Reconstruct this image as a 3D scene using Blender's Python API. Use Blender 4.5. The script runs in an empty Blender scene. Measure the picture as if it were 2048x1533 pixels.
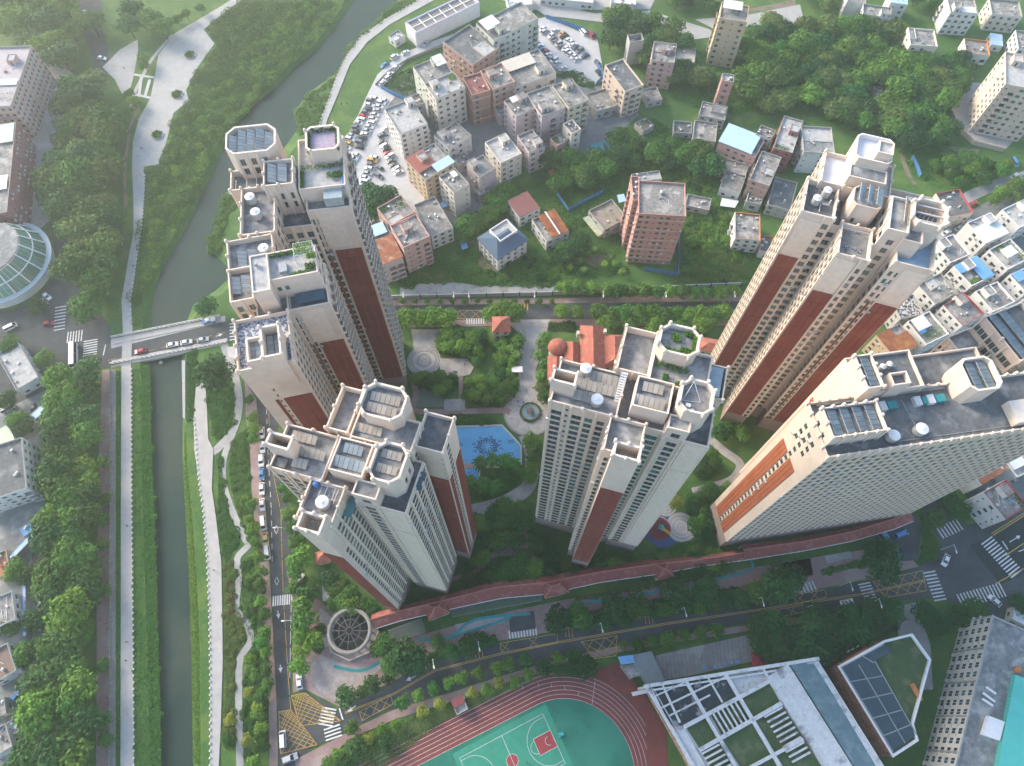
import bpy, bmesh, math, random
import numpy as np
from mathutils import Vector, Matrix

# ------------------------------------------------------------------ camera, sky, sun, exposure
SC = bpy.context.scene
COL = SC.collection
HC, FPX, CX, CY = 242.0, 1420.0, 1024.0, 766.5      # drone height (m), focal length / centre in photo pixels
TILT = math.atan(668.0 / FPX)                        # angle of the view from straight down
cam = bpy.data.cameras.new('camera')
cam.sensor_width = 36.0
cam.lens = 36.0 * FPX / 2048.0
cam.clip_start = 1.0
cam.clip_end = 5000.0
camo = bpy.data.objects.new('camera', cam)
camo.location = (0, 0, HC)
camo.rotation_euler = (TILT, 0, 0)
COL.objects.link(camo)
SC.camera = camo

SUN_EL, SUN_AZ = math.radians(27), math.radians(-57)   # azimuth measured from +Y towards +X
world = bpy.data.worlds.new('World')
SC.world = world
world.use_nodes = True
wn = world.node_tree.nodes
sky = wn.new('ShaderNodeTexSky')
sky.sky_type = 'NISHITA'
sky.sun_disc = False
sky.sun_elevation = SUN_EL
sky.sun_rotation = SUN_AZ
sky.air_density = 1.0
sky.dust_density = 1.5
sky.ozone_density = 1.2
wn['Background'].inputs[1].default_value = 0.15
world.node_tree.links.new(sky.outputs[0], wn['Background'].inputs[0])

sl = bpy.data.lights.new('sun', 'SUN')
sl.energy = 2.0
sl.angle = math.radians(24)
sl.color = (1.0, 0.85, 0.68)
slo = bpy.data.objects.new('sun', sl)
sd = Vector((math.sin(SUN_AZ) * math.cos(SUN_EL), math.cos(SUN_AZ) * math.cos(SUN_EL), math.sin(SUN_EL)))
slo.rotation_euler = sd.to_track_quat('Z', 'Y').to_euler()
slo.location = sd * 400
COL.objects.link(slo)

SC.view_settings.view_transform = 'Standard'
SC.view_settings.look = 'None'
SC.view_settings.gamma = 1.0
SC.view_settings.use_curve_mapping = False
SC.view_settings.exposure = 1.72
SC.cycles.use_denoising = True
SC.cycles.max_bounces = 5
SC.cycles.diffuse_bounces = 3
SC.cycles.glossy_bounces = 2
SC.cycles.transmission_bounces = 2
SC.cycles.transparent_max_bounces = 6
SC.cycles.volume_bounces = 1
SC.cycles.caustics_reflective = False
SC.cycles.caustics_refractive = False

# ------------------------------------------------------------------ helpers
RNG = random.Random(7)
sA, cA = math.sin(TILT), math.cos(TILT)

def G(px, py, z=0.0):
    """survey: photo pixel -> ground plan position of the point that lies at height z"""
    dx, dy = px - CX, py - CY
    D = FPX * cA + dy * sA
    F = FPX * sA - dy * cA
    return (dx / D * (HC - z), F / D * (HC - z))

def GP(pts, z=0.0):
    return [G(x, y, z) for x, y in pts]

def new_mesh(name, verts, faces, mats=None, idx=None, smooth=False):
    me = bpy.data.meshes.new(name)
    me.from_pydata([tuple(v) for v in verts], [], [tuple(f) for f in faces])
    if mats:
        for m in (mats if isinstance(mats, (list, tuple)) else [mats]):
            me.materials.append(m)
    if idx is not None:
        me.polygons.foreach_set('material_index', list(idx))
    if smooth:
        me.polygons.foreach_set('use_smooth', [True] * len(me.polygons))
    me.update()
    return me

def link(name, data, parent=None, loc=None, rotz=None, scale=None):
    o = bpy.data.objects.new(name, data)
    if loc is not None: o.location = loc
    if rotz is not None: o.rotation_euler = (0, 0, rotz)
    if scale is not None: o.scale = scale
    if parent is not None: o.parent = parent
    COL.objects.link(o)
    return o

def tag(o, label=None, cat=None, group=None, kind=None):
    if label: o['label'] = label
    if cat: o['category'] = cat
    if group: o['group'] = group
    if kind: o['kind'] = kind
    return o

def empty(name, loc, label=None, cat=None, group=None, rotz=0.0):
    o = bpy.data.objects.new(name, None)
    o.empty_display_size = 1.0
    o.location = loc
    o.rotation_euler = (0, 0, rotz)
    COL.objects.link(o)
    return tag(o, label, cat, group)

class MB:
    """collects shapes of one part"""
    def __init__(self):
        self.v, self.f, self.i = [], [], []
    def add(self, vs, fs, m=0):
        n = len(self.v)
        self.v += [tuple(p) for p in vs]
        self.f += [tuple(k + n for k in f) for f in fs]
        self.i += [m] * len(fs)
        return self
    def box(self, c, s, rz=0.0, m=0):
        cx, cy, cz = c
        hx, hy, hz = s[0] / 2, s[1] / 2, s[2] / 2
        ca, sa = math.cos(rz), math.sin(rz)
        vs = []
        for z in (-hz, hz):
            for x, y in ((-hx, -hy), (hx, -hy), (hx, hy), (-hx, hy)):
                vs.append((cx + x * ca - y * sa, cy + x * sa + y * ca, cz + z))
        return self.add(vs, [(3, 2, 1, 0), (4, 5, 6, 7), (0, 1, 5, 4), (1, 2, 6, 5), (2, 3, 7, 6), (3, 0, 4, 7)], m)
    def bar(self, a, b, w, h=None, m=0):
        """square bar between two points"""
        a, b = Vector(a), Vector(b)
        d = b - a
        if d.length < 1e-6: return self
        h = h or w
        d.normalize()
        up = Vector((0, 0, 1)) if abs(d.z) < .95 else Vector((1, 0, 0))
        s = d.cross(up).normalized() * (w / 2)
        t = s.cross(d).normalized() * (h / 2)
        vs = [a - s - t, a + s - t, a + s + t, a - s + t, b - s - t, b + s - t, b + s + t, b - s + t]
        return self.add(vs, [(0, 1, 2, 3), (7, 6, 5, 4), (4, 5, 1, 0), (5, 6, 2, 1), (6, 7, 3, 2), (7, 4, 0, 3)], m)
    def prism(self, poly, z0, z1, m=0, bottom=True):
        n = len(poly)
        vs = [(x, y, z0) for x, y in poly] + [(x, y, z1) for x, y in poly]
        fs = [tuple(range(n, 2 * n))] + ([tuple(reversed(range(n)))] if bottom else [])
        fs += [(i, (i + 1) % n, n + (i + 1) % n, n + i) for i in range(n)]
        return self.add(vs, fs, m)
    def sheet(self, poly, z, m=0):
        return self.add([(x, y, z) for x, y in poly], [tuple(range(len(poly)))], m)
    def lathe(self, c, prof, n=16, m=0, cap=True):
        cx, cy, cz = c
        vs, fs = [], []
        for r, z in prof:
            for k in range(n):
                t = 2 * math.pi * k / n
                vs.append((cx + r * math.cos(t), cy + r * math.sin(t), cz + z))
        for j in range(len(prof) - 1):
            for k in range(n):
                k2 = (k + 1) % n
                fs.append((j * n + k, j * n + k2, (j + 1) * n + k2, (j + 1) * n + k))
        if cap:
            fs.append(tuple((len(prof) - 1) * n + k for k in range(n)))
            fs.append(tuple(reversed(range(n))))
        return self.add(vs, fs, m)
    def strip(self, A, B, za, zb, m=0):
        """surface between two polylines with as many points"""
        n = len(A)
        vs = [(x, y, za) for x, y in A] + [(x, y, zb) for x, y in B]
        return self.add(vs, [(i, i + 1, n + i + 1, n + i) for i in range(n - 1)], m)
    def mesh(self, name, mats, smooth=False):
        return new_mesh(name, self.v, self.f, mats, self.i, smooth)
    def build(self, name, mats, parent=None, smooth=False, loc=None, rotz=None):
        return link(name, self.mesh(name, mats, smooth), parent, loc, rotz)

def ccw(poly):
    a = sum(poly[i][0] * poly[(i + 1) % len(poly)][1] - poly[(i + 1) % len(poly)][0] * poly[i][1] for i in range(len(poly)))
    return list(poly) if a > 0 else list(reversed(poly))

def inset(poly, d):
    """offset a counter-clockwise outline inwards"""
    n = len(poly)
    out = []
    for i in range(n):
        p0, p1, p2 = Vector(poly[i - 1]), Vector(poly[i]), Vector(poly[(i + 1) % n])
        e1, e2 = (p1 - p0).normalized(), (p2 - p1).normalized()
        n1, n2 = Vector((-e1.y, e1.x)), Vector((-e2.y, e2.x))
        b = n1 + n2
        k = max(.3, 1 + n1.dot(n2))
        out.append(tuple(p1 + b * (d / k)))
    return out

def inside(p, poly):
    x, y = p
    r = False
    n = len(poly)
    for i in range(n):
        x1, y1 = poly[i]
        x2, y2 = poly[(i + 1) % n]
        if (y1 > y) != (y2 > y) and x < (x2 - x1) * (y - y1) / (y2 - y1) + x1:
            r = not r
    return r

def rect(u0, u1, v0, v1, ch=0.0):
    if ch <= 0:
        return [(u0, v0), (u1, v0), (u1, v1), (u0, v1)]
    return [(u0 + ch, v0), (u1 - ch, v0), (u1, v0 + ch), (u1, v1 - ch), (u1 - ch, v1), (u0 + ch, v1), (u0, v1 - ch), (u0, v0 + ch)]

def place(poly, o, ang):
    c, s = math.cos(ang), math.sin(ang)
    return [(o[0] + x * c - y * s, o[1] + x * s + y * c) for x, y in poly]

def square_up(pts, z):
    """four surveyed roof corners (NW NE SE SW) -> right-angled plan: centre, half sizes, angle"""
    P = [Vector(G(x, y, z)) for x, y in pts]
    c = (P[0] + P[1] + P[2] + P[3]) / 4
    ang = 0.0; wsum = 0.0
    for i, j, off in ((0, 1, 0), (3, 2, 0), (0, 3, math.pi / 2), (1, 2, math.pi / 2)):
        e = P[j] - P[i]
        t = math.atan2(e.y, e.x) + off
        t = (t + math.pi / 4) % (math.pi / 2) - math.pi / 4 if False else math.atan2(math.sin(t), math.cos(t))
        ang += t * e.length; wsum += e.length
    ang /= wsum
    w = ((P[1] - P[0]).length + (P[2] - P[3]).length) / 4
    h = ((P[3] - P[0]).length + (P[2] - P[1]).length) / 4
    return (c.x, c.y), w, h, ang

# ------------------------------------------------------------------ materials
MATS = {}
def M(name, c1, c2=None, scale=.5, rough=.85, rand=0.0, metal=0.0, bump=0.0, c3=None, s3=.06, spec=.3, detail=6, lo=.35, hi=.65, t3=(.5, .62), bs=None, wave=None, trans=0.0, emit=None):
    """procedural surface: two-tone noise, optional large stains (c3), optional per-object variation, bump, courses"""
    if name in MATS: return MATS[name]
    m = bpy.data.materials.new(name)
    m.use_nodes = True
    nt = m.node_tree; N = nt.nodes; L = nt.links
    bs_ = N['Principled BSDF']
    bs_.inputs['Roughness'].default_value = rough
    bs_.inputs['Metallic'].default_value = metal
    bs_.inputs['Specular IOR Level'].default_value = spec
    c2 = c2 or tuple(x * .75 for x in c1)
    geo = N.new('ShaderNodeNewGeometry')
    pos = geo.outputs['Position']
    nz = N.new('ShaderNodeTexNoise'); nz.inputs['Scale'].default_value = scale; nz.inputs['Detail'].default_value = detail
    nz.inputs['Roughness'].default_value = .65
    L.new(pos, nz.inputs['Vector'])
    rp = N.new('ShaderNodeValToRGB')
    rp.color_ramp.elements[0].position = lo; rp.color_ramp.elements[0].color = (*c1, 1)
    rp.color_ramp.elements[1].position = hi; rp.color_ramp.elements[1].color = (*c2, 1)
    L.new(nz.outputs['Fac'], rp.inputs[0])
    col = rp.outputs[0]
    if c3:
        n3 = N.new('ShaderNodeTexNoise'); n3.inputs['Scale'].default_value = s3; n3.inputs['Detail'].default_value = 5
        n3.inputs['Roughness'].default_value = .6
        L.new(pos, n3.inputs['Vector'])
        r3 = N.new('ShaderNodeValToRGB')
        r3.color_ramp.elements[0].position = t3[0]; r3.color_ramp.elements[0].color = (0, 0, 0, 1)
        r3.color_ramp.elements[1].position = t3[1]; r3.color_ramp.elements[1].color = (1, 1, 1, 1)
        L.new(n3.outputs['Fac'], r3.inputs[0])
        mx = N.new('ShaderNodeMix'); mx.data_type = 'RGBA'
        L.new(r3.outputs[0], mx.inputs[0]); L.new(col, mx.inputs[6]); mx.inputs[7].default_value = (*c3, 1)
        col = mx.outputs[2]
    if wave:
        ws, wd, wc = wave
        tc = N.new('ShaderNodeTexCoord')
        wv = N.new('ShaderNodeTexWave'); wv.inputs['Scale'].default_value = ws; wv.bands_direction = wd
        wv.inputs['Distortion'].default_value = .6; wv.inputs['Detail'].default_value = 1
        L.new(tc.outputs['Object'], wv.inputs['Vector'])
        rw = N.new('ShaderNodeValToRGB')
        rw.color_ramp.elements[0].position = .0; rw.color_ramp.elements[0].color = (wc, wc, wc, 1)
        rw.color_ramp.elements[1].position = .35; rw.color_ramp.elements[1].color = (1, 1, 1, 1)
        L.new(wv.outputs['Fac'], rw.inputs[0])
        mw = N.new('ShaderNodeMix'); mw.data_type = 'RGBA'; mw.blend_type = 'MULTIPLY'; mw.inputs[0].default_value = 1
        L.new(col, mw.inputs[6]); L.new(rw.outputs[0], mw.inputs[7])
        col = mw.outputs[2]
    if rand:
        oi = N.new('ShaderNodeObjectInfo')
        hs = N.new('ShaderNodeHueSaturation')
        mr = N.new('ShaderNodeMapRange'); mr.inputs[3].default_value = 1 - rand; mr.inputs[4].default_value = 1 + rand
        L.new(oi.outputs['Random'], mr.inputs[0]); L.new(mr.outputs[0], hs.inputs['Value'])
        mh = N.new('ShaderNodeMapRange'); mh.inputs[3].default_value = .5 + rand * .07; mh.inputs[4].default_value = .5 - rand * .07
        wnz = N.new('ShaderNodeTexWhiteNoise'); wnz.noise_dimensions = '1D'
        L.new(oi.outputs['Random'], wnz.inputs['W']); L.new(wnz.outputs['Value'], mh.inputs[0]); L.new(mh.outputs[0], hs.inputs['Hue'])
        L.new(col, hs.inputs['Color']); col = hs.outputs[0]
    L.new(col, bs_.inputs['Base Color'])
    if emit:
        bs_.inputs['Emission Color'].default_value = (*emit[0], 1); bs_.inputs['Emission Strength'].default_value = emit[1]
    if bump:
        bn = N.new('ShaderNodeTexNoise'); bn.inputs['Scale'].default_value = bs or scale * 4; bn.inputs['Detail'].default_value = 4
        L.new(pos, bn.inputs['Vector'])
        bp = N.new('ShaderNodeBump'); bp.inputs['Strength'].default_value = bump; bp.inputs['Distance'].default_value = .3
        L.new(bn.outputs['Fac'], bp.inputs['Height']); L.new(bp.outputs[0], bs_.inputs['Normal'])
    if trans:
        tr = N.new('ShaderNodeBsdfTranslucent'); L.new(col, tr.inputs[0])
        ms = N.new('ShaderNodeMixShader'); ms.inputs[0].default_value = trans
        L.new(bs_.outputs[0], ms.inputs[1]); L.new(tr.outputs[0], ms.inputs[2])
        L.new(ms.outputs[0], N['Material Output'].inputs[0])
    MATS[name] = m
    return m

def lite(c, k): return tuple(min(1, x * k) for x in c)

CREAM = M('cream_stucco', (.62, .51, .42), (.55, .45, .37), .35, c3=(.46, .385, .32), s3=.12, t3=(.52, .75))
CREAM2 = M('cream_trim', (.68, .58, .48), (.58, .49, .40), .8)
REDT = M('terracotta_cladding', (.20, .044, .033), (.165, .037, .029), .3, c3=(.25, .07, .046), s3=.08, t3=(.5, .7))
ORANGE = M('orange_cladding', (.34, .105, .045), (.28, .088, .04), .3)
STONE = M('brown_plinth_stone', (.30, .235, .20), (.25, .19, .165), .5)
GLASS = M('dark_window_glass', (.018, .035, .042), (.04, .07, .078), .15, rough=.12, rand=.5, spec=.6)
GLASSG = M('green_window_glass', (.03, .10, .10), (.05, .16, .15), .15, rough=.15, rand=.4, spec=.6)
FRAME = M('window_frame_metal', (.30, .29, .27), (.22, .22, .21), 1)
WHITEM = M('white_painted_metal', (.66, .66, .645), (.57, .57, .56), 1.5, rough=.5)
RAIL = M('grey_railing_metal', (.33, .34, .34), (.25, .26, .27), 1.5, rough=.5)
ROOFC = M('stained_roof_concrete', (.23, .232, .228), (.125, .13, .132), .7, c3=(.36, .35, .33), s3=.24, t3=(.5, .66), bump=.15)
ROOFD = M('dark_roof_concrete', (.14, .148, .15), (.08, .087, .09), .7, c3=(.25, .25, .245), s3=.22, t3=(.53, .7), bump=.15)
ROOFL = M('pale_roof_concrete', (.46, .45, .42), (.32, .315, .30), .6, c3=(.20, .20, .195), s3=.22, t3=(.55, .72), bump=.1)
ROOFW = M('white_roof_paint', (.66, .68, .70), (.56, .59, .62), .5)
SOLAR = M('solar_collector_blue_grey', (.10, .135, .155), (.13, .165, .18), .4, rough=.3, rand=.15, spec=.5)
SOLARG = M('solar_collector_grey', (.20, .235, .245), (.25, .28, .285), .4, rough=.3, rand=.15, spec=.5)
ROOFV = M('weathered_village_roof', (.27, .258, .24), (.135, .13, .122), .8, c3=(.38, .36, .325), s3=.32, t3=(.5, .64), bump=.2)
SOLARB = M('solar_collector_tan', (.36, .32, .26), (.28, .25, .21), .4, rough=.4, rand=.15)
STEEL = M('stainless_tank', (.52, .51, .48), (.42, .41, .39), 1.2, rough=.35, metal=.5)
ASPH = M('asphalt', (.052, .058, .062), (.075, .08, .083), .25, rough=.9, c3=(.044, .047, .05), s3=.07, t3=(.48, .6), bump=.05)
ASPHD = M('fresh_asphalt', (.026, .028, .03), (.036, .038, .04), .3, rough=.9)
PAVE = M('grey_paving', (.30, .295, .285), (.24, .237, .23), .6, c3=(.34, .335, .325), s3=.09)
PAVEP = M('pink_paving', (.27, .18, .165), (.21, .145, .135), .7, c3=(.30, .235, .215), s3=.1)
CONC = M('promenade_concrete', (.38, .368, .345), (.32, .312, .295), .4, c3=(.28, .275, .262), s3=.07, t3=(.55, .7))
CONCL = M('pale_yard_concrete', (.46, .455, .44), (.40, .395, .385), .3, c3=(.33, .33, .32), s3=.06, t3=(.56, .7))
WPAINT = M('white_road_paint', (.62, .62, .60), (.40, .40, .40), 1.3, lo=.45, hi=.75)
YPAINT = M('yellow_road_paint', (.50, .33, .09), (.30, .22, .09), 1.2, lo=.45, hi=.75)
EARTH = M('bare_earth', (.22, .17, .12), (.16, .13, .095), .5, c3=(.10, .12, .05), s3=.2)
GRASS = M('grass', (.055, .13, .025), (.036, .095, .02), .7, c3=(.09, .15, .03), s3=.12, t3=(.48, .62), bump=.6, bs=3)
LAWN = M('dry_lawn', (.13, .15, .045), (.09, .12, .035), .4, c3=(.17, .16, .06), s3=.15)
WATER = M('river_water', (.028, .050, .036), (.022, .040, .031), .045, rough=.16, spec=.22, c3=(.045, .062, .044), s3=.02, bump=.1, bs=.9)
TILE = M('red_roof_tiles', (.37, .125, .085), (.28, .09, .065), 1.6, c3=(.42, .17, .12), s3=.5, t3=(.52, .62), bump=.3, bs=5, wave=(1.6, 'X', .72))
TILED = M('dark_red_roof_tiles', (.26, .075, .06), (.19, .055, .048), 1.6, c3=(.31, .12, .10), s3=.5, t3=(.52, .62), bump=.3, bs=5, wave=(1.6, 'X', .72))
WOOD = M('timber', (.24, .15, .09), (.17, .11, .07), 1)
BLUEM = M('blue_sheet_metal', (.055, .19, .42), (.045, .16, .36), .6, rough=.6)
BLUEL = M('pale_blue_sheet_roof', (.42, .58, .76), (.36, .51, .69), .4, rough=.5, wave=(1.2, 'X', .86))
BLUER = M('blue_sheet_roof', (.16, .36, .58), (.13, .31, .52), .5, rough=.5, wave=(1.2, 'X', .8))
RUST = M('rusty_sheet_roof', (.32, .12, .06), (.20, .075, .045), .5, c3=(.42, .27, .19), s3=.45, t3=(.52, .64), wave=(1.1, 'X', .75))
RUSTB = M('brown_rust_roof', (.30, .10, .045), (.18, .06, .035), .4, c3=(.40, .18, .05), s3=.3, t3=(.5, .7), wave=(1.3, 'X', .8))
BARK = M('bark', (.13, .10, .075), (.09, .07, .05), 2)
AC = M('air_conditioner_white', (.60, .60, .57), (.50, .50, .48), 2, rough=.5)
TEAL = M('teal_paint', (.03, .25, .25), (.025, .20, .21), .5, c3=(.04, .30, .29), s3=.2)
# ------------------------------------------------------------------ building engine
WINC = {}
def win_mesh(w, h, kind):
    w, h = round(w, 1), round(h, 1)
    k = (w, h, kind)
    if k in WINC: return WINC[k]
    b = MB()
    t = .09
    b.add([(-w / 2, 0, 0), (w / 2, 0, 0), (w / 2, 0, h), (-w / 2, 0, h)], [(0, 1, 2, 3)], 0)
    b.box((-w / 2 + t / 2, -.05, h / 2), (t, .1, h), 0, 1)
    b.box((w / 2 - t / 2, -.05, h / 2), (t, .1, h), 0, 1)
    b.box((0, -.05, h - t / 2), (w - 2 * t, .1, t), 0, 1)
    b.box((0, -.05, t / 2), (w - 2 * t, .1, t), 0, 1)
    if w > 1.0:
        nm = max(1, int(w / 1.3))
        for j in range(nm):
            b.box((-w / 2 + w * (j + 1) / (nm + 1), -.04, h / 2), (.06, .08, h - 2 * t), 0, 1)
    if kind == 'g':
        mats = [GLASSG, FRAME]
    elif kind == 'c':
        mats = [M('curtained_window', (.16, .17, .165), (.09, .11, .115), .4, rough=.2, rand=.5, spec=.5), FRAME]
    elif kind == 'v':
        mats = [GLASS, WHITEM]
    else:
        mats = [GLASS, FRAME]
    me = b.mesh('window', mats)
    WINC[k] = me
    return me

_AC = []
def ac_mesh():
    if not _AC:
        b = MB(); b.box((0, -.25, .3), (.85, .4, .6)); b.box((0, -.47, .3), (.55, .04, .5), 0, 1); b.box((0, -.25, -.05), (.9, .45, .06), 0, 1)
        _AC.append(b.mesh('air_conditioner', [AC, RAIL]))
    return _AC[0]

BALC = {}
def balcony_mesh(w, mat):
    k = (round(w, 1), mat.name)
    if k not in BALC:
        b = MB(); w = k[0]
        b.box((0, -.45, -.08), (w, .9, .16), 0, 0)
        b.box((0, -.86, .45), (w, .1, .9), 0, 0)
        b.box((-w / 2 + .05, -.42, .45), (.1, .76, .9), 0, 0)
        b.box((w / 2 - .05, -.42, .45), (.1, .76, .9), 0, 0)
        b.box((0, -.86, .97), (w, .14, .06), 0, 1)
        BALC[k] = b.mesh('balcony', [mat, RAIL])
    return BALC[k]

class W:
    """window pattern of one wall face: columns of (centre fraction, width, height, kind)"""
    def __init__(self, cols, st=3.1, zs=3.2, sill=.8, depth=.12, pil=(), top=1.6):
        self.cols, self.st, self.zs, self.sill, self.depth, self.pil, self.top = cols, st, zs, sill, depth, pil, top

def bays(n, fill=.62, h=1.75, kind='w', **k):
    """n equal bays with pilasters between them; widths as a share of the bay"""
    return ('bays', n, fill, h, kind, k)

class Bld:
    def __init__(self, name, label, cat, o, group=None, maxwin=300, rotz=0.0):
        self.root = empty(name, (o[0], o[1], 0), label, cat, group, rotz)
        self.o = o; self.ang = rotz; self.vols = []; self.wins = []; self.maxwin = maxwin
    def loc(self, p): return [(x - self.o[0], y - self.o[1]) for x, y in p]
    def vol(self, poly, z0, z1, specs=None, wall=None, roof=None, trim=None, par=1.0, plinth=0.0, pt=.3, red=(), pillars=0, plm=None, wname='wall', coping=None, redm=None):
        """poly relative to the base; specs: per edge index -> pattern; red: (edge, f0, f1, z0, z1) proud cladding"""
        poly = ccw(poly)
        self.vols.append(dict(poly=poly, z0=z0, z1=z1, specs=specs or {}, wall=wall or CREAM, roof=roof or ROOFC, trim=trim or CREAM2, par=par, plinth=plinth, pt=pt, red=red, pillars=pillars, plm=plm or STONE, wname=wname, redm=redm or REDT))
        return self
    def finish(self, ac=0.0, rng=None):
        rng = rng or random.Random(len(self.vols) * 17 + int(abs(self.o[0] * 10)))
        for vi, V in enumerate(self.vols):
            b = MB()
            poly, z0, z1 = V['poly'], V['z0'], V['z1']
            zp = z0 + V['plinth']
            n = len(poly)
            for e in range(n):
                A, B = Vector(poly[e]), Vector(poly[(e + 1) % n])
                d = B - A; L = d.length
                if L < .05: continue
                d.normalize()
                nrm = Vector((d.y, -d.x))
                def pt(x, z, dep=0.0):
                    q = A + d * x - nrm * dep
                    return (q.x, q.y, z)
                def quad(x0, x1, za, zb, m=0):
                    if zb - za < 1e-4 or x1 - x0 < 1e-4: return
                    if za < zp - 1e-4:
                        if zb > zp:
                            quad(x0, x1, za, zp, 1); quad(x0, x1, zp, zb, m); return
                        m = 1
                    b.add([pt(x0, za), pt(x1, za), pt(x1, zb), pt(x0, zb)], [(0, 1, 2, 3)], m)
                sp = V['specs'].get(e, V['specs'].get('*'))
                if isinstance(sp, tuple) and sp and sp[0] == 'bays':
                    _, nb, fill, hh, kd, kw = sp
                    wd = L / nb * fill
                    sp = W([((j + .5) / nb, wd, hh, kd) for j in range(nb)], pil=tuple(j / nb for j in range(nb + 1)) if kw.get('pil', True) else (), **{k: v for k, v in kw.items() if k != 'pil'})
                if not sp:
                    quad(0, L, z0, z1)
                else:
                    x = 0.0
                    for col_ in sorted(sp.cols):
                        fr, wd, hh, kd = col_[:4]; zmin = col_[4] if len(col_) > 4 else -9
                        x0, x1 = fr * L - wd / 2, fr * L + wd / 2
                        if x0 < x + .05 or x1 > L - .05: continue
                        quad(x, x0, z0, z1)
                        z = z0; k = 0
                        while True:
                            wz = z0 + sp.zs + k * sp.st + sp.sill
                            if wz + hh > z1 - sp.top: break
                            k += 1
                            if wz < zmin: continue
                            c = A + d * (x0 + x1) / 2 + nrm * .5
                            hid = any(j != vi and U['z0'] < wz + hh / 2 < U['z1'] and inside((c.x, c.y), U['poly']) for j, U in enumerate(self.vols))
                            if hid: continue
                            quad(x0, x1, z, wz)
                            dep = sp.depth if kd != 'b' else 1.1
                            o4 = [pt(x0, wz), pt(x1, wz), pt(x1, wz + hh), pt(x0, wz + hh)]
                            i4 = [pt(x0, wz, dep), pt(x1, wz, dep), pt(x1, wz + hh, dep), pt(x0, wz + hh, dep)]
                            b.add(o4 + i4, [(0, 1, 5, 4), (1, 2, 6, 5), (2, 3, 7, 6), (3, 0, 4, 7)], 0)
                            q = A + d * (x0 + x1) / 2 - nrm * (dep - .01)
                            self.wins.append((q.x, q.y, wz, math.atan2(d.y, d.x), wd, hh, kd, nrm, dep, V['wall']))
                            z = wz + hh
                        quad(x0, x1, z, z1)
                        x = x1
                    quad(x, L, z0, z1)
                    for fr in sp.pil:
                        px = min(max(fr * L, .22), L - .22)
                        q = A + d * px + nrm * .1
                        b.box((q.x, q.y, (zp + z1 - .3) / 2), (.42, .30, z1 - .3 - zp), math.atan2(d.y, d.x), 2)
                for r in V['red']:
                    if r[0] != e: continue
                    _, f0, f1, za, zb = r
                    rb = MB()
                    nst = 3
                    for j in range(nst):
                        xa, xb = (f0 + (f1 - f0) * j / nst) * L + .05, (f0 + (f1 - f0) * (j + 1) / nst) * L - .05
                        zc = za
                        while zc < zb - .5:
                            zd = min(zc + 6.2, zb)
                            q = A + d * (xa + xb) / 2 + nrm * .09
                            rb.box((q.x, q.y, (zc + zd - .09) / 2), (xb - xa, .2, zd - .09 - zc), math.atan2(d.y, d.x), 0)
                            zc = zd
                    rb.build('red_panel', V['redm'], self.root)
            ins = inset(poly, V['pt'])
            ring = [(x, y, z1) for x, y in poly] + [(x, y, z1) for x, y in ins]
            b.add(ring, [(i, (i + 1) % n, n + (i + 1) % n, n + i) for i in range(n)], 2)
            zr = z1 - V['par']
            rim = [(x, y, zr - .05) for x, y in ins] + [(x, y, z1) for x, y in ins]
            b.add(rim, [((i + 1) % n, i, n + i, n + (i + 1) % n) for i in range(n)], 2)
            if V['pillars']:
                for e in range(n):
                    A, B = Vector(poly[e]), Vector(poly[(e + 1) % n])
                    L = (B - A).length
                    if L < 2.0: k = 0
                    else: k = max(1, int(L / V['pillars']))
                    for j in range(k):
                        q = A + (B - A) * (j / k)
                        b.box((q.x, q.y, z1 - .4), (.62, .62, 1.3), math.atan2((B - A).y, (B - A).x), 2)
                        b.lathe((q.x, q.y, z1 + .25), [(.3, 0), (.36, .15), (.26, .36), (.02, .45)], 8, 2, cap=False)
            b.build(V['wname'], [V['wall'], V['plm'], V['trim']], self.root)
            MB().sheet(inset(poly, V['pt'] - .02), zr).build('roof', V['roof'], self.root)
        # windows: those that show largest one by one, the rest together
        cand = []
        for w in self.wins:
            q, = place([(w[0], w[1])], self.o, self.ang)
            nn, = place([(w[7].x, w[7].y)], (0, 0), self.ang)
            v = Vector((-q[0], -q[1], HC - w[2]))
            f = Vector((nn[0], nn[1], 0)).dot(v) / v.length
            cand.append((f * w[4] * w[5] / v.length_squared if f > .02 else -1, w))
        cand.sort(key=lambda t: -t[0])
        rest = []; n = 0
        for s, w in cand:
            me = win_mesh(w[4], w[5], w[6] if w[6] in 'gv' else rng.choice('wwwwwwcg'))
            if s > 0 and n < self.maxwin:
                n += 1
                link('window', me, self.root, (w[0], w[1], w[2]), w[3])
                if w[6] == 'b' and s > 0:
                    q = Vector((w[0], w[1])) + w[7] * (w[8] - .01)
                    link('balcony', balcony_mesh(w[4] + .3, w[9]), self.root, (q.x, q.y, w[2] - .1), w[3])
                elif ac and rng.random() < ac:
                    q = Vector((w[0], w[1])) + w[7] * (w[8] - .01) + Vector((math.cos(w[3]), math.sin(w[3]))) * (w[4] * .5 + .55) * rng.choice((-1, 1))
                    link('air_conditioner', ac_mesh(), self.root, (q.x, q.y, w[2] - .1), w[3])
            else:
                rest.append((me, w))
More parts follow.
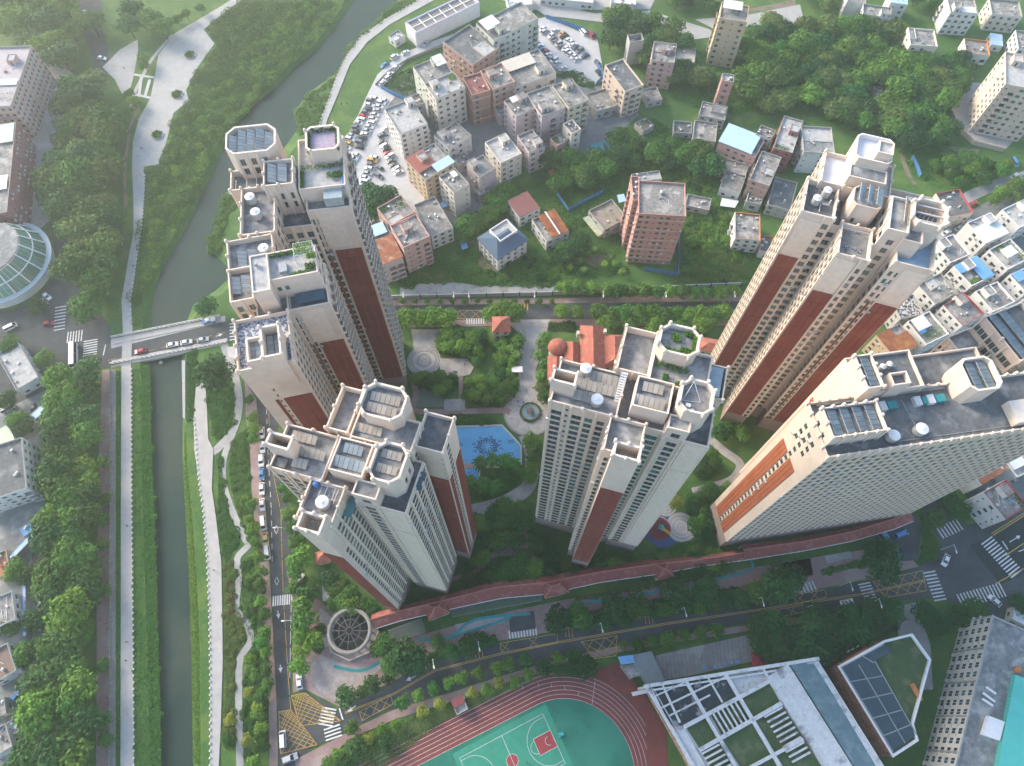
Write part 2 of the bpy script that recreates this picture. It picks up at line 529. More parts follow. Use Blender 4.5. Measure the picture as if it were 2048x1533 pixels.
        if rest:
            b = MB()
            for me, w in rest:
                ca, sa = math.cos(w[3]), math.sin(w[3])
                vs = [v.co for v in me.vertices]
                nb = len(b.v)
                b.v += [(w[0] + v.x * ca - v.y * sa, w[1] + v.x * sa + v.y * ca, w[2] + v.z) for v in vs]
                p0 = list(me.polygons)[0]
                # panes only with a plain frame
                for p in me.polygons:
                    b.f.append(tuple(k + nb for k in p.vertices)); b.i.append(p.material_index)
            tag(b.build('window', [GLASS, FRAME], self.root), kind='stuff')
            b = MB()
            for me, w in rest:
                if w[6] != 'b': continue
                q = Vector((w[0], w[1])) + w[7] * (w[8] - .01)
                bm_ = balcony_mesh(w[4] + .3, w[9]); ca, sa = math.cos(w[3]), math.sin(w[3]); nb = len(b.v)
                b.v += [(q.x + v.co.x * ca - v.co.y * sa, q.y + v.co.x * sa + v.co.y * ca, w[2] - .1 + v.co.z) for v in bm_.vertices]
                for p in bm_.polygons: b.f.append(tuple(k + nb for k in p.vertices)); b.i.append(p.material_index)
            if b.v: tag(b.build('balcony', [CREAM2, RAIL], self.root), kind='stuff')
        return self.root

SOLC = {}
def solar_row(root, c, ang, n, pw, pl, mat, tilt=math.radians(22), face=0):
    """row of n collectors along ang, centre c (relative to root), sloping down to the side face"""
    k = (pw, pl, mat.name)
    if k not in SOLC:
        b = MB(); b.box((0, 0, 0), (pw - .09, pl, .12)); b.box((0, pl / 2 + .02, .03), (pw - .09, .1, .16), 0, 1)
        SOLC[k] = b.mesh('solar_panel', [mat, RAIL])
    ca, sa = math.cos(ang), math.sin(ang)
    b = MB()
    for j in range(n + 1):
        x = (j - n / 2) * pw * .98
        for sgn in (-1, 1):
            y = sgn * pl * .4
            px, py = c[0] + x * ca - y * sa, c[1] + x * sa + y * ca
            top = c[2] + pl / 2 * math.sin(tilt) + .3 + y * math.tan(tilt) - .08
            b.bar((px, py, c[2]), (px, py, top), .07)
    fr = b.build('collector_frame', RAIL, root)
    for j in range(n):
        x = (j - (n - 1) / 2) * pw
        o = link('solar_panel', SOLC[k], fr, (c[0] + x * ca, c[1] + x * sa, c[2] + pl / 2 * math.sin(tilt) + .3))
        o.rotation_euler = (tilt, 0, ang)

_TANK = {}
def water_tank(p, z, r, h, label, ang=0.0, group='rooftop water tanks'):
    """stainless tank with ribbed shell, shallow cone lid and outlet pipe"""
    rt = empty('water_tank', (p[0], p[1], z), label, 'water tank', group)
    b = MB()
    prof = [(r * .96, .25)]
    nb = 4
    for j in range(nb):
        za, zb = .25 + (h - .25) * j / nb, .25 + (h - .25) * (j + 1) / nb
        prof += [(r, za + .05), (r, zb - .05), (r * .97, zb)]
    b.lathe((0, 0, 0), prof, 20)
    b.build('shell', STEEL, rt, smooth=False)
    MB().lathe((0, 0, h - .02), [(r * 1.03, 0), (r * 1.03, .06), (r * .3, .32), (r * .28, .42), (0.01, .45)], 20, cap=False).build('lid', WHITEM, rt)
    b = MB()
    for k in range(4):
        t = math.pi / 4 + k * math.pi / 2
        b.box((r * .75 * math.cos(t), r * .75 * math.sin(t), .12), (.2, .2, .26), t)
    b.bar((r * .9, 0, .4), (r + 1.2, 0, .4), .1); b.bar((r + 1.2, 0, .4), (r + 1.2, 0, .02), .1)
    b.build('stand', RAIL, rt)
    rt.rotation_euler = (0, 0, ang)
    return rt

LEAFM = {}
def leaf_mat(k):
    if not LEAFM:
        LEAFM['dark'] = M('leaf_dark', (0.018, 0.07, 0.015), (0.04, 0.122, 0.022), .8, rand=.32, trans=.25, rough=.7, lo=.3, hi=.7)
        LEAFM['mid'] = M('leaf_mid', (0.038, 0.112, 0.015), (0.078, 0.188, 0.023), .8, rand=.32, trans=.25, rough=.7, lo=.3, hi=.7)
        LEAFM['light'] = M('leaf_light', (0.075, 0.172, 0.017), (0.13, 0.255, 0.028), .8, rand=.18, trans=.25, rough=.7, lo=.3, hi=.7)
        LEAFM['yellow'] = M('leaf_yellow', (0.17, 0.22, 0.025), (0.26, 0.29, 0.035), .8, rand=.15, trans=.25, rough=.7)
        LEAFM['olive'] = M('leaf_olive', (0.08, 0.135, 0.028), (0.125, 0.185, 0.04), .8, rand=.2, trans=.25, rough=.7)
        LEAFM['red'] = M('leaf_red', (.13, .045, .03), (.09, .05, .025), .8, rand=.2, trans=.25, rough=.7)
    return LEAFM[k]

def leaf_quads(P, Nrm, size, rng):
    """small pointed leaf-clump faces at points P facing roughly along Nrm"""
    n = len(P)
    R = rng.normal(size=(n, 3)) * .55
    N2 = Nrm + R
    N2 /= np.linalg.norm(N2, axis=1)[:, None] + 1e-9
    T = np.cross(N2, rng.normal(size=(n, 3)))
    T /= np.linalg.norm(T, axis=1)[:, None] + 1e-9
    B = np.cross(N2, T)
    s = size * (.6 + .8 * rng.random(n))[:, None]
    Vv = np.stack([P - T * s, P - B * s * .6 + N2 * s * .12, P + T * s, P + B * s * .6 + N2 * s * .12], 1).reshape(-1, 3)
    F = np.arange(4 * n).reshape(-1, 4)
    return Vv, F

def np_mesh(name, Vv, F, mat):
    me = bpy.data.meshes.new(name)
    n = len(Vv); m = len(F); k = F.shape[1]
    me.vertices.add(n); me.vertices.foreach_set('co', np.asarray(Vv, dtype=np.float32).ravel())
    me.loops.add(m * k); me.loops.foreach_set('vertex_index', np.asarray(F, dtype=np.int32).ravel())
    me.polygons.add(m); me.polygons.foreach_set('loop_start', np.arange(0, m * k, k, dtype=np.int32))
    me.materials.append(mat)
    me.update(calc_edges=True)
    return me

def plant_leaves(root, rects, z, n, mat='mid', size=.22, name='rooftop_plants', seed=1):
    """leafy planting spread over small boxes (u0,u1,v0,v1,height) relative to root"""
    rng = np.random.default_rng(seed)
    P = []
    for (a, b, c, d, h) in rects:
        q = rng.random((n, 3))
        P.append(np.stack([a + q[:, 0] * (b - a), c + q[:, 1] * (d - c), z + .1 + q[:, 2] ** .7 * h * (.5 + .5 * np.sin(q[:, 0] * 9) ** 2)], 1))
    P = np.concatenate(P)
    Nn = np.tile(np.array([0, 0, 1.0]), (len(P), 1))
    Vv, F = leaf_quads(P, Nn, size, rng)
    return tag(link(name, np_mesh(name, Vv, F, leaf_mat(mat)), root), kind='stuff')
# ------------------------------------------------------------------ the residential towers
R_ = math.radians
CHECK = M('checkered_roof_tiles', (.42, .44, .46), (.10, .13, .17), 2.2, rough=.6, c3=(.34, .12, .08), s3=1.9, t3=(.6, .63), detail=0, lo=.49, hi=.51)

def tw(B, r, z1, specs=None, ch=0.0, z0=0.0, **k):
    k.setdefault('plinth', 9.0 if z0 == 0 else 0.0)
    j = len(B.vols) * .013
    B.vol(rect(r[0] - j, r[1] + j, r[2] - j, r[3] + j, ch), z0, z1 + j, specs, **k)

def wl(B, p):
    q, = place([p], B.o, B.ang)
    return q

def xtower(label, o, ang, r, side):
    """tall tower: west, south, south-east and north wings round a core, octagonal crowns"""
    B = Bld('apartment_tower', label, 'tower', o, 'tall cream and red apartment towers', rotz=ang)
    z9 = dict(zs=8.0, sill=.6)
    tw(B, r['w'], 105, {0: W([(.12, 2.3, 2.2, 'w'), (.275, .7, 1.3, 'w'), (.43, 2.2, 2.2, 'w'), (.615, 1.8, 2.2, 'g'), (.80, 1.7, 2.2, 'w')], pil=(.015, .225, .325, .525, .705, .9, 1), **z9), 3: bays(3, 0.65, 2.2, 'w', **z9)}, roof=ROOFC, pillars=5.0, par=1.3)
    tw(B, r['wcr'], 110, {}, pillars=9, par=4.2, pt=.45, roof=ROOFC)
    tw(B, r['core'], 104, {0: bays(2, 0.71, 2.2, 'g', **z9), 1: bays(3, 0.71, 2.2, 'w', **z9)}, roof=ROOFD)
    tw(B, r['c'], 109, {}, z0=98, par=1.0, roof=ROOFC)
    tw(B, r['s'], 105, {0: W([(.16, 1.0, 2.2, 'w')], **z9), 1: bays(3, 0.76, 1.9, 'w', **z9), 3: bays(3, 0.76, 1.9, 'w', **z9)}, roof=ROOFC, pillars=3.5, par=1.3)
    tw(B, r['scr'], 109.5, {1: W([(.55, 1.1, 2.2, 'w')], top=20, **z9)}, roof=ROOFL, pillars=2.4, par=4.2, pt=.45, red=((0, .02, .98, 9.2, 88), (0, .04, .30, 89, 108), (0, .36, .64, 89, 108), (0, .70, .96, 89, 108)) if False else ((0, .02, .98, 9.2, 88),))
    tw(B, r['se'], 103, {0: W([(.25, 2.2, 2.2, 'w')], pil=(.02, .46), **z9), 1: bays(4, 0.73, 2.2, 'w', **z9), 3: bays(2, 0.71, 2.2, 'w', **z9)}, roof=ROOFD, par=1.0)
    q = MB(); a, b_, c, d = r['se']
    wdt = b_ - a
    q.box((a + wdt * .74, c - .13, 47.5), (wdt * .46, .24, 76), 0, 0); q.box((a + wdt * .74, c - .13, 94.0), (wdt * .46, .24, 15.5), 0, 0)
    q.build('white_facade_panel', CREAM2, B.root)
    tw(B, r['oct'], 112, {2: W([(.3, 1.0, 3.0, 'w'), (.7, 1.0, 3.0, 'w')], st=50, zs=8.5, sill=1, depth=.2)}, ch=1.6, z0=95, par=1.6, pt=.45, pillars=20, roof=ROOFC)
    tw(B, (a + .1, a + wdt * .47, c + .2, c + 3.2), 107.5, {0: W([(.5, 1.9, 2.2, 'w')], st=3.1, zs=1, sill=1)}, z0=98, roof=ROOFC, par=.5)
    tw(B, r['nb'], 108, {0: bays(4, 0.65, 2.2, 'w', **z9), 1: bays(3, 0.71, 2.2, 'w', **z9)}, roof=ROOFC, par=1.0)
    tw(B, r['noct'], 112.5, {3: bays(2, 0.59, 2.2, **z9)}, ch=1.7, par=1.5, pt=.45, pillars=20, roof=ROOFC)
    tw(B, r['nw'], 106.5, {0: bays(2, 0.59, 2.2, **z9), 3: bays(3, 0.59, 2.2, **z9)}, roof=ROOFC, pillars=3.6, par=2.2)
    tw(B, r['e'], 106, {1: W([(.35, 1.5, 2.2, 'w')], **z9), 0: W([(.9, .5, .5, 'w')], **z9)}, roof=ROOFD, pillars=4, par=1.6, red=((0, .04, .96, 9.2, 88), (1, .55, .98, 9.2, 88), (1, .02, .2, 9.2, 88)))
    B.finish(ac=.1)
    return B

# --- central tower, south of the clubhouse
TC = xtower('cream and red tower with rooftop vegetable garden, right of the fountain', (27, 61), R_(-15.5), dict(
    w=(-18.2, -3.8, -5.7, 4.6), wcr=(-18.8, -13.7, -3.3, -.3), core=(-4, 6.5, -5.9, 5.2), c=(-1.5, 6.0, -3.9, 3.1), s=(-5, 2.4, -13.3, -5.6),
    scr=(-3.1, 2.2, -15.7, -12.6), se=(6.5, 16, -6.3, 4), oct=(7.2, 13.8, -3.6, 3.7), nb=(.8, 12.8, 3, 12.1), noct=(.8, 8.9, 8.2, 14.9), nw=(-6.1, .6, 4.8, 15.3), e=(12.4, 16.6, 3.7, 11.3)), 'W')
for (u, v, n) in ((-8.2, 2.6, 7), (-9.2, .1, 8), (-11.8, -2.6, 4)):
    solar_row(TC.root, (u, v, 103.9), 0, n, 1.15, 2.2, SOLARB, tilt=R_(18))
solar_row(TC.root, (2.0, 1.1, 108.1), 0, 4, 1.1, 2.0, SOLARB, tilt=R_(14)); solar_row(TC.root, (1.7, -2.2, 108.1), 0, 6, 1.1, 2.2, SOLARB, tilt=R_(14))
water_tank(wl(TC, (-8.6, -3.2)), 103.75, 1.25, 2.4, 'ribbed steel water tank beside the solar collectors on the garden-roof tower')
water_tank(wl(TC, (-12.5, 3.3)), 103.75, 1.2, 2.2, 'steel water tank at the corner parapet of the garden-roof tower', .6)
b = MB()
for j in range(12):
    b.box((-4.4, -1.6 + j * .42, 104.2 + j * .38), (1.3, .4, .08))
b.bar((-5.05, -1.8, 104), (-5.05, 3.2, 108.6), .1); b.bar((-3.75, -1.8, 104), (-3.75, 3.2, 108.6), .1)
b.build('roof_stair', WHITEM, TC.root)
b = MB().bar((8, -1, 110.6), (9.2, 2.4, 113.5), .1).bar((9.2, 2.4, 113.5), (11.6, -.4, 110.6), .1).bar((8, -1, 110.6), (11.6, -.4, 110.6), .08); b.build('antenna_mast', WHITEM, TC.root)
b = MB().box((9.2, -2.0, 110.9), (1.0, .8, .9)).box((10.2, -2.6, 110.7), (.6, .5, .5)); b.build('roof_vent', AC, TC.root)
plant_leaves(TC.root, [(1.6, 8.0, 9.0, 9.8, 1.0), (7.6, 8.4, 9.6, 13.6, 1.3), (3.2, 5.2, 11.6, 13.4, 1.2), (5.6, 7.4, 9.6, 10.6, .9), (5.8, 8, 13.4, 14.2, 1.3)], 111, 240, 'light', .2, seed=3)
plant_leaves(TC.root, [(1.4, 8.6, 6.8, 8.0, 1.4), (3.6, 4.6, 4.0, 5.6, 1.0), (6.4, 7.6, 3.7, 4.6, .7)], 107, 260, 'mid', .2, seed=4)
MB().box((9.9, 6.6, 107.06), (4.4, 4.6, .08)).build('painted_terrace', ROOFW, TC.root)
MB().box((14.2, 7.2, 106.6), (3.2, 6.8, .12)).build('glass_awning', M('grey_glass_awning', (.26, .32, .35), (.20, .26, .29), .8, rough=.25, wave=(1.5, 'X', .7)), TC.root)

# --- south-west tower, beside the swimming pool
TB = xtower('cream and red tower nearest the round pavilion, left of the swimming pool', (-32, 48), R_(-15), dict(
    w=(-16, -4.6, -6.6, 3.2), wcr=(-16.6, -11.5, -3.6, -.7), core=(-5, 6, -7.2, 5), c=(-2.9, 4.1, -4.9, 2.1), s=(-6.8, .5, -14.8, -6.7),
    scr=(-4.4, .4, -17.5, -14.0), se=(2.9, 13.4, -8.2, 3), oct=(5.6, 12, -5.3, 2.6), nb=(-1.4, 11.4, 3, 9.4), noct=(-.6, 8.2, 6.7, 13.8), nw=(-7.3, -2.8, 4, 13.6), e=(11.3, 17.2, 5.0, 12.7)), 'E')
for (u, v, n) in ((-11.6, 1.2, 5), (-9.3, -1.6, 6), (-10.4, -4.2, 3)):
    solar_row(TB.root, (u, v, 103.9), 0, n, 1.1, 1.9, SOLARB, tilt=R_(18))
for v, n in ((11.2, 6), (8.8, 6)):
    solar_row(TB.root, (3.8, v, 111), 0, n, 1.05, 1.8, SOLARB, tilt=R_(15))
for v in (.4, -2.6):
    solar_row(TB.root, (8.8, v, 110.5), 0, 4, 1.05, 1.6, SOLARB, tilt=R_(15))
solar_row(TB.root, (.6, -2.8, 108.1), 0, 6, 1.05, 2.2, SOLARG, tilt=R_(14)); solar_row(TB.root, (.4, .2, 108.1), 0, 4, 1.0, 1.9, SOLARG, tilt=R_(14))
solar_row(TB.root, (1.4, 5.4, 107.1), 0, 6, 1.0, 1.7, SOLARB, tilt=R_(15))
water_tank(wl(TB, (-2.6, -10.8)), 103.75, 1.3, 2.2, 'white-topped water tank on the south wing of the tower by the round pavilion', 1.2)
MB().lathe((-5.4, -7.6, 103.8), [(.5, 0), (.55, .3), (.55, 1.7), (.3, 2.0), (.02, 2.05)], 14).build('blue_tank', BLUEM, TB.root)
b = MB()
for x in (-4.3, -3.2, -1.5, -.9):
    b.bar((x, -6.9, 104.3), (x, -10.4, 104.3), .09)
b.bar((-4.3, -9.6, 104.3), (-.9, -9.6, 104.3), .09); b.build('roof_pipe', WHITEM, TB.root)
MB().box((9, 0, 108.05), (.8, 3.2, .5)).box((-14.2, -5.0, 104.2), (2.4, 1.9, .5)).build('roof_hatch', ROOFD, TB.root)
MB().box((1.9, -9.2, 101.5), (1.7, 4.6, .12)).build('teal_awning', M('teal_glass_awning', (.07, .19, .19), (.05, .15, .16), .6, rough=.3), TB.root)
MB().box((13.9, -.8, 102.3), (1.1, 4.0, .12)).build('blue_glass_awning', M('blue_glass_awning', (.05, .10, .14), (.04, .08, .11), .6, rough=.25), TB.root)
for B, r in ((TB, (2.9, 13.4, -8.2)), (TC, (6.5, 16, -6.3))):
    b = MB()
    for j in range(5):
        b.lathe((r[0] + (r[1] - r[0]) * (.55 + .09 * j), r[2] + 1.2, 102.1), [(.16, 0), (.2, .35), (.05, .45)], 8, 0)
    b.build('flower_pot', WOOD, B.root)

# --- north-west tower by the river
z9 = dict(zs=8.0, sill=.6)
B = TA = Bld('apartment_tower', 'cream and dark red riverside tower farthest up the river, hedged roof terrace', 'tower', (-54, 118), 'tall cream and red apartment towers', rotz=R_(8))
tw(B, (-13.9, -1.9, 5.2, 14), 112, {0: bays(3, 0.47, 2.2, **z9)}, ch=2.0, par=1.6, pt=.45, roof=ROOFC)
tw(B, (-14.9, -.6, .2, 6.5), 105.3, {0: bays(3, 0.41, 2.2, **z9)}, roof=ROOFC, pillars=4, par=2.0)
tw(B, (-5.4, 1.6, -3.8, 3.9), 110, {0: bays(3, 0.35, 2.2, pil=True, **z9), 1: bays(3, 0.47, 2.2, **z9)}, roof=ROOFD, pillars=3, par=1.2)
tw(B, (2.4, 13.5, -4.2, 11.5), 108, {0: bays(2, 0.59, 2.2, **z9), 1: bays(4, 0.60, 2.2, 'b', **z9)}, roof=ROOFL, par=1.1)
tw(B, (5.2, 13.3, 3.6, 11.4), 112, {}, ch=1.2, z0=100, par=1.4, pt=.5, pillars=20, roof=ROOFL)
tw(B, (3.2, 13.7, -7.5, -.4), 104, {0: W([(.06, .9, 2.2, 'w'), (.2, .9, 2.2, 'w')], **z9), 1: bays(2, 0.62, 2.2, 'b', **z9), 3: W([(.5, 1.6, 2.2, 'w')], **z9)}, roof=ROOFC, par=1.0, red=((0, .30, .96, 9.2, 87.5), (0, .1, .17, 9.2, 87.5)))
tw(B, (-11.9, -3.9, -14.2, -.2), 106, {1: bays(4, 0.53, 2.2, 'w', **z9), 0: bays(2, 0.47, 2.2, **z9)}, roof=ROOFC, pillars=3.6, par=1.6)
tw(B, (-4.2, 3.6, -8.6, .5), 100, {0: bays(3, 0.59, 2.2, **z9), 1: bays(2, 0.59, 2.2, **z9)}, roof=ROOFD)
b = MB()
b.box((8.2, -7.63, 96.2), (6.2, .22, 14.5)); b.build('white_facade_panel', CREAM2, B.root)
B.finish(ac=.1)
for j in range(5):
    solar_row(B.root, (-12.2 + j * 2.15, 9.3 - (.4 if j in (0, 4) else 0), 111), math.pi / 2, 5 if j in (0, 4) else 7, 1.0, 1.7, SOLARG, tilt=R_(24))
for j in range(2):
    solar_row(B.root, (-3.4 + j * 2.4, .2, 109), math.pi / 2, 5, 1.15, 2.0, SOLARG, tilt=R_(20))
water_tank(wl(B, (-9.6, -3.6)), 104.5, 1.15, 2.4, 'steel water tank on the riverside tower farthest up the river', 2)
water_tank(wl(B, (-8.2, -8.4)), 104.5, 1.15, 2.4, 'steel water tank with blue pipe on the riverside tower, nearer the camera of its pair', 3)
plant_leaves(B.root, [(5.4, 13, 10.4, 11.2, 1.2), (5.4, 6.2, 4, 11, 1.0), (12.3, 13.2, 4, 11, 1.2), (5.6, 13, 3.7, 4.5, 1.1)], 110.7, 300, 'mid', .2, seed=5)
plant_leaves(B.root, [(2.8, 13, 2.2, 3.2, 1.2), (9, 12.8, -1.2, .6, 1.0), (2.7, 3.6, -3.5, 2, .8)], 107, 300, 'light', .2, seed=6)
MB().box((9.3, 7.6, 110.75), (5.6, 4.6, .12)).build('violet_tiled_floor', M('violet_tiles', (.36, .30, .37), (.28, .24, .30), 1), B.root)
MB().box((10.2, -5.6, 105.6), (4.4, 3.0, 2.9)).build('glass_house', M('pale_roof_glass', (.36, .42, .42), (.28, .34, .35), .8, rough=.25, wave=(1.6, 'X', .7)), B.root)
b = MB()
for j in range(9):
    b.box((11.0, -1.6 - j * .38, 107.2 - j * .36), (1.2, .34, .07))
b.build('roof_stair', RAIL, B.root)
MB().box((13.0, -2.6, 107.35), (.6, 4, .5)).build('blue_tarpaulin', BLUEM, B.root)
b = MB()
for x in (-13.6, -11, -8.6, -6.2):
    b.bar((x, .6, 105), (x, 3.6, 105), .08)
b.build('roof_pipe', WHITEM, B.root)

# --- second riverside tower, by the bridge
B = TA2 = Bld('apartment_tower', 'cream and dark red riverside tower by the bridge with checkered terrace and vine pergola', 'tower', (-55, 85), 'tall cream and red apartment towers', rotz=R_(13))
tw(B, (-8, 2.6, 9.2, 17.8), 106, {1: bays(2, 0.59, 2.2, **z9)}, roof=ROOFC, pillars=3.8, par=1.6)
tw(B, (-8.1, -2.8, .6, 9.6), 106.2, {0: bays(2, 0.47, 2.2, **z9)}, roof=ROOFC, par=1.8)
tw(B, (-1.6, 2.3, -1.6, 8.2), 111.3, {0: W([(.5, 1.6, 2.2, 'w')], top=25, **z9)}, roof=ROOFL, par=.4)
tw(B, (2.0, 12.7, 1.2, 8.6), 110.6, {0: W([(.12, 1.0, 1.6, 'g'), (.28, 1.0, 1.6, 'g')], st=60, zs=7, sill=1), 1: bays(2, 0.59, 2.2, **z9)}, z0=98, roof=ROOFL, par=1.0)
tw(B, (3.9, 13.2, -3, 8.2), 104, {0: W([(.07, .9, 2.2, 'w'), (.24, .8, 2.2, 'w')], **z9), 1: bays(4, 0.66, 2.2, 'b', **z9), 3: bays(2, 0.59, 2.2, **z9)}, roof=ROOFD, par=1.0, red=((0, .33, .96, 9.2, 87.5), (0, .13, .19, 9.2, 87.5)))
tw(B, (-8, 3.9, -16.2, -3.4), 104.6, {0: W([(.36, .5, 1.3, 'w')], **z9), 1: bays(5, 0.73, 2.0, 'w', **z9)}, roof=CHECK, pillars=3.2, par=1.2, red=((0, .42, .98, 9.2, 88), (0, .26, .33, 9.2, 88)))
tw(B, (-4.7, -1.4, -16.5, -10.8), 108.2, {}, z0=95, roof=ROOFD, par=2.0, pt=.4)
tw(B, (-1.2, 2.7, -16.9, -9.4), 109.4, {}, z0=95, roof=ROOFD, par=3.4, pt=.4, pillars=3.7)
tw(B, (-3.2, 4.4, -4, 1.5), 103, {1: bays(1, 0.59, 2.2, **z9)}, roof=ROOFC, par=.6)
MB().box((8.6, -3.12, 95.8), (5.4, .22, 14.0)).build('white_facade_panel', CREAM2, B.root)
B.finish(ac=.1)
for j in range(3):
    solar_row(B.root, (-4.8 + j * 2.3, 12.6, 104.5), math.pi / 2, 4, 1.15, 1.9, SOLARG, tilt=R_(20))
for j in range(2):
    solar_row(B.root, (-6.7 + j * 2.2, 5.6, 104.5), math.pi / 2, 4, 1.2, 1.9, SOLARG, tilt=R_(20))
for j in range(2):
    solar_row(B.root, (-4.0 + j * 1.5, -13.4, 106.4), math.pi / 2, 4, 1.2, 1.3, SOLARG, tilt=R_(8))
for j in range(2):
    solar_row(B.root, (0 + j * 1.6, -13.2, 106.2), math.pi / 2, 5, 1.2, 1.3, SOLARG, tilt=R_(8))
water_tank(wl(B, (.6, 13.2)), 104.5, 1.15, 2.6, 'steel water tank on the riverside tower by the bridge', 4)
b = MB()
for i in range(7):
    b.bar((8.3 + i * .7, 5.0, 112.3), (8.3 + i * .7, 8.6, 112.3), .1)
for i in range(6):
    b.bar((8.2, 5.1 + i * .68, 112.4), (12.6, 5.1 + i * .68, 112.4), .1)
for x, y in ((8.3, 5.1), (12.5, 5.1), (8.3, 8.5), (12.5, 8.5)):
    b.bar((x, y, 109.6), (x, y, 112.3), .14)
b.build('pergola', WHITEM, B.root)
plant_leaves(B.root, [(8.4, 12.4, 5.2, 8.4, .5), (11, 13, 3.6, 5, .8)], 112.2, 340, 'light', .2, seed=7)
plant_leaves(B.root, [(2.6, 8, 7.6, 8.4, 1.3), (6.4, 11, 1.6, 2.6, .9), (10, 12.4, 2.6, 4.2, 1.2)], 109.6, 300, 'mid', .2, seed=8)
MB().box((9.2, -.6, 104.3), (6.6, 2.7, .1)).build('blue_glass_awning', MATS['blue_glass_awning'], B.root)
MB().box((-8.6, -11, 104.2), (2.6, 2.8, .12)).build('white_awning', ROOFL, B.root)
MB().box((-.2, 5.4, 111.6), (.7, .7, .9)).box((5.2, 4.2, 110.1), (1.8, 2.4, .9)).build('roof_clutter', RAIL, B.root)

# --- tall right-hand tower
B = TD = Bld('apartment_tower', 'tall cream and red tower with white-walled roof terrace, right of the clubhouse garden', 'tower', (87, 110), 'tall cream and red apartment towers', rotz=R_(-18))
tw(B, (-13.9, 2.6, 3.6, 13.6), 107, {3: bays(3, 0.59, 1.9, **z9)}, roof=ROOFW, pillars=4.2, par=1.4)
tw(B, (-8.6, 0, 8.2, 16.2), 112.4, {}, ch=1.0, z0=95, roof=ROOFW, par=1.4, trim=M('white_wall_paint', (.74, .72, .70), (.66, .64, .62), .6))
tw(B, (-8.4, .2, 4.4, 8.4), 109.9, {0: W([(.75, 1.5, 1.3, 'w'), (.12, 1.1, 1.9, 'w')], st=60, zs=13.2, sill=.0)}, z0=95, roof=ROOFC, par=.3)
tw(B, (-4.0, -.6, 9.4, 13.2), 114.2, {0: W([(.5, 1.3, .9, 'w')], st=60, zs=17, sill=.3)}, z0=95, roof=ROOFL, par=.5)
tw(B, (-16.6, -9.0, -6.0, 4.4), 106, {0: W([(.86, 1.5, 1.9, 'w')], pil=(.72,), **z9), 3: bays(4, 0.71, 1.9, 'w', **z9), 1: bays(3, 0.65, 1.9, **z9)}, roof=ROOFD, pillars=4, par=1.6, red=((0, .03, .68, 9.2, 89),))
tw(B, (-9.4, 7.2, -5.2, 4.6), 103, {0: bays(5, 0.59, 1.9, **z9)}, roof=ROOFD)
tw(B, (-6.4, .2, -2.9, 3.0), 109, {0: W([(.25, .9, 1.5, 'w')], st=60, zs=8, sill=0)}, ch=1.0, z0=95, roof=ROOFC, par=.5)
tw(B, (-6.4, .8, -14.0, -4.6), 104, {0: W([(.88, 1.0, 1.9, 'w')], pil=(.76,), **z9), 1: bays(3, 0.65, 1.9, 'w', **z9), 3: bays(4, 0.71, 1.9, 'w', **z9)}, roof=ROOFC, pillars=3.4, par=1.6, red=((0, .03, .72, 9.2, 88.5),))
tw(B, (2.0, 6.4, -8.6, 1.2), 110, {0: W([(.5, 1.5, 1.9, 'w')], **z9), 3: bays(3, 0.59, 1.9, **z9)}, roof=ROOFC, par=.8)
tw(B, (6.8, 15.2, -12.2, 1.0), 104, {0: W([(.10, .9, 1.9, 'w'), (.26, .6, 1.9, 'w')], **z9), 3: bays(4, 0.59, 1.9, **z9)}, roof=M('blue_painted_roof', (.20, .32, .44), (.28, .36, .42), .6), pillars=4.4, par=1.6, red=((0, .34, .97, 9.2, 87.5), (0, .15, .21, 9.2, 87.5)))
tw(B, (6.6, 14.1, -5.6, 1.8), 111, {}, ch=1.5, z0=95, roof=ROOFD, par=4.0, pt=.5, pillars=20)
tw(B, (6.2, 10.2, -9.2, -5.0), 108.4, {0: W([(.4, 1.3, 1.9, 'w')], st=3.1, zs=3, sill=1)}, z0=95, roof=ROOFC, par=.6)
tw(B, (3.0, 13.2, 1.6, 9.0), 104.4, {}, roof=ROOFL, par=1.2)
for p_, q_ in (((-13.5, -6.14, 96.6), (4.8, .22, 14.0)), ((-3.9, -14.16, 95.8), (4.9, .22, 13.6)), ((12.3, -12.26, 95.3), (5.0, .22, 13.8))): MB().box(p_, q_).build('white_facade_panel', CREAM2, B.root)
B.finish(ac=.1)
for j in range(2):
    solar_row(B.root, (-4.6 + j * 2.0, .2, 109.0), math.pi / 2, 5, 1.1, 1.8, SOLARG, tilt=R_(28))
solar_row(B.root, (-.6, .2, 109.0), math.pi / 2, 5, 1.1, 1.8, SOLARG, tilt=R_(28))
solar_row(B.root, (5.4, -2.4, 109.3), math.pi / 2, 6, 1.3, 1.6, SOLARB, tilt=R_(45))
b = MB()
for k in range(3):
    b.bar((6.9, -4.2 + k * 2.2, 110.2), (13.9, -4.2 + k * 2.2, 110.2), .35)
for k in range(7):
    b.bar((7.2 + k, -4.2, 109.0), (7.7 + k, -2.0, 110.0), .1); b.bar((7.7 + k, -2.0, 110.0), (8.2 + k, .2, 109.0), .1)
b.build('roof_truss', M('pale_truss', (.42, .42, .40), (.36, .36, .34), 1), B.root)
water_tank(wl(B, (-13.8, -1.6)), 104.5, 1.0, 2.3, 'steel water tank on the left wing of the tall right-hand tower, front of its pair', 1)
water_tank(wl(B, (-11.8, 1.4)), 104.5, 1.0, 2.5, 'steel water tank on the left wing of the tall right-hand tower, rear of its pair', 2)
MB().box((-10.4, -.6, 105), (.25, .25, 2.0)).box((-11.2, -1.2, 104.8), (1.6, .16, .16)).box((-12.4, -2.6, 104.7), (.16, 2.4, .16)).build('roof_pipe', WHITEM, B.root)
b = MB()
rr = random.Random(5)
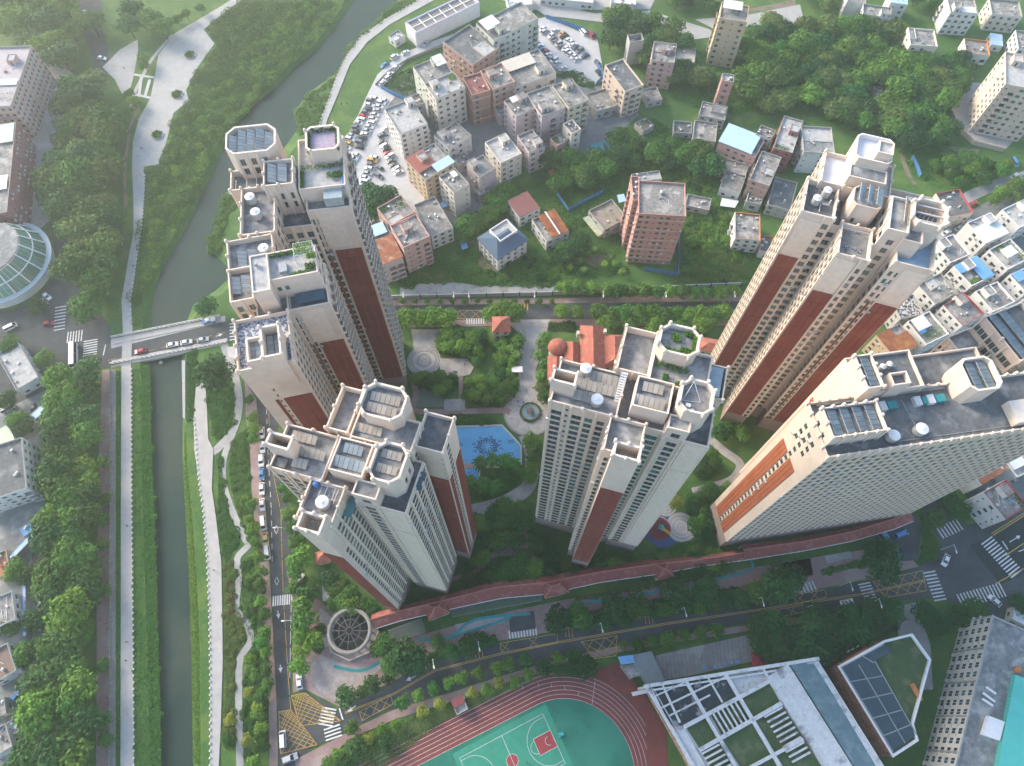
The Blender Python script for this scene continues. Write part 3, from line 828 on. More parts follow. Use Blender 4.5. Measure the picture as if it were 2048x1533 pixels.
for k in range(16):
    b.box((-5.0 + k * .28, -10.6 + rr.uniform(-.5, .5), 102.6), (.3, .5, .25), rr.uniform(0, 3), k % 2)
b.build('laundry_and_buckets', [RAIL, ROOFD], B.root)
MB().box((9, 5.6, 105.0), (3, 3.4, .1)).build('white_awning', WHITEM, B.root)

# --- wide slab with the finely gridded front
B = TE = Bld('apartment_slab', 'wide cream slab block with finely gridded front and orange stripe on its end wall', 'tower', (89, 68), rotz=R_(8.5))
def slabbays(n): return bays(n, .70, 2.0, 'w', zs=8, sill=.6, depth=.15)
tw(B, (-20.9, 42, -12.8, .7), 92, {0: slabbays(27), 3: W([(.30, 1.3, 1.7, 'w', 79), (.47, 1.3, 1.7, 'w'), (.64, 1.3, 1.7, 'w', 79)], zs=8, sill=.8)}, roof=ROOFD, pillars=2.33, par=1.2, red=((3, .14, .41, 9.2, 74), (3, .53, .80, 9.2, 74)), redm=ORANGE)
tw(B, (-20.4, -7.8, -9.8, -2.6), 96.4, {0: bays(4, 0.47, 1.6, zs=3.5, sill=.4), 3: W([(.3, 1.2, 1.2, 'w'), (.7, 1.2, 1.2, 'w')], st=50, zs=1, sill=.4)}, z0=90.5, roof=ROOFD, par=1.2, pillars=2.5)
tw(B, (-9.8, 6, .1, 9.6), 94, {0: bays(2, 0.47, 1.7, zs=8, sill=.8)}, roof=ROOFD, par=1.0, red=((3, .1, .9, 9.2, 74),), redm=ORANGE)
tw(B, (-9.9, -6.0, -.3, 8.0), 98.4, {}, z0=0, roof=ROOFD, par=1.0, pillars=2.6, red=((3, .04, .96, 9.2, 74),), redm=ORANGE)
tw(B, (-3.4, .6, -.2, 2.8), 97.8, {}, z0=90, roof=ROOFD, par=1.4)
tw(B, (13.2, 20.8, -4.4, 3.8), 98, {0: W([(.4, 1.0, 1.2, 'w')], st=50, zs=1, sill=.2)}, ch=1.4, z0=90, roof=ROOFD, par=1.4, pt=.5)
tw(B, (6, 24, .9, 9), 91.3, {}, roof=ROOFD)
B.finish(ac=.1)
for j in range(4):
    solar_row(B.root, (-18.4 + j * 2.9, -6.2, 95.2), math.pi / 2, 5, 1.2, 2.2, SOLAR, tilt=R_(12))
solar_row(B.root, (-7.8, 3.9, 97.4), math.pi / 2, 6, 1.2, 2.2, SOLAR, tilt=R_(12))
for j in range(2):
    solar_row(B.root, (15.8 + j * 2.7, -.4, 96.7), math.pi / 2, 6, 1.1, 2.3, SOLAR, tilt=R_(12))
water_tank(wl(B, (-4.8, -10.2)), 90.8, 1.3, 2.2, 'pale domed water tank on the slab block roof, next to the solar box', 0)
water_tank(wl(B, (2.0, -9.6)), 90.8, 1.4, 2.2, 'pale domed water tank on the slab block roof, in mid roof', 0)
water_tank(wl(B, (-2.0, 6.0)), 93.0, .7, 1.6, 'small steel cistern left of two behind the slab block roof', 0)
water_tank(wl(B, (-.2, 6.4)), 93.0, .7, 1.6, 'small steel cistern right of two behind the slab block roof', 0)
b = MB()
for x in (-4.0, 4.4, 7.6):
    b.box((x, -2.6, 91.4), (1.6, 2.2, 1.3), 0, 0); b.box((x + 2.4, -2.6, 91.3), (2.2, 1.8, 1.0), 0, 1)
b.build('rooftop_machine', [AC, TEAL], B.root)
b = MB()
for y in (.0, .25, .5):
    b.bar((-19, y - .3, 91.6), (12, y - .3, 91.6), .1)
b.bar((1.2, -1.6, 91.1), (2.0, -8.2, 91.1), .12); b.bar((-6, -11.2, 91), (40, -11.4, 91), .1)
b.build('roof_pipe', RAIL, B.root)
MB().box((26.8, -9, 92.3), (6.5, 5.4, 2.6)).build('stair_house', CREAM2, B.root)

# --- slab at the right edge
c, w, h, an = square_up([(1968, 634), (2045, 603), (2118, 690), (2041, 723)], 88)
B = Bld('apartment_slab', 'cream slab block at the right edge with two long solar collector rows', 'tower', c, rotz=an)
tw(B, (-w, w, -h, h), 88, {3: W([(.06 + .105 * k, 1.3, 2.4, 'w') for k in range(9)], zs=8, sill=.4, pil=(.01, .33, .66, .99)), 0: bays(4, 0.59, 1.8, **z9)}, roof=ROOFD, pillars=5, par=1.2)
tw(B, (-w - 7, -w + .4, 1.5, h + .3), 82, {3: bays(4, 0.53, 1.6, **z9), 0: bays(2, 0.47, 1.6, **z9)}, roof=ROOFC, par=1.0)
tw(B, (-w - 6.4, -w + .4, -h - 6, -1.5), 82.3, {3: bays(4, 0.53, 1.6, **z9), 0: bays(2, 0.47, 1.6, **z9), 2: bays(2, 0.47, 1.6, **z9)}, roof=ROOFC, par=1.0)
B.finish(ac=.1)
for j in range(2):
    solar_row(B.root, (-w + 2.6 + j * 3.0, 0, 87), math.pi / 2, int(2 * h / 1.35), 1.3, 2.5, SOLAR, tilt=R_(10))
# ------------------------------------------------------------------ ground, river, roads and paving
_lay = [0]
def lay(base):
    _lay[0] += 1
    return base + (_lay[0] % 60) * .003

def sheet(name, px, mat, base=.02, parent=None):
    o = MB().sheet(ccw(GP(px)), lay(base)).build(name, mat, parent)
    if parent is None: tag(o, kind='structure')
    return o

def slab(name, px, mat, h=.14, parent=None):
    o = MB().prism(ccw(GP(px)), -.05, lay(h), bottom=False).build(name, mat, parent)
    if parent is None: tag(o, kind='structure')
    return o

def ribbon(name, Lp, Rp, mat, base=.04):
    return sheet(name, list(Lp) + list(reversed(Rp)), mat, base)

def path(name, pts, wid, mat, base=.10):
    """path of constant width (m) along surveyed points, smoothed"""
    P = [Vector(G(*p)) for p in pts]
    Q = []
    n = len(P)
    for i in range(n - 1):
        p0, p1, p2, p3 = P[max(i - 1, 0)], P[i], P[i + 1], P[min(i + 2, n - 1)]
        for k in range(5):
            t = k / 5
            Q.append(.5 * ((2 * p1) + (p2 - p0) * t + (2 * p0 - 5 * p1 + 4 * p2 - p3) * t * t + (3 * p1 - p0 - 3 * p2 + p3) * t ** 3))
    Q.append(P[-1])
    A, B = [], []
    for i, q in enumerate(Q):
        d = (Q[min(i + 1, len(Q) - 1)] - Q[max(i - 1, 0)]).normalized()
        s = Vector((-d.y, d.x)) * wid / 2
        A.append(tuple(q + s)); B.append(tuple(q - s))
    z = lay(base)
    return tag(MB().strip(B, A, z, z).build(name, mat), kind='structure')

WL = [(880, -190), (730, -30), (712, 0), (699, 23), (669, 60), (646, 94), (599, 130), (562, 170), (512, 210), (485, 240), (450, 300), (431, 347), (405, 390), (390, 430), (365, 475), (344, 512), (325, 545), (310, 589), (305, 659), (300, 725), (303, 760), (305, 900), (309, 1024), (313, 1150), (317, 1300), (322, 1430), (323, 1533), (326, 1700)]
BL = [(850, -190), (708, -30), (690, 0), (680, 20), (650, 60), (625, 94), (580, 130), (540, 170), (495, 210), (468, 240), (430, 300), (410, 345), (388, 390), (370, 430), (348, 470), (326, 508), (306, 545), (288, 589), (284, 659), (280, 725), (283, 760), (284, 900), (286, 1024), (290, 1150), (295, 1300), (298, 1430), (300, 1533), (303, 1700)]
WR = [(960, -190), (815, -30), (793, 0), (772, 20), (746, 43), (719, 70), (692, 97), (669, 147), (612, 187), (582, 227), (592, 260), (540, 330), (447, 385), (428, 440), (412, 500), (432, 518), (466, 548), (430, 580), (384, 609), (370, 645), (363, 720), (364, 840), (364, 930), (369, 1024), (377, 1150), (382, 1300), (384, 1533), (388, 1700)]
BR = [(985, -190), (838, -30), (815, 0), (795, 20), (770, 43), (745, 70), (718, 97), (692, 147), (640, 187), (612, 225), (612, 262), (560, 340), (475, 395), (458, 440), (445, 490), (462, 512), (486, 548), (446, 586), (400, 618), (378, 650), (371, 720), (372, 840), (375, 930), (385, 1024), (395, 1150), (401, 1300), (403, 1533), (408, 1700)]
ZW = -2.2
tag(MB().sheet([(-420, -140), (420, -140), (420, 620), (-420, 620)], ZW).build('river_water', WATER), kind='structure')
tag(MB().strip(GP(WL, ZW - .4), GP(BL), ZW - .4, 0).build('river_bank', GRASS), kind='structure')
tag(MB().strip(GP(BR), GP(WR, ZW - .4), 0, ZW - .4).build('river_bank', GRASS), kind='structure')
tag(MB().sheet(ccw(GP(BL) + [(-900, -160), (-900, 900), (-60, 900)]), 0).build('ground', GRASS), kind='structure')
tag(MB().sheet(ccw(GP(BR) + [(900, -160), (900, 900), (20, 900)]), 0).build('ground', GRASS), kind='structure')
far = M('far_ground', (.10, .12, .06), (.16, .15, .11), .02)
tag(MB().sheet([(-4000, -3000), (4000, -3000), (4000, 4500), (-4000, 4500)], ZW - 1.5).build('far_ground', far), kind='structure')

# --- west bank
slab('promenade', [(268, 1640), (268, 1533), (263, 1024), (262, 740), (265, 655), (262, 600), (275, 512), (285, 430), (290, 383), (288, 334), (317, 329), (333, 284), (347, 227), (379, 200), (372, 182), (394, 137), (429, 88), (407, 60), (434, 37), (484, 0), (530, -40), (505, -45), (464, 0), (397, 40), (350, 67), (317, 110), (309, 157), (301, 197), (277, 240), (266, 284), (264, 334), (267, 400), (267, 467), (258, 512), (250, 560), (243, 600), (246, 660), (243, 740), (242, 1024), (241, 1533), (241, 1640)], CONC, .12)
slab('plaza', [(205, 135), (240, 100), (275, 80), (277, 100), (268, 150), (262, 175), (245, 190), (230, 160)], CONC, .1)
path('garden_path', [(262, 215), (268, 190), (283, 158), (305, 118), (345, 70)], 1.6, CONC)
path('garden_path', [(252, 420), (250, 340), (256, 290), (262, 250), (278, 215)], 1.5, EARTH)
for a, b_ in (((268, 150), (308, 156)), ((272, 190), (302, 197)), ((283, 155), (278, 195)), ((300, 160), (290, 195))):
    path('garden_path', [a, ((a[0] + b_[0]) / 2, (a[1] + b_[1]) / 2), b_], 1.4, CONCL, .16)
for (x, y, r) in ((381, 112, 17), (355, 191, 16), (316, 272, 17)):
    c = G(x, y); rr = r * .175
    poly = [(c[0] + rr * (1 + .08 * math.sin(3 * t)) * math.cos(t), c[1] + rr * math.sin(t) * .95) for t in [k * math.pi / 12 for k in range(24)]]
    tag(MB().prism(poly, .1, .4, bottom=False).build('planting_bed', CONC), kind='structure')
slab('river_footpath', [(222, 740), (232, 740), (232, 1640), (221, 1640)], M('weathered_path', (.24, .235, .22), (.17, .17, .16), .8), .15)
slab('pink_pavement', [(205, 740), (219, 740), (219, 1640), (192, 1640), (194, 1200), (198, 900)], PAVEP, .1)
ribbon('west_street', [(150, -60), (165, 60), (190, 130), (150, 200), (120, 320), (95, 430), (118, 540), (60, 620), (-60, 690)], [(200, -60), (205, 60), (225, 130), (190, 200), (155, 320), (140, 430), (150, 540), (215, 650), (215, 735)], ASPH, .03)
sheet('west_street_junction', [(-60, 640), (60, 610), (120, 560), (150, 560), (222, 655), (222, 735), (120, 735), (95, 780), (-60, 850)], ASPH, .035)
sheet('west_yard', [(-60, 780), (95, 740), (125, 800), (75, 900), (90, 1000), (105, 1200), (60, 1400), (40, 1640), (-60, 1640)], M('grey_yard', (.17, .18, .18), (.12, .13, .13), .3, c3=(.27, .27, .26), s3=.15), .025)
sheet('west_forecourt', [(75, 100), (150, 150), (125, 300), (100, 440), (60, 480), (60, 300)], PAVE, .03)

# --- bridge road and the road along the north side
rd = ribbon('bridge_road', [(213, 700), (330, 672), (465, 640), (560, 622), (790, 612), (1100, 611), (1500, 604), (1700, 606)], [(213, 733), (330, 706), (470, 682), (560, 660), (790, 640), (1100, 638), (1500, 640), (1700, 648)], ASPH, .05)
slab('north_pavement', [(760, 600), (1100, 597), (1500, 590), (1500, 603), (1100, 608), (760, 612)], PAVEP, .14)
slab('north_pavement', [(780, 642), (1100, 639), (1480, 641), (1480, 652), (1100, 652), (780, 655)], PAVEP, .13)
# --- riverside road
r2 = ribbon('riverside_road', [(478, 680), (500, 730), (512, 790), (519, 860), (522, 950), (534, 1024), (545, 1200), (555, 1400), (557, 1490), (560, 1640)], [(540, 660), (545, 730), (552, 790), (556, 860), (566, 950), (579, 1024), (584, 1200), (582, 1390), (620, 1500), (640, 1640)], ASPH, .045)
slab('pink_pavement', [(490, 760), (512, 800), (518, 860), (521, 950), (532, 1024), (543, 1200), (553, 1400), (556, 1490), (556, 1640), (540, 1640), (538, 1400), (523, 1200), (505, 1000), (500, 900), (492, 830)], PAVEP, .14)
# --- south avenue
r3 = ribbon('south_avenue', [(590, 1415), (611, 1384), (678, 1420), (788, 1366), (857, 1326), (1000, 1286), (1124, 1264), (1236, 1248), (1389, 1226), (1505, 1209), (1649, 1180), (1735, 1162), (1835, 1137), (1862, 1115)], [(556, 1500), (590, 1512), (660, 1480), (724, 1446), (788, 1416), (897, 1383), (1021, 1343), (1130, 1312), (1236, 1288), (1446, 1254), (1536, 1240), (1649, 1223), (1775, 1203), (1880, 1197)], ASPH, .05)
r4 = sheet('east_crossroads', [(1850, 1030), (1835, 985), (1870, 980), (1935, 1050), (1990, 1040), (2100, 960), (2100, 1290), (1960, 1225), (1905, 1205), (1860, 1198), (1830, 1140), (1880, 1085)], ASPH, .04)
sheet('fresh_asphalt_road', [(1938, 1092), (1985, 1072), (2110, 990), (2110, 1120), (2000, 1170)], ASPHD, .07)
slab('pink_pavement', [(575, 1150), (700, 1250), (760, 1290), (860, 1265), (1010, 1225), (1130, 1200), (1300, 1170), (1480, 1140), (1660, 1110), (1800, 1090), (1836, 1134), (1735, 1158), (1649, 1176), (1505, 1205), (1389, 1222), (1236, 1244), (1124, 1260), (1000, 1282), (857, 1322), (788, 1362), (678, 1414), (613, 1380), (586, 1386), (588, 1200)], PAVEP, .12)
slab('stone_forecourt', [(622, 1330), (640, 1310), (690, 1330), (745, 1335), (765, 1318), (770, 1330), (700, 1395), (678, 1410), (640, 1385), (622, 1360)], M('pinkish_forecourt', (.33, .275, .25), (.27, .225, .205), .7, c3=(.36, .33, .30), s3=.3), .2)
slab('pink_pavement', [(660, 1484), (724, 1450), (788, 1420), (897, 1387), (1021, 1347), (1130, 1316), (1236, 1292), (1446, 1258), (1536, 1244), (1649, 1227), (1775, 1207), (1790, 1213), (1640, 1245), (1500, 1262), (1320, 1290), (1236, 1305), (1130, 1332), (1021, 1364), (897, 1405), (788, 1440), (700, 1478), (640, 1533), (600, 1600), (590, 1520)], PAVEP, .12)
for pts in ([(860, 1288), (1010, 1240), (1010, 1228)], [(835, 1280), (900, 1275), (950, 1240), (1060, 1228)], [(1140, 1212), (1320, 1183), (1420, 1168)], [(668, 1333), (720, 1342), (765, 1322)], [(1430, 1160), (1500, 1140), (1500, 1120)], [(1690, 1135), (1780, 1120)]):
    if len(pts) > 2: path('teal_cycle_path', pts, .9, TEAL, .30)
slab('car_ramp', [(1018, 1232), (1068, 1222), (1072, 1258), (1020, 1266)], ASPH, .16)
slab('drop_off', [(1760, 1075), (1830, 1030), (1842, 1060), (1835, 1120), (1770, 1128)], ASPH, .2)
slab('planted_island', [(1842, 1030), (1850, 1050), (1880, 1095), (1868, 1122), (1838, 1126), (1846, 1080)], GRASS, .25)
# --- courtyard paving
slab('north_gate_plaza', [(1010, 642), (1100, 640), (1092, 668), (1085, 700), (1072, 740), (1078, 790), (1038, 790), (1036, 740), (1030, 690), (1040, 670)], M('plaza_stone', (.40, .375, .34), (.34, .32, .295), .7, c3=(.30, .27, .245), s3=.3), .12)
def disc(name, x, y, r, mat, h, parent=None, n=48, a0=0, a1=2 * math.pi):
    c = G(x, y)
    poly = [(c[0] + r * math.cos(a0 + (a1 - a0) * k / n), c[1] + r * math.sin(a0 + (a1 - a0) * k / n)) for k in range(n)]
    o = MB().prism(poly, -.05, h, bottom=False).build(name, mat, parent)
    if parent is None: tag(o, kind='structure')
    return o
def ringm(name, x, y, r0, r1, mat, z, parent=None, n=48):
    c = G(x, y)
    A = [(c[0] + r0 * math.cos(2 * math.pi * k / n), c[1] + r0 * math.sin(2 * math.pi * k / n)) for k in range(n + 1)]
    B = [(c[0] + r1 * math.cos(2 * math.pi * k / n), c[1] + r1 * math.sin(2 * math.pi * k / n)) for k in range(n + 1)]
    o = MB().strip(A, B, z, z).build(name, mat, parent)
    if parent is None: tag(o, kind='structure')
    return o
PST = MATS['plaza_stone']
fp = disc('fountain_plaza', 1058, 826, 9.4, PST, .17)
dk = M('dark_paving_inlay', (.20, .195, .19), (.16, .155, .15), 1)
lt = M('light_paving_inlay', (.50, .49, .46), (.44, .43, .40), 1)
b = MB(); c0 = G(1060, 826)
for k in range(8):
    t = k * math.pi / 4 + .2
    for s in (-.16, .16):
        b.bar((c0[0] + 4.1 * math.cos(t + s * 1.6), c0[1] + 4.1 * math.sin(t + s * 1.6), .18), (c0[0] + 8.2 * math.cos(t), c0[1] + 8.2 * math.sin(t), .18), .22, .03)
b.build('star_inlay', lt, fp)
ringm('ring_inlay', 1058, 826, 8.9, 9.2, dk, .185, fp)
p2 = disc('round_plaza', 848, 722, 6.4, PST, .16)
for r in (2.2, 3.4, 4.6, 5.6):
    ringm('ring_inlay', 848, 722, r, r + .35, dk if r != 3.4 else lt, .18, p2)
slab('courtyard_terrace', [(822, 660), (885, 660), (882, 690), (872, 700), (830, 705)], PST, .13)
slab('courtyard_terrace', [(880, 718), (935, 718), (948, 735), (940, 750), (920, 755), (880, 750)], PST, .135)
p3 = disc('arc_plaza', 850, 690, 4.6, PST, .145)
for r in (2.0, 3.0, 4.0):
    ringm('ring_inlay', 850, 690, r, r + .3, dk, .17, p3)
sheet('green_court', [(830, 780), (880, 775), (890, 815), (830, 815)], M('green_rubber_court', (.12, .17, .13), (.10, .145, .115), .6), .1)
slab('courtyard_terrace', [(888, 800), (930, 798), (930, 822), (888, 822)], PAVE, .15)
path('pink_walk', [(826, 760), (832, 790), (830, 822), (900, 824), (1000, 822), (1020, 826)], 2.2, PAVEP, .12)
path('pink_walk', [(920, 752), (922, 800)], 1.6, PAVEP, .12) if False else None
slab('pink_walk', [(918, 752), (926, 752), (926, 800), (918, 800)], PAVEP, .13)
path('grey_walk', [(925, 1026), (970, 1018), (1020, 1000), (1055, 975), (1064, 940), (1062, 900), (1050, 870)], 5.0, PAVE, .11)
path('winding_walk', [(1045, 1020), (1050, 1060), (1060, 1090), (1020, 1100), (985, 1112), (955, 1140)], 1.7, PAVEP, .12)
path('winding_walk', [(895, 1160), (950, 1145), (985, 1112), (1010, 1108), (1060, 1110), (1075, 1130)], 1.5, PAVEP, .125)
path('grey_walk', [(1420, 880), (1450, 905), (1480, 930), (1465, 960), (1425, 975), (1385, 985)], 3.2, PAVE, .12)
path('grey_walk', [(1465, 960), (1500, 930), (1540, 900)], 2.6, PAVE, .125)
for (x, y, r) in ((1330, 1010, 4.2), (1320, 1050, 3.0), (1362, 1055, 5.2)):
    d_ = disc('circle_terrace', x, y, r, PAVE, .15)
    for q in (.35, .6, .85):
        ringm('ring_inlay', x, y, r * q, r * q + .3, lt, .165, d_)
pg = disc('playground', 1325, 1060, 6.2, M('blue_rubber', (.04, .09, .19), (.035, .075, .16), .5), .14)
disc('red_rubber_patch', 1318, 1058, 4.0, M('red_rubber', (.20, .05, .05), (.16, .04, .045), .5), .175, pg)
# --- swimming pool
def pool(name, px, mat, rimw, wl_=.05):
    P = ccw(GP(px))
    O = inset(P, -rimw)
    o = MB().sheet(P, wl_).build(name, mat); tag(o, kind='structure')
    n = len(P)
    b = MB()
    b.add([(x, y, .22) for x, y in P] + [(x, y, .22) for x, y in O] + [(x, y, .0) for x, y in P] + [(x, y, .0) for x, y in O],
          [(i, (i + 1) % n, n + (i + 1) % n, n + i)[::-1] for i in range(n)] + [(i, (i + 1) % n, 2 * n + (i + 1) % n, 2 * n + i) for i in range(n)] + [(n + i, n + (i + 1) % n, 3 * n + (i + 1) % n, 3 * n + i)[::-1] for i in range(n)])
    b.build('pool_coping', CONCL, o)
    return o
PW = M('pool_water', (.10, .36, .58), (.08, .31, .52), .25, rough=.12, spec=.5)
po = pool('swimming_pool', [(880, 857), (1003, 853), (1040, 893), (1040, 926), (958, 928), (880, 922)], PW, .7)
pk = pool('paddling_pool', [(895, 938), (958, 937), (957, 962), (895, 962)], PW, .5)
# scroll mosaic on the pool floor, seen through the water
tilem = M('navy_pool_mosaic', (.025, .06, .15), (.02, .05, .13), 1, rough=.15, spec=.5)
b = MB(); c0 = Vector(G(975, 893))
def scroll(b, cx, cy, r, a, turns, sgn, w0):
    N = 22; prev = None
    for k in range(N + 1):
        t = k / N
        rr = r * (1 - t * .82); an = a + sgn * turns * 2 * math.pi * t
        p = (cx + rr * math.cos(an), cy + rr * math.sin(an) * .8)
        if prev: b.bar((prev[0], prev[1], .075), (p[0], p[1], .075), w0 * (1 - .5 * t), .01)
        prev = p
    b.lathe((prev[0], prev[1], .065), [(w0 * .9, 0), (w0 * .9, .015)], 8)
for k in range(8):
    t = k * math.pi / 4 + .15
    for s in (-1, 1):
        scroll(b, c0.x + 3.0 * math.cos(t), c0.y + 2.3 * math.sin(t), 1.35, t + math.pi + s * .6, .9, s, .34)
    b.bar((c0.x + 1.0 * math.cos(t), c0.y + .8 * math.sin(t), .075), (c0.x + 5.0 * math.cos(t), c0.y + 3.5 * math.sin(t), .075), .3, .01)
    scroll(b, c0.x + 4.9 * math.cos(t + .35), c0.y + 3.5 * math.sin(t + .35), .8, t, .8, 1, .26)
for (dx, dy) in ((-12, 3.2), (-12.5, -2.8), (-10, .5), (8.4, 1.6), (8.2, -3.2)):
    for s in (-1, 1): scroll(b, c0.x + dx + s * .7, c0.y + dy, 1.0, 1.2 if s > 0 else 2, .9, s, .28)
b.build('pool_mosaic', tilem, po)
b = MB(); c0 = G(930, 950)
for s in (-1, 1): scroll(b, c0[0] + s * 1.4, c0[1], 1.3, 1, .9, s, .26)
b.build('pool_mosaic', tilem, pk)
slab('pool_deck', [(880, 926), (1000, 930), (1000, 937), (880, 936)], M('deck_pink', (.42, .30, .24), (.34, .25, .20), .8), .16)
# --- sports ground
def circ3(a, b_, c):
    ax, ay = a; bx, by = b_; cx, cy = c
    d = 2 * (ax * (by - cy) + bx * (cy - ay) + cx * (ay - by))
    ux = ((ax * ax + ay * ay) * (by - cy) + (bx * bx + by * by) * (cy - ay) + (cx * cx + cy * cy) * (ay - by)) / d
    uy = ((ax * ax + ay * ay) * (cx - bx) + (bx * bx + by * by) * (ax - cx) + (cx * cx + cy * cy) * (bx - ax)) / d
    return Vector((ux, uy)), math.hypot(ax - ux, ay - uy)
tc, tr = circ3(G(1081, 1407), G(1184, 1411), G(1268, 1533))
td = (Vector(G(1081, 1407)) - Vector(G(880, 1510))).normalized()      # direction of the straight
tn = Vector((-td.y, td.x))
def oval(r, n=40):
    P = [tuple(tc + tn * r - td * 90)]
    for k in range(n + 1):
        a = math.pi / 2 - math.pi * k / n
        P.append(tuple(tc + td * (r * math.cos(a)) + tn * (r * math.sin(a))))
    P.append(tuple(tc - tn * r - td * 90))
    return P
TRK = M('red_running_track', (.185, .05, .042), (.155, .042, .037), .3, c3=(.135, .04, .036), s3=.1)
LW = 1.22
trk = tag(MB().sheet(ccw(oval(tr + 6 * LW + .6)), .16).build('running_track', TRK), kind='structure')
sheet('track_apron', [(1180, 1345), (1235, 1325), (1290, 1390), (1330, 1460), (1345, 1640), (1300, 1640), (1290, 1440), (1250, 1390)], TRK, .10)
fld = tag(MB().sheet(ccw(oval(tr - .1)), .19).build('green_sports_field', M('green_sports_surface', (.018, .155, .10), (.014, .12, .085), .25, c3=(.03, .18, .125), s3=.05, t3=(.45, .6))), kind='structure')
for k in range(7):
    P = oval(tr + k * LW, 56)
    b = MB(); A = P; Bq = oval(tr + k * LW + .09, 56)
    b.strip(A, Bq, .2, .2); b.build('lane_line', WPAINT, trk)
def fline(name, pts, parent, w=.1, z=.23, mat=None):
    b = MB()
    for i in range(len(pts) - 1):
        b.bar((*pts[i], z), (*pts[i + 1], z), w, .02)
    return b.build(name, mat or WPAINT, parent)
for (x0, y0, x1, y1) in ((1190, 1362, 1184, 1410), (1043, 1371, 1047, 1378), (1076, 1366, 1078, 1374), (1102, 1368, 1103, 1375), (1129, 1373, 1130, 1381), (1157, 1385, 1156, 1392)):
    fline('lane_mark', GP([(x0, y0), (x1, y1)]), trk)
cA_, cB_ = Vector(G(1085.5, 1427.8)), Vector(G(919.5, 1516.5))     # side line of the basketball court
cd_ = (cB_ - cA_).normalized(); cn_ = Vector((cd_.y, -cd_.x)) * (1 if Vector((cd_.y, -cd_.x)).dot(Vector(G(1132, 1524.5)) - cA_) > 0 else -1)
def cp(u, v): return tuple(cA_ + cd_ * u + cn_ * v)
lp = [cp(u, v) for u, v in ((-2, -2), (29.5, -2), (29.5, 17), (-2, 17))]
crt = tag(MB().sheet(ccw(lp), .215).build('basketball_court', M('court_green', (.038, .235, .155), (.032, .20, .135), .4)), kind='structure')
redc = M('court_red', (.27, .045, .05), (.23, .04, .045), .5)
MB().sheet(ccw([cp(u, v) for u, v in ((0, 5.05), (5.8, 5.05), (5.8, 9.95), (0, 9.95))]), .225).build('key_area', redc, crt)
MB().sheet(ccw([cp(14 + 1.8 * math.cos(t), 7.5 + 1.8 * math.sin(t)) for t in [k * math.pi / 12 for k in range(24)]]), .225).build('centre_circle', redc, crt)
fline('court_line', [cp(0, 0), cp(28, 0), cp(28, 15), cp(0, 15), cp(0, 0)], crt, z=.24)
fline('court_line', [cp(14, 0), cp(14, 15)], crt, z=.241)
fline('court_line', [cp(0, 5.05), cp(5.8, 5.05), cp(5.8, 9.95), cp(0, 9.95)], crt, z=.242)
fline('court_line', [cp(14 + 1.8 * math.cos(t), 7.5 + 1.8 * math.sin(t)) for t in [k * math.pi / 12 for k in range(25)]], crt, z=.243)
fline('court_line', [cp(5.8 + 1.8 * math.cos(t), 7.5 + 1.8 * math.sin(t)) for t in [-math.pi / 2 + k * math.pi / 12 for k in range(13)]], crt, z=.243)
fline('court_line', [cp(1.575 + 1.25 * math.cos(t), 7.5 + 1.25 * math.sin(t)) for t in [-math.pi / 2 + k * math.pi / 12 for k in range(13)]], crt, z=.243)
for e in (0, 28):
    s = 1 if e == 0 else -1
    arc = [(e, .9)] + [(e + s * (1.575 + 6.75 * math.cos(t)), 7.5 + 6.75 * math.sin(t)) for t in [-1.36 + 2.72 * k / 24 for k in range(25)]] + [(e, 14.1)]
    fline('court_line', [cp(u, v) for u, v in arc], crt, z=.244)
sheet('dry_lawn', [(800, 1480), (880, 1445), (1000, 1390), (1080, 1355), (1050, 1350), (900, 1410), (800, 1450), (740, 1500), (760, 1533)], LAWN, .05)
# --- school forecourt, car parks, yards
slab('school_forecourt', [(1310, 1312), (1505, 1268), (1520, 1320), (1380, 1352), (1318, 1362)], M('forecourt_tiles', (.27, .265, .255), (.20, .20, .195), .5, c3=(.33, .32, .30), s3=.12, wave=(.25, 'X', .85)), .14)
slab('school_path', [(1790, 1215), (1830, 1205), (1860, 1290), (1865, 1380), (1840, 1380), (1800, 1300)], PAVE, .12)
sheet('riverside_car_park', [(735, 190), (752, 172), (790, 195), (775, 215), (800, 300), (850, 400), (790, 470), (760, 480), (700, 440), (640, 400), (655, 330), (690, 290)], CONCL, .05)
ribbon('car_park_lane', [(735, 190), (755, 150), (800, 110), (860, 85), (950, 55), (1000, 30)], [(760, 185), (775, 160), (815, 122), (870, 98), (960, 66), (1010, 40)], CONCL, .055)
slab('east_promenade', [(645, 275), (655, 240), (680, 180), (700, 130), (735, 85), (780, 50), (870, 0), (930, -35), (900, -38), (850, -5), (770, 40), (725, 72), (695, 110), (675, 150), (652, 215), (630, 270)], CONC, .13)
sheet('north_car_park', [(1068, 40), (1092, 35), (1195, 80), (1210, 160), (1180, 175), (1120, 140), (1080, 125)], CONCL, .05)
sheet('north_lane', [(1060, 12), (1090, 8), (1190, 28), (1300, 22), (1330, 32), (1420, 60), (1425, 75), (1390, 80), (1300, 40), (1200, 45), (1090, 32)], CONC, .04)
sheet('pale_track', [(1390, 40), (1500, 30), (1600, 10), (1610, 50), (1500, 55), (1430, 60)], CONC, .035)
sheet('construction_yard', [(1000, 0), (1120, -20), (1320, -20), (1300, 20), (1090, 22), (1060, 20)], CONC, .03)
slab('east_river_terrace', [(393, 768), (411, 768), (414, 812), (417, 879), (427, 899), (424, 979), (431, 1024), (443, 1124), (445, 1223), (446, 1323), (442, 1456), (438, 1533), (438, 1640), (421, 1640), (421, 1350), (419, 1223), (415, 1124), (407, 1024), (398, 960), (389, 900), (388, 832)], CONC, .13)
slab('river_ledge', [(364, 722), (371, 722), (371, 840), (366, 835)], CONC, .1)
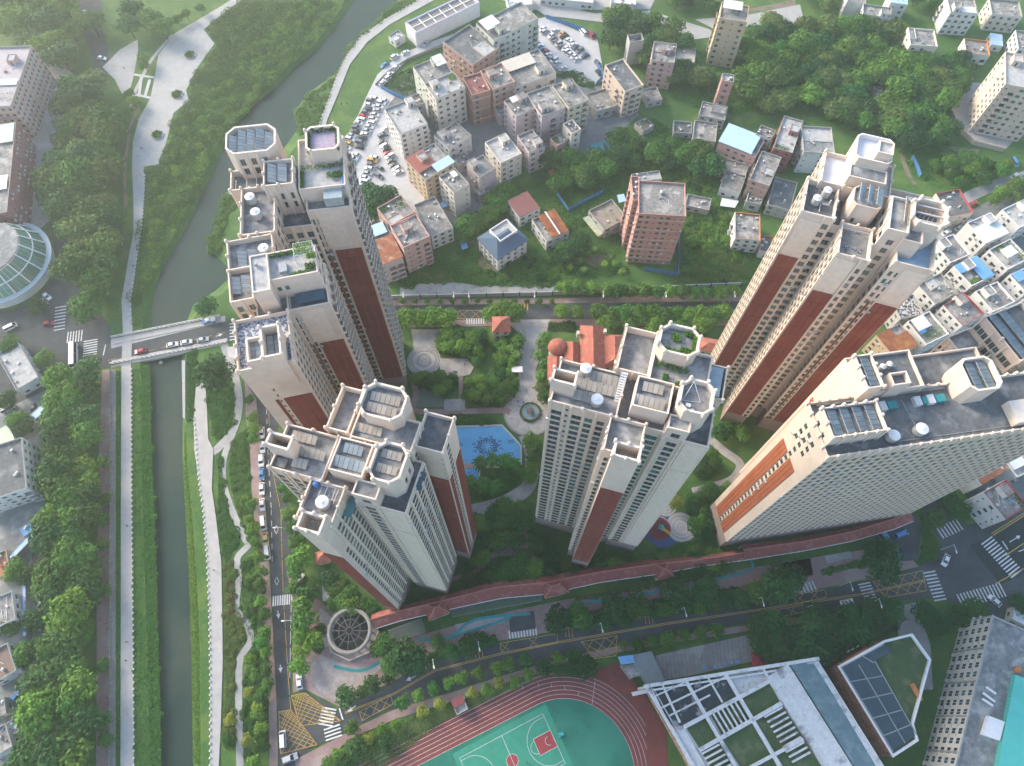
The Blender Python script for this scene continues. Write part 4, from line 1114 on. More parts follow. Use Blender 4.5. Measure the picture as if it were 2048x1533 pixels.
path('park_path', [(467, 866), (449, 913), (447, 963), (461, 1013), (488, 1074), (497, 1090), (475, 1117), (478, 1157), (473, 1217), (495, 1250), (501, 1283), (481, 1316), (478, 1356), (478, 1422), (480, 1519), (480, 1640)], 2.2, PAVE, .11)
path('park_path', [(448, 690), (468, 745), (478, 805), (467, 860), (438, 895), (425, 905)], 3.0, PAVE, .12)
sheet('bare_slope', [(800, 575), (870, 562), (1000, 572), (1110, 568), (1105, 592), (800, 597)], M('sprayed_concrete_slope', (.33, .32, .30), (.25, .25, .235), .5, c3=(.18, .19, .15), s3=.2), .06)
sheet('bare_earth_patch', [(835, 545), (900, 548), (910, 565), (850, 568)], M('orange_earth', (.30, .16, .09), (.24, .13, .075), .6), .07)
for px in ([(930, 490), (960, 470), (1000, 545), (965, 540)], [(1160, 520), (1210, 500), (1240, 525), (1190, 535)], [(1490, 20), (1590, 0), (1600, 45), (1500, 50)], [(1880, 290), (1960, 300), (1940, 330), (1900, 325)]):
    sheet('bare_earth_patch', px, EARTH, .05)
ribbon('east_lane', [(2100, 330), (2000, 355), (1930, 385), (1895, 420), (1880, 460), (1850, 520)], [(2100, 365), (2010, 375), (1950, 400), (1915, 435), (1900, 470), (1870, 540)], PAVE, .05)
sheet('village_paving', [(1830, 560), (1890, 450), (2000, 390), (2110, 390), (2110, 1000), (1990, 1040), (1900, 960), (1850, 820), (1780, 700)], M('alley_concrete', (.19, .195, .195), (.14, .145, .145), .4), .03)
sheet('village_paving', [(760, 200), (880, 110), (1010, 30), (1060, 120), (1190, 160), (1280, 230), (1160, 330), (1060, 300), (1000, 400), (900, 460), (760, 400)], MATS['alley_concrete'], .03)
path('hill_path', [(1806, 190), (1810, 240), (1803, 300), (1815, 345), (1830, 370)], 2.0, EARTH, .06)

# --- painted markings
def pl(name, pts, w, mat, parent, z=.24, dash=None):
    P = [Vector(G(*p)) for p in pts]
    b = MB()
    for i in range(len(P) - 1):
        a, c = P[i], P[i + 1]
        L = (c - a).length
        if dash:
            t = 0
            while t < L:
                e = min(t + dash[0], L)
                b.bar((*(a + (c - a) * (t / L)), z), (*(a + (c - a) * (e / L)), z), w, .01)
                t += dash[0] + dash[1]
        else:
            b.bar((*a, z), (*c, z), w, .01)
    return b.build(name, mat, parent)
ZST = {}
def zebra(parent, A, Bp, n, ln, th=.45, z=.24):
    a, c = Vector(G(*A)), Vector(G(*Bp))
    d = (c - a).normalized()
    k = (ln, th)
    if k not in ZST:
        ZST[k] = MB().box((0, 0, 0), (th, ln, .01)).mesh('crosswalk_stripe', WPAINT)
    for i in range(n):
        q = a + (c - a) * (i / (n - 1))
        link('crosswalk_stripe', ZST[k], parent, (q.x, q.y, z), math.atan2(d.y, d.x))
def hatch(parent, quad, n, z=.245, mat=None):
    Q = [Vector(G(*p)) for p in quad]
    def bl(u, v): return (Q[0] * (1 - u) + Q[1] * u) * (1 - v) + (Q[3] * (1 - u) + Q[2] * u) * v
    asp = max(.4, ((Q[1] - Q[0]).length + (Q[2] - Q[3]).length) / ((Q[3] - Q[0]).length + (Q[2] - Q[1]).length))
    b = MB()
    for i in range(4): b.bar((*Q[i], z), (*Q[(i + 1) % 4], z), .18, .01)
    for k in range(-n, n + 1):
        for s in (0, 1):
            o = k / n * asp
            pts = []
            for t in (0, 1):
                pts.append((t, (o + t if s == 0 else o + 1 - t)))
            # clip the diagonal of slope 1 in (x in 0..asp, y in 0..1)
            x0, x1 = max(0, o), min(asp, o + 1)
            if x1 - x0 < .02: continue
            f = (lambda x: (x - o)) if s == 0 else (lambda x: 1 - (x - o))
            b.bar((*bl(x0 / asp, f(x0)), z), (*bl(x1 / asp, f(x1)), z), .16, .01)
    b.build('yellow_box_marking', mat or YPAINT, parent)
zebra(r2, (547, 1203), (584, 1199), 9, 3.2); zebra(r3, (659, 1418), (651, 1450), 6, 4.5); zebra(r3, (664, 1455), (668, 1476), 4, 5)
zebra(r3, (1019, 1270), (1072, 1263), 10, 2.6); zebra(r3, (1600, 1180), (1628, 1172), 5, 3); zebra(r3, (1728, 1168), (1742, 1204), 7, 4.2)
zebra(r4, (1858, 1145), (1880, 1200), 9, 4.2); zebra(r4, (1920, 1203), (2004, 1180), 14, 4.5); zebra(r4, (1973, 1082), (2032, 1148), 13, 5.2); zebra(r4, (1880, 1067), (1918, 1050), 7, 4)
zebra(rd, (122, 615), (119, 660), 8, 4.2); zebra(rd, (136, 676), (164, 672), 6, 5); zebra(rd, (182, 682), (180, 726), 10, 5.2); zebra(rd, (934, 644), (972, 643), 9, 2.4); zebra(rd, (468, 648), (468, 680), 6, 3.2)
pl('yellow_line', [(690, 1425), (785, 1388), (870, 1340), (1000, 1307), (1115, 1284), (1330, 1247), (1530, 1217), (1720, 1188), (1850, 1160)], .2, YPAINT, r3)
pl('yellow_line', [(690, 1428), (785, 1391), (870, 1343), (1000, 1310), (1115, 1287), (1330, 1250), (1530, 1220), (1720, 1191), (1850, 1163)], .2, YPAINT, r3)
pl('yellow_line', [(537, 800), (541, 900), (549, 960), (562, 1024), (567, 1190), (577, 1356), (582, 1420)], .18, YPAINT, r2, dash=(5, .6))
pl('white_dashes', [(533, 800), (536, 900), (543, 1020), (545, 1130)], .2, WPAINT, r2, dash=(2, 2))
pl('white_line', [(583, 1200), (580, 1360)], .15, WPAINT, r2, dash=(4, 1)); pl('white_line', [(679, 1417), (686, 1440)], .4, WPAINT, r3)
pl('yellow_line', [(216, 722), (330, 695), (465, 662)], .16, YPAINT, rd, dash=(3, 2)); pl('white_line', [(212, 690), (207, 712)], .4, WPAINT, rd)
for x in (1130, 1290, 1395, 1512, 850, 950):
    y = 1282 - (x - 1115) * .167 if x > 1000 else 1338 - (x - 870) * .22
    for k in range(3): pl('yellow_line', [(x + k * 7, y - 20), (x + k * 7 + 2, y - 4)], .22, YPAINT, r3)
for x in (1010, 1016, 1022): pl('yellow_line', [(x + 33, 608), (x + 33, 622)], .5, YPAINT, rd)
for p in ((553, 1060), (554, 1163)):
    pl('diamond_mark', [(p[0], p[1] - 8), (p[0] + 4, p[1]), (p[0], p[1] + 8), (p[0] - 4, p[1]), (p[0], p[1] - 8)], .2, WPAINT, r2)
def arrow(parent, p, q, z=.25):
    a, c = Vector(G(*p)), Vector(G(*q)); d = (c - a).normalized(); s = Vector((-d.y, d.x))
    b = MB().bar((*a, z), (*(c - d * 1.0), z), .28, .01)
    h = [c, c - d * 1.5 + s * .7, c - d * 1.5 - s * .7]
    b.add([(v.x, v.y, z + .006) for v in h], [(0, 1, 2)]); b.build('lane_arrow', WPAINT, parent)
arrow(r2, (556, 1222), (558, 1238)); arrow(r2, (561, 1330), (562, 1346)); arrow(r3, (832, 1352), (812, 1362)); arrow(r3, (712, 1412), (695, 1424)); arrow(r3, (1612, 1215), (1628, 1213)); arrow(r4, (2018, 1085), (2040, 1072)); arrow(r4, (2036, 1104), (2056, 1096)); arrow(rd, (432, 674), (446, 669))
hatch(r3, [(583, 1392), (610, 1386), (682, 1442), (600, 1452)], 5); hatch(r3, [(558, 1424), (582, 1420), (634, 1490), (562, 1508)], 5); hatch(r3, [(719, 1424), (782, 1391), (786, 1409), (724, 1442)], 3)
hatch(r3, [(1000, 1287), (1114, 1268), (1115, 1286), (1003, 1306)], 2); hatch(r3, [(1162, 1284), (1234, 1272), (1232, 1312), (1188, 1318)], 3); hatch(r3, [(1592, 1190), (1650, 1180), (1652, 1195), (1590, 1208)], 2)
hatch(r3, [(1540, 1222), (1605, 1212), (1610, 1224), (1552, 1236)], 2); hatch(r3, [(1745, 1164), (1845, 1142), (1852, 1182), (1770, 1196)], 4); hatch(rd, [(918, 622), (968, 622), (968, 638), (914, 638)], 2)
for (a, c) in (((1982, 1068), (2110, 988)), ((1985, 1072), (2110, 992)), ((1990, 1168), (2110, 1104)), ((2010, 1112), (2110, 1045))):
    pl('orange_line', [a, c], .3, YPAINT, r4)
pl('white_line', [(2004, 1083), (2015, 1100)], .45, WPAINT, r4)
for px in ([(70, 1075), (100, 1060), (105, 1095), (75, 1115)],): hatch(tag(sheet('west_parking', [(62, 1050), (110, 1040), (112, 1120), (65, 1130)], ASPH, .09), kind='structure'), px[0:4], 3)

for px in ([(1560, 1128), (1620, 1116), (1626, 1150), (1566, 1164)], [(1650, 1112), (1700, 1103), (1706, 1116), (1652, 1128)], [(1330, 1180), (1420, 1166), (1424, 1178), (1334, 1194)], [(910, 1250), (1005, 1230), (1010, 1246), (914, 1268)], [(640, 1215), (668, 1240), (660, 1290), (640, 1300)]):
    slab('grey_paving', px, PAVE, .15)
# ------------------------------------------------------------------ village houses and the other buildings
def wallm(k):
    T = dict(pink=((.50, .33, .30), (.44, .29, .265)), salmon=((.44, .29, .235), (.38, .25, .205)), beige=((.55, .45, .37), (.48, .39, .32)), white=((.62, .61, .58), (.54, .53, .51)),
             grey=((.40, .39, .37), (.33, .325, .31)), yellow=((.56, .51, .38), (.48, .44, .33)), maroon=((.30, .11, .12), (.26, .095, .10)), brick=((.33, .19, .145), (.28, .165, .125)),
             green=((.46, .48, .42), (.40, .42, .37)), tan=((.52, .40, .27), (.46, .35, .235)), lilac=((.50, .42, .42), (.44, .37, .375)), coral=((.47, .25, .215), (.41, .22, .19)), ivory=((.60, .55, .48), (.53, .485, .42)))
    a, b_ = T[k]
    return M('render_' + k, a, b_, .25, c3=tuple(x * .7 for x in a), s3=.22, t3=(.56, .75))
ORT = M('orange_roof_trim', (.50, .20, .07), (.42, .16, .06), 1)
RDT = M('red_roof_trim', (.34, .07, .07), (.29, .06, .06), 1)
WHT = M('white_wall_paint', (.74, .72, .70), (.66, .64, .62), .6)
GRT = M('grey_parapet', (.32, .315, .30), (.24, .24, .23), .8)
PAVEL = []
FOOT = []       # plans of everything built, so that trees keep clear

def vb(label, pts, z, wall='pink', roof=None, trim=None, seed=0, stair=None, cov=(), wn=3.1, cat='building', name='village_building', par=.9, ac=.12, tank=None, extra=(), clutter=6, garden=None, fill=None, wk=None, st=3.1, nowin=(), split=None, group=None):
    c, w, h, an = square_up(pts, z)
    rg = random.Random(seed * 101 + int(c[0] * 7 + c[1] * 13))
    B = Bld(name, label, cat, c, group, rotz=an, maxwin=220)
    FOOT.append((place(rect(-w - .8, w + .8, -h - .8, h + .8), c, an), z))
    nst = max(1, round(z / st))
    sth = (z - .5) / nst
    specs = {}
    for e, L in ((0, 2 * w), (1, 2 * h), (2, 2 * w), (3, 2 * h)):
        if e in nowin: continue
        n = max(1, int(L / wn))
        if L < 2.4: continue
        cols = []
        for j in range(n):
            t = rg.random()
            fr = (j + .5) / n
            if t < .58: cols.append((fr, min(1.5, L / n * .55), 1.35, wk or 'w'))
            elif t < .74: cols.append((fr, .7, .8, 'w'))
            elif t < .86 and L / n > 2.8: cols.append((fr, min(2.4, L / n * .75), 1.9, 'b'))
            elif t < .92: cols.append((fr, min(1.9, L / n * .6), 1.4, 'g'))
        specs[e] = W(cols, st=sth, zs=.0, sill=.95, depth=.14, top=.9)
    wm = wallm(wall)
    B.vol(rect(-w, w, -h, h), -.1, z, specs, wall=wm, roof=roof or ROOFV, trim=trim or GRT, par=par, pt=.25, plinth=0)
    zr = z - par
    if stair is None: stair = (rg.choice((-.5, .45)), rg.choice((-.45, .5)))
    if stair and w > 2.4 and h > 2.4 and z > 6:
        su, sv = stair[0] * w, stair[1] * h
        sw, sh = min(1.7, w * .45), min(2.0, h * .45)
        B.vol(rect(su - sw, su + sw, sv - sh, sv + sh), zr - .05, zr + 2.6, {0: W([(.5, .9, 1.9, 'w')], st=9, zs=0, sill=.05, depth=.12, top=.4)}, wall=wm, roof=roof or ROOFV, trim=trim or GRT, par=.25, pt=.15, wname='stair_house_wall')
    for (u0, u1, v0, v1, ze, mat_) in extra:        # extra storeys: fractions of the plan, height above roof
        B.vol(rect(u0 * w, u1 * w, v0 * h, v1 * h), zr - .06, zr + ze, {0: W([(.5, 1.2, 1.2, 'w')], st=9, zs=0, sill=1, depth=.15, top=.3), 1: W([(.5, 1.2, 1.2, 'w')], st=9, zs=0, sill=1, depth=.15, top=.3)} if ze > 2.2 else {}, wall=wm, roof=mat_, trim=trim or GRT, par=.3, pt=.2, wname='penthouse_wall')
    B.finish(ac=ac, rng=rg)
    r = B.root
    for k in range(nst - 1):
        if wall in ('pink', 'salmon', 'beige', 'brick', 'coral') and k % 2 == 0 and z > 9:
            zz = sth * (k + 1) + .35
            b = MB()
            for (x0, y0, sx, sy) in ((0, -h - .04, 2 * w + .1, .1), (w + .04, 0, .1, 2 * h + .1), (-w - .04, 0, .1, 2 * h + .1), (0, h + .04, 2 * w + .1, .1)):
                b.box((x0, y0, zz), (sx, sy, .22))
            b.build('string_course', M('pale_string_course', (.56, .47, .42), (.50, .42, .375), 1), r)
    for (mat_, u0, u1, v0, v1, hh, sl) in cov:       # sheet roof on posts
        b = MB()
        x0, x1, y0, y1 = u0 * w, u1 * w, v0 * h, v1 * h
        za, zb = zr + hh, zr + hh + sl
        b.add([(x0, y0, za), (x1, y0, za), (x1, y1, zb), (x0, y1, zb), (x0, y0, za - .12), (x1, y0, za - .12), (x1, y1, zb - .12), (x0, y1, zb - .12)],
              [(0, 1, 2, 3), (7, 6, 5, 4), (0, 4, 5, 1), (1, 5, 6, 2), (2, 6, 7, 3), (3, 7, 4, 0)])
        sro = b.build('sheet_roof', mat_, r)
        b = MB()
        for x, y, zt in ((x0 + .3, y0 + .3, za), (x1 - .3, y0 + .3, za), (x1 - .3, y1 - .3, zb), (x0 + .3, y1 - .3, zb)):
            b.bar((x, y, zr), (x, y, zt - .1), .12)
        b.build('roof_post', RAIL, sro)
    for k in range(clutter):
        x, y = rg.uniform(-.8, .8) * w, rg.uniform(-.8, .8) * h
        t = rg.random()
        if t < .4:
            MB().box((x, y, zr + .3), (rg.uniform(.5, 1.4), rg.uniform(.4, 1.0), .6), rg.random()).build('roof_crate', rg.choice((AC, RAIL, ROOFL, WOOD)), r)
        elif t < .6:
            MB().lathe((x, y, zr), [(.5, 0), (.52, .2), (.52, 1.0), (.2, 1.2)], 12).build('roof_cistern', STEEL, r)
        else:
            MB().bar((x, y, zr + .12), (x + rg.uniform(-2, 2), min(h * .85, y + rg.uniform(1, 3)), zr + .12), .12).build('roof_pipe', WHITEM, r)
    if tank:
        MB().lathe((tank[0] * w, tank[1] * h, zr), [(.7, 0), (.75, .2), (.75, 1.3), (.3, 1.6), (.02, 1.65)], 14).build('roof_cistern', STEEL, r)
    if garden:
        plant_leaves(r, [(g[0] * w, g[1] * w, g[2] * h, g[3] * h, g[4]) for g in garden], zr, 160, 'light' if seed % 2 else 'mid', .26, seed=seed + 3)
    return B

Q = vb
# north village, from the river eastwards
Q('white four-storey block with moss-stained flat roof beside the riverside car park', [(767, 217), (822, 200), (858, 247), (800, 268)], 14.3, 'white', ROOFL, seed=1, stair=(.75, .8))
Q('grey and white L-shaped block with white awning on its roof', [(824, 134), (880, 112), (905, 145), (850, 165)], 16, 'green', ROOFV, seed=2, cov=((WHITEM, .3, 1, -.2, .9, 2.4, .2),))
Q('pale yellowish eight-storey block with bright painted roof', [(848, 167), (901, 150), (940, 174), (869, 194)], 19.3, 'ivory', ROOFL, seed=3, garden=((.5, .95, .3, .9, 1.2),))
Q('salmon block with wide dark roof, north-east of the car park lane', [(884, 84), (938, 49), (1001, 95), (945, 128)], 17, 'salmon', ROOFD, seed=4, extra=((-.1, .75, -.95, -.1, .6, ROOFL),), stair=False)
Q('grey-green tall block with white shed roof on top', [(946, 42), (1048, 8), (1068, 32), (995, 86)], 19, 'green', ROOFV, seed=5, cov=((WHITEM, -.95, -.35, -.2, .85, 2.2, .2),))
Q('salmon block with dark red roof terrace, squeezed between taller blocks', [(926, 154), (960, 144), (983, 180), (943, 191)], 18, 'brick', M('dark_red_terrace', (.23, .09, .075), (.18, .075, .065), .5), trim=wallm('salmon'), seed=6, stair=False)
Q('orange-salmon block with open stair box on its roof', [(961, 140), (1003, 127), (1030, 162), (986, 181)], 18, 'salmon', ROOFV, trim=wallm('salmon'), seed=7, stair=(-.4, .3))
Q('beige block with patched cream sheeting on its roof', [(1002, 122), (1080, 99), (1104, 138), (1028, 186)], 15, 'ivory', ROOFV, seed=8, cov=((M('cream_sheeting', (.56, .51, .42), (.46, .42, .35), .8), -.9, .5, .1, .95, 1.2, .1),))
Q('pink block with white awning on roof, left of three joined blocks', [(1005, 201), (1050, 185), (1072, 215), (1034, 233)], 15, 'lilac', ROOFV, seed=9, cov=((WHITEM, -.6, 0, .2, .8, 2.2, .1),))
Q('pink block in the middle of three joined blocks', [(1054, 186), (1096, 172), (1136, 215), (1081, 232)], 16, 'lilac', ROOFV, seed=10)
Q('pale yellow block, right of three joined blocks', [(1101, 167), (1141, 164), (1183, 198), (1138, 215)], 16.5, 'yellow', ROOFV, seed=11, stair=(.2, .6))
Q('small pink house in front of the yellow block', [(1101, 277), (1125, 264), (1141, 277), (1114, 292)], 8, 'pink', ROOFV, seed=12, garden=((-.9, -.2, 0, .9, 1),), stair=False)
Q('narrow ivory stair block beside the small pink house', [(1126, 247), (1144, 240), (1163, 257), (1143, 268)], 13, 'ivory', ROOFD, trim=wallm('ivory'), seed=13, stair=False)
Q('long low grey shed east of the yellow block', [(1181, 187), (1211, 177), (1238, 206), (1186, 228)], 5, 'grey', ROOFV, seed=14, stair=False)
Q('beige six-storey block with plain grey roof, alone near the northern car park', [(1209, 130), (1246, 118), (1289, 170), (1250, 183)], 15.4, 'beige', ROOFD, trim=wallm('beige'), seed=15, stair=False)
Q('low mossy house below the beige six-storey block', [(1286, 178), (1312, 173), (1326, 197), (1292, 206)], 3.6, 'grey', ROOFV, seed=16, stair=False)
Q('pink five-storey block with two-part grey roof', [(1308, 82), (1353, 88), (1350, 127), (1303, 120)], 15, 'pink', ROOFV, seed=17, stair=(.2, .2), extra=((-.9, -.2, .0, .9, .6, ROOFC),))
Q('ruined low house strewn with rubble behind the pink five-storey block', [(1356, 93), (1392, 98), (1389, 132), (1352, 128)], 4, 'grey', ROOFL, seed=18, stair=False, clutter=7)
Q('bare concrete shaft with open top', [(1256, 70), (1283, 67), (1288, 79), (1259, 86)], 13, 'grey', ROOFD, seed=19, stair=False, nowin=(0, 1, 2, 3), par=2.5)
Q('tall tan apartment house with white roof shed at the top edge', [(1445, 3), (1498, 13), (1495, 43), (1438, 37)], 25, 'tan', ROOFV, trim=wallm('tan'), seed=20, cov=((M('white_shed_roof', (.62, .62, .58), (.54, .54, .51), .5), -.9, .5, -.1, .95, 2.4, .1),), stair=False)
Q('narrow pink tower house among the trees', [(1446, 147), (1468, 149), (1468, 165), (1443, 161)], 17, 'coral', ROOFL, seed=21, stair=False)
Q('low grey house with two roofs below the narrow pink tower', [(1408, 203), (1456, 214), (1451, 240), (1395, 230)], 6, 'grey', ROOFV, seed=22, stair=False, extra=((-.2, .9, -.2, .9, 1.4, ROOFC),))
Q('weathered grey hut with pitted roof', [(1389, 240), (1436, 247), (1431, 284), (1386, 277)], 5, 'grey', ROOFV, seed=23, stair=False)
Q('low dark-roofed hut left of the weathered grey hut', [(1343, 239), (1385, 246), (1382, 268), (1352, 264)], 3.6, 'grey', ROOFD, seed=24, stair=False)
Q('pink house with large pale blue sheet roof', [(1458, 249), (1533, 278), (1510, 313), (1436, 286)], 9.6, 'pink', ROOFV, seed=25, stair=False, cov=((BLUEL, -1.02, .75, -1.0, .95, 1.5, .3),))
Q('weathered block behind the pale blue roof', [(1522, 250), (1552, 261), (1541, 281), (1512, 268)], 11, 'grey', ROOFV, seed=26, stair=False)
Q('pink-brown five-storey block with stained roof in front of the blue roof', [(1526, 303), (1564, 314), (1539, 372), (1497, 359)], 11.7, 'salmon', ROOFV, seed=27, extra=((-.1, .9, -.3, .15, .5, ROOFL),), stair=False)
Q('low grey hut in front of the pale blue roof', [(1446, 316), (1500, 330), (1490, 350), (1440, 338)], 5, 'white', ROOFV, seed=28, stair=False)
Q('low white hut with rubble roof below the hut of the pale blue roof', [(1452, 340), (1492, 352), (1480, 388), (1441, 374)], 5, 'white', ROOFV, seed=29, stair=False, clutter=6)
Q('maroon block with stair tower on roof, left of the grey-white block', [(1571, 231), (1604, 242), (1588, 307), (1545, 295)], 12.5, 'maroon', ROOFL, seed=30, stair=(.4, .25), garden=((-.9, .6, -.95, -.7, .8),))
Q('grey-white block with curved parapet beside the tall tower', [(1607, 249), (1664, 258), (1667, 300), (1605, 311)], 12.5, 'white', ROOFL, seed=31, stair=False, extra=((-1, 1, -1, -.1, .7, ROOFC),))
Q('long low grey building between the maroon block and the tall tower', [(1553, 359), (1600, 362), (1577, 420), (1532, 409)], 6, 'grey', ROOFD, seed=32, stair=False)
Q('pink eleven-storey tower house standing alone', [(1270, 360), (1374, 368), (1369, 435), (1285, 425)], 31, 'coral', ROOFV, trim=wallm('coral'), seed=33, wn=2.2, stair=False, tank=(0, .35), clutter=4, extra=())
Q('low wing of rooms against the left side of the pink tower house', [(1262, 352), (1274, 354), (1286, 402), (1266, 399)], 30.2, 'coral', ROOFV, trim=wallm('coral'), seed=34, wn=2.6, stair=False)
Q('low rubble-roofed hut behind the pink tower house', [(1262, 349), (1316, 341), (1327, 360), (1268, 362)], 4.5, 'white', ROOFL, seed=35, stair=False, clutter=6)
Q('low grey hut at the right foot of the pink tower house', [(1374, 385), (1422, 400), (1419, 420), (1372, 412)], 3.6, 'grey', ROOFV, seed=36, stair=False)
Q('warehouse with brown stained roof and green lean-to sheeting', [(1176, 417), (1224, 403), (1255, 432), (1210, 463)], 6, 'grey', M('brown_stained_roof', (.30, .24, .19), (.22, .19, .16), .6, c3=(.16, .17, .08), s3=.25), seed=37, stair=False, cov=((M('green_rusty_sheeting', (.36, .46, .34), (.42, .30, .18), .9, lo=.45, hi=.6), -1.5, -1.02, -1, .9, -1.6, 0),))
Q('white farmhouse with maroon sheet roof', [(1015, 404), (1055, 383), (1079, 416), (1039, 437)], 6.3, 'white', ROOFV, seed=38, stair=False, cov=((M('maroon_sheet', (.24, .10, .09), (.20, .085, .08), .6, wave=(1.2, 'X', .8)), -.98, .98, -.98, .98, 1.1, .5),))
Q('white farmhouse with red-brown striped sheet roof', [(1064, 438), (1108, 421), (1139, 461), (1093, 484)], 6.8, 'white', ROOFV, seed=39, stair=False, cov=((RUSTB, -.5, .98, -.98, .98, 1.1, .6), (WHITEM, .1, .22, -1, 1, 1.75, .65)))
Q('grey wedge-shaped block with blotched roof', [(832, 402), (868, 400), (903, 446), (862, 482)], 9, 'white', ROOFV, seed=40, stair=False)
Q('pink five-storey block with stair box, facing the overgrown slope', [(779, 452), (832, 428), (860, 473), (807, 495)], 17.4, 'pink', ROOFV, trim=wallm('pink'), seed=41, stair=(-.1, .3))
Q('salmon block with planted roof frames behind the big car park tree', [(749, 417), (804, 390), (829, 424), (785, 449)], 15, 'salmon', ROOFV, trim=wallm('salmon'), seed=42, stair=False, garden=((.1, .9, -.2, .9, .7), (-.9, -.3, .4, .9, 1)), extra=((-.95, .1, -.95, -.3, .7, ROOFL),))
Q('pink block with rusty corrugated roof and pale blue sheet, by the riverside tower', [(733, 457), (767, 448), (806, 507), (753, 540)], 13, 'lilac', ROOFV, seed=43, stair=False, cov=((RUST, -1, 1.05, -1.05, .25, 1.4, .2), (BLUEL, -1, .8, .45, 1.05, 1.2, .1)))
Q('pale grey-white block with plain concrete roof behind the rust and blue roof', [(866, 267), (912, 247), (943, 267), (899, 301)], 10, 'white', ROOFV, seed=44)
Q('tan block with rust-red and bright blue sheet roof', [(808, 321), (869, 285), (907, 328), (852, 358)], 14.2, 'tan', ROOFV, seed=45, stair=(-.2, .4), cov=((BLUEL, -.15, 1.05, -1.05, -.4, 1.6, .15), (M('rust_red_sheet', (.30, .105, .075), (.24, .085, .065), .7), -1, .2, -.4, 1, 1.2, .1)))
Q('pale narrow five-storey block with white skylight on the roof', [(879, 352), (909, 337), (940, 367), (906, 388)], 15.5, 'ivory', ROOFV, seed=46, cov=((WHITEM, .1, .7, .2, .8, 1.2, .1),), stair=False)
Q('pale pink block behind the narrow five-storey block', [(930, 325), (966, 314), (993, 335), (960, 355)], 13, 'lilac', ROOFV, seed=47)
Q('ivory block with orange laundry terrace, left part of a joined pair', [(971, 284), (1010, 267), (1045, 306), (1000, 327)], 12.5, 'ivory', ROOFL, trim=wallm('ivory'), seed=48)
Q('pale block with stepped roof, right part of a joined pair', [(1032, 271), (1066, 259), (1090, 293), (1060, 304)], 13, 'lilac', ROOFV, seed=49)
Q('tiny roofless hut in the overgrown garden', [(1271, 246), (1291, 235), (1309, 250), (1285, 264)], 3, 'grey', M('mossy_roof', (.11, .13, .06), (.16, .15, .11), .6), seed=50, stair=False)
Q('tiny grey hut beside the teal awning in the overgrown garden', [(1213, 268), (1233, 258), (1242, 270), (1222, 282)], 2.8, 'grey', ROOFL, seed=51, stair=False)
Q('white-roofed ruin in the overgrown garden', [(1254, 286), (1280, 268), (1290, 278), (1262, 296)], 2.6, 'grey', ROOFL, seed=52, stair=False, clutter=5)
Q('white house with orange-rimmed grey roof left of the tall right-hand tower', [(1471, 425), (1521, 428), (1521, 482), (1470, 476)], 8.5, 'white', ROOFV, trim=ORT, seed=53, stair=False)
Q('low annex with pale sheet edge beside the orange-rimmed grey roof', [(1521, 470), (1548, 472), (1546, 505), (1520, 502)], 5, 'white', ROOFD, trim=ORT, seed=54, stair=False)
Q('low white house between the salmon block and the three joined blocks', [(985, 205), (1004, 198), (1020, 222), (998, 230)], 7, 'lilac', ROOFV, seed=55, stair=False)
Q('tiny shack roof beside the narrow five-storey block', [(946, 372), (968, 362), (980, 380), (958, 392)], 5, 'grey', ROOFV, seed=56, stair=False)
Q('grey rubble yard hut behind the tan block', [(905, 318), (928, 306), (940, 318), (918, 332)], 5, 'grey', ROOFV, seed=57, stair=False)
Q('small grey annex against the white four-storey block', [(815, 195), (838, 186), (850, 206), (828, 214)], 12, 'grey', ROOFV, seed=58, stair=False)
Q('low shed row below the maroon block', [(1500, 372), (1530, 380), (1522, 410), (1494, 402)], 5, 'grey', ROOFV, seed=59, stair=False)
# hillside in the north-east
Q('ivory villa with curved parapet among the trees', [(1813, 54), (1867, 61), (1878, 95), (1823, 88)], 10.4, 'ivory', ROOFV, trim=wallm('ivory'), seed=60, extra=((-.98, -.5, -.3, .95, 1.2, ROOFC),), stair=False)
Q('pale three-storey house at the top edge, left of the blue gable', [(1730, 8), (1785, 16), (1781, 34), (1723, 30)], 9, 'white', ROOFV, seed=61)
Q('pale narrow house cut by the top edge', [(1697, -14), (1733, -10), (1731, 6), (1693, 3)], 9, 'white', ROOFV, seed=62, stair=False)
Q('white house with pale blue side cut by the top edge', [(1780, -16), (1818, -14), (1812, 8), (1782, 6)], 9, 'white', ROOFL, seed=63, stair=False, cov=((BLUEL, -1, 1, -1, 1, .9, .2),))
Q('white house with patched white roof sheets at the top edge', [(1895, -6), (1950, -5), (1955, 27), (1900, 26)], 12, 'white', ROOFV, seed=64, cov=((WHITEM, -.2, .9, -.9, -.2, .9, .1),))
Q('ivory house with red wall stripe at the top right corner', [(1980, -4), (2040, 3), (2044, 32), (1983, 30)], 9, 'ivory', ROOFV, seed=65, stair=False)
Q('low white house with orange-rimmed roof', [(1930, 78), (1977, 81), (1979, 110), (1932, 107)], 5.5, 'white', ROOFV, trim=ORT, seed=66, stair=False)
Q('shed with pale blue roof right of the orange-rimmed house', [(1981, 68), (2006, 70), (2004, 92), (1982, 90)], 3.5, 'white', ROOFV, seed=67, stair=False, cov=((BLUEL, -1, 1, -1, 1, 1.0, .1),))
Q('white block at the right edge below the top corner', [(2036, 62), (2090, 66), (2090, 100), (2034, 100)], 9, 'white', ROOFV, seed=68)
Q('lone grey hut on the wooded path', [(1781, 158), (1804, 155), (1812, 176), (1790, 180)], 4, 'white', ROOFL, seed=69, stair=False)
Q('overgrown ruin under the trees by the wooded path', [(1750, 175), (1768, 173), (1764, 205), (1748, 205)], 3, 'grey', ROOFL, seed=70, stair=False)
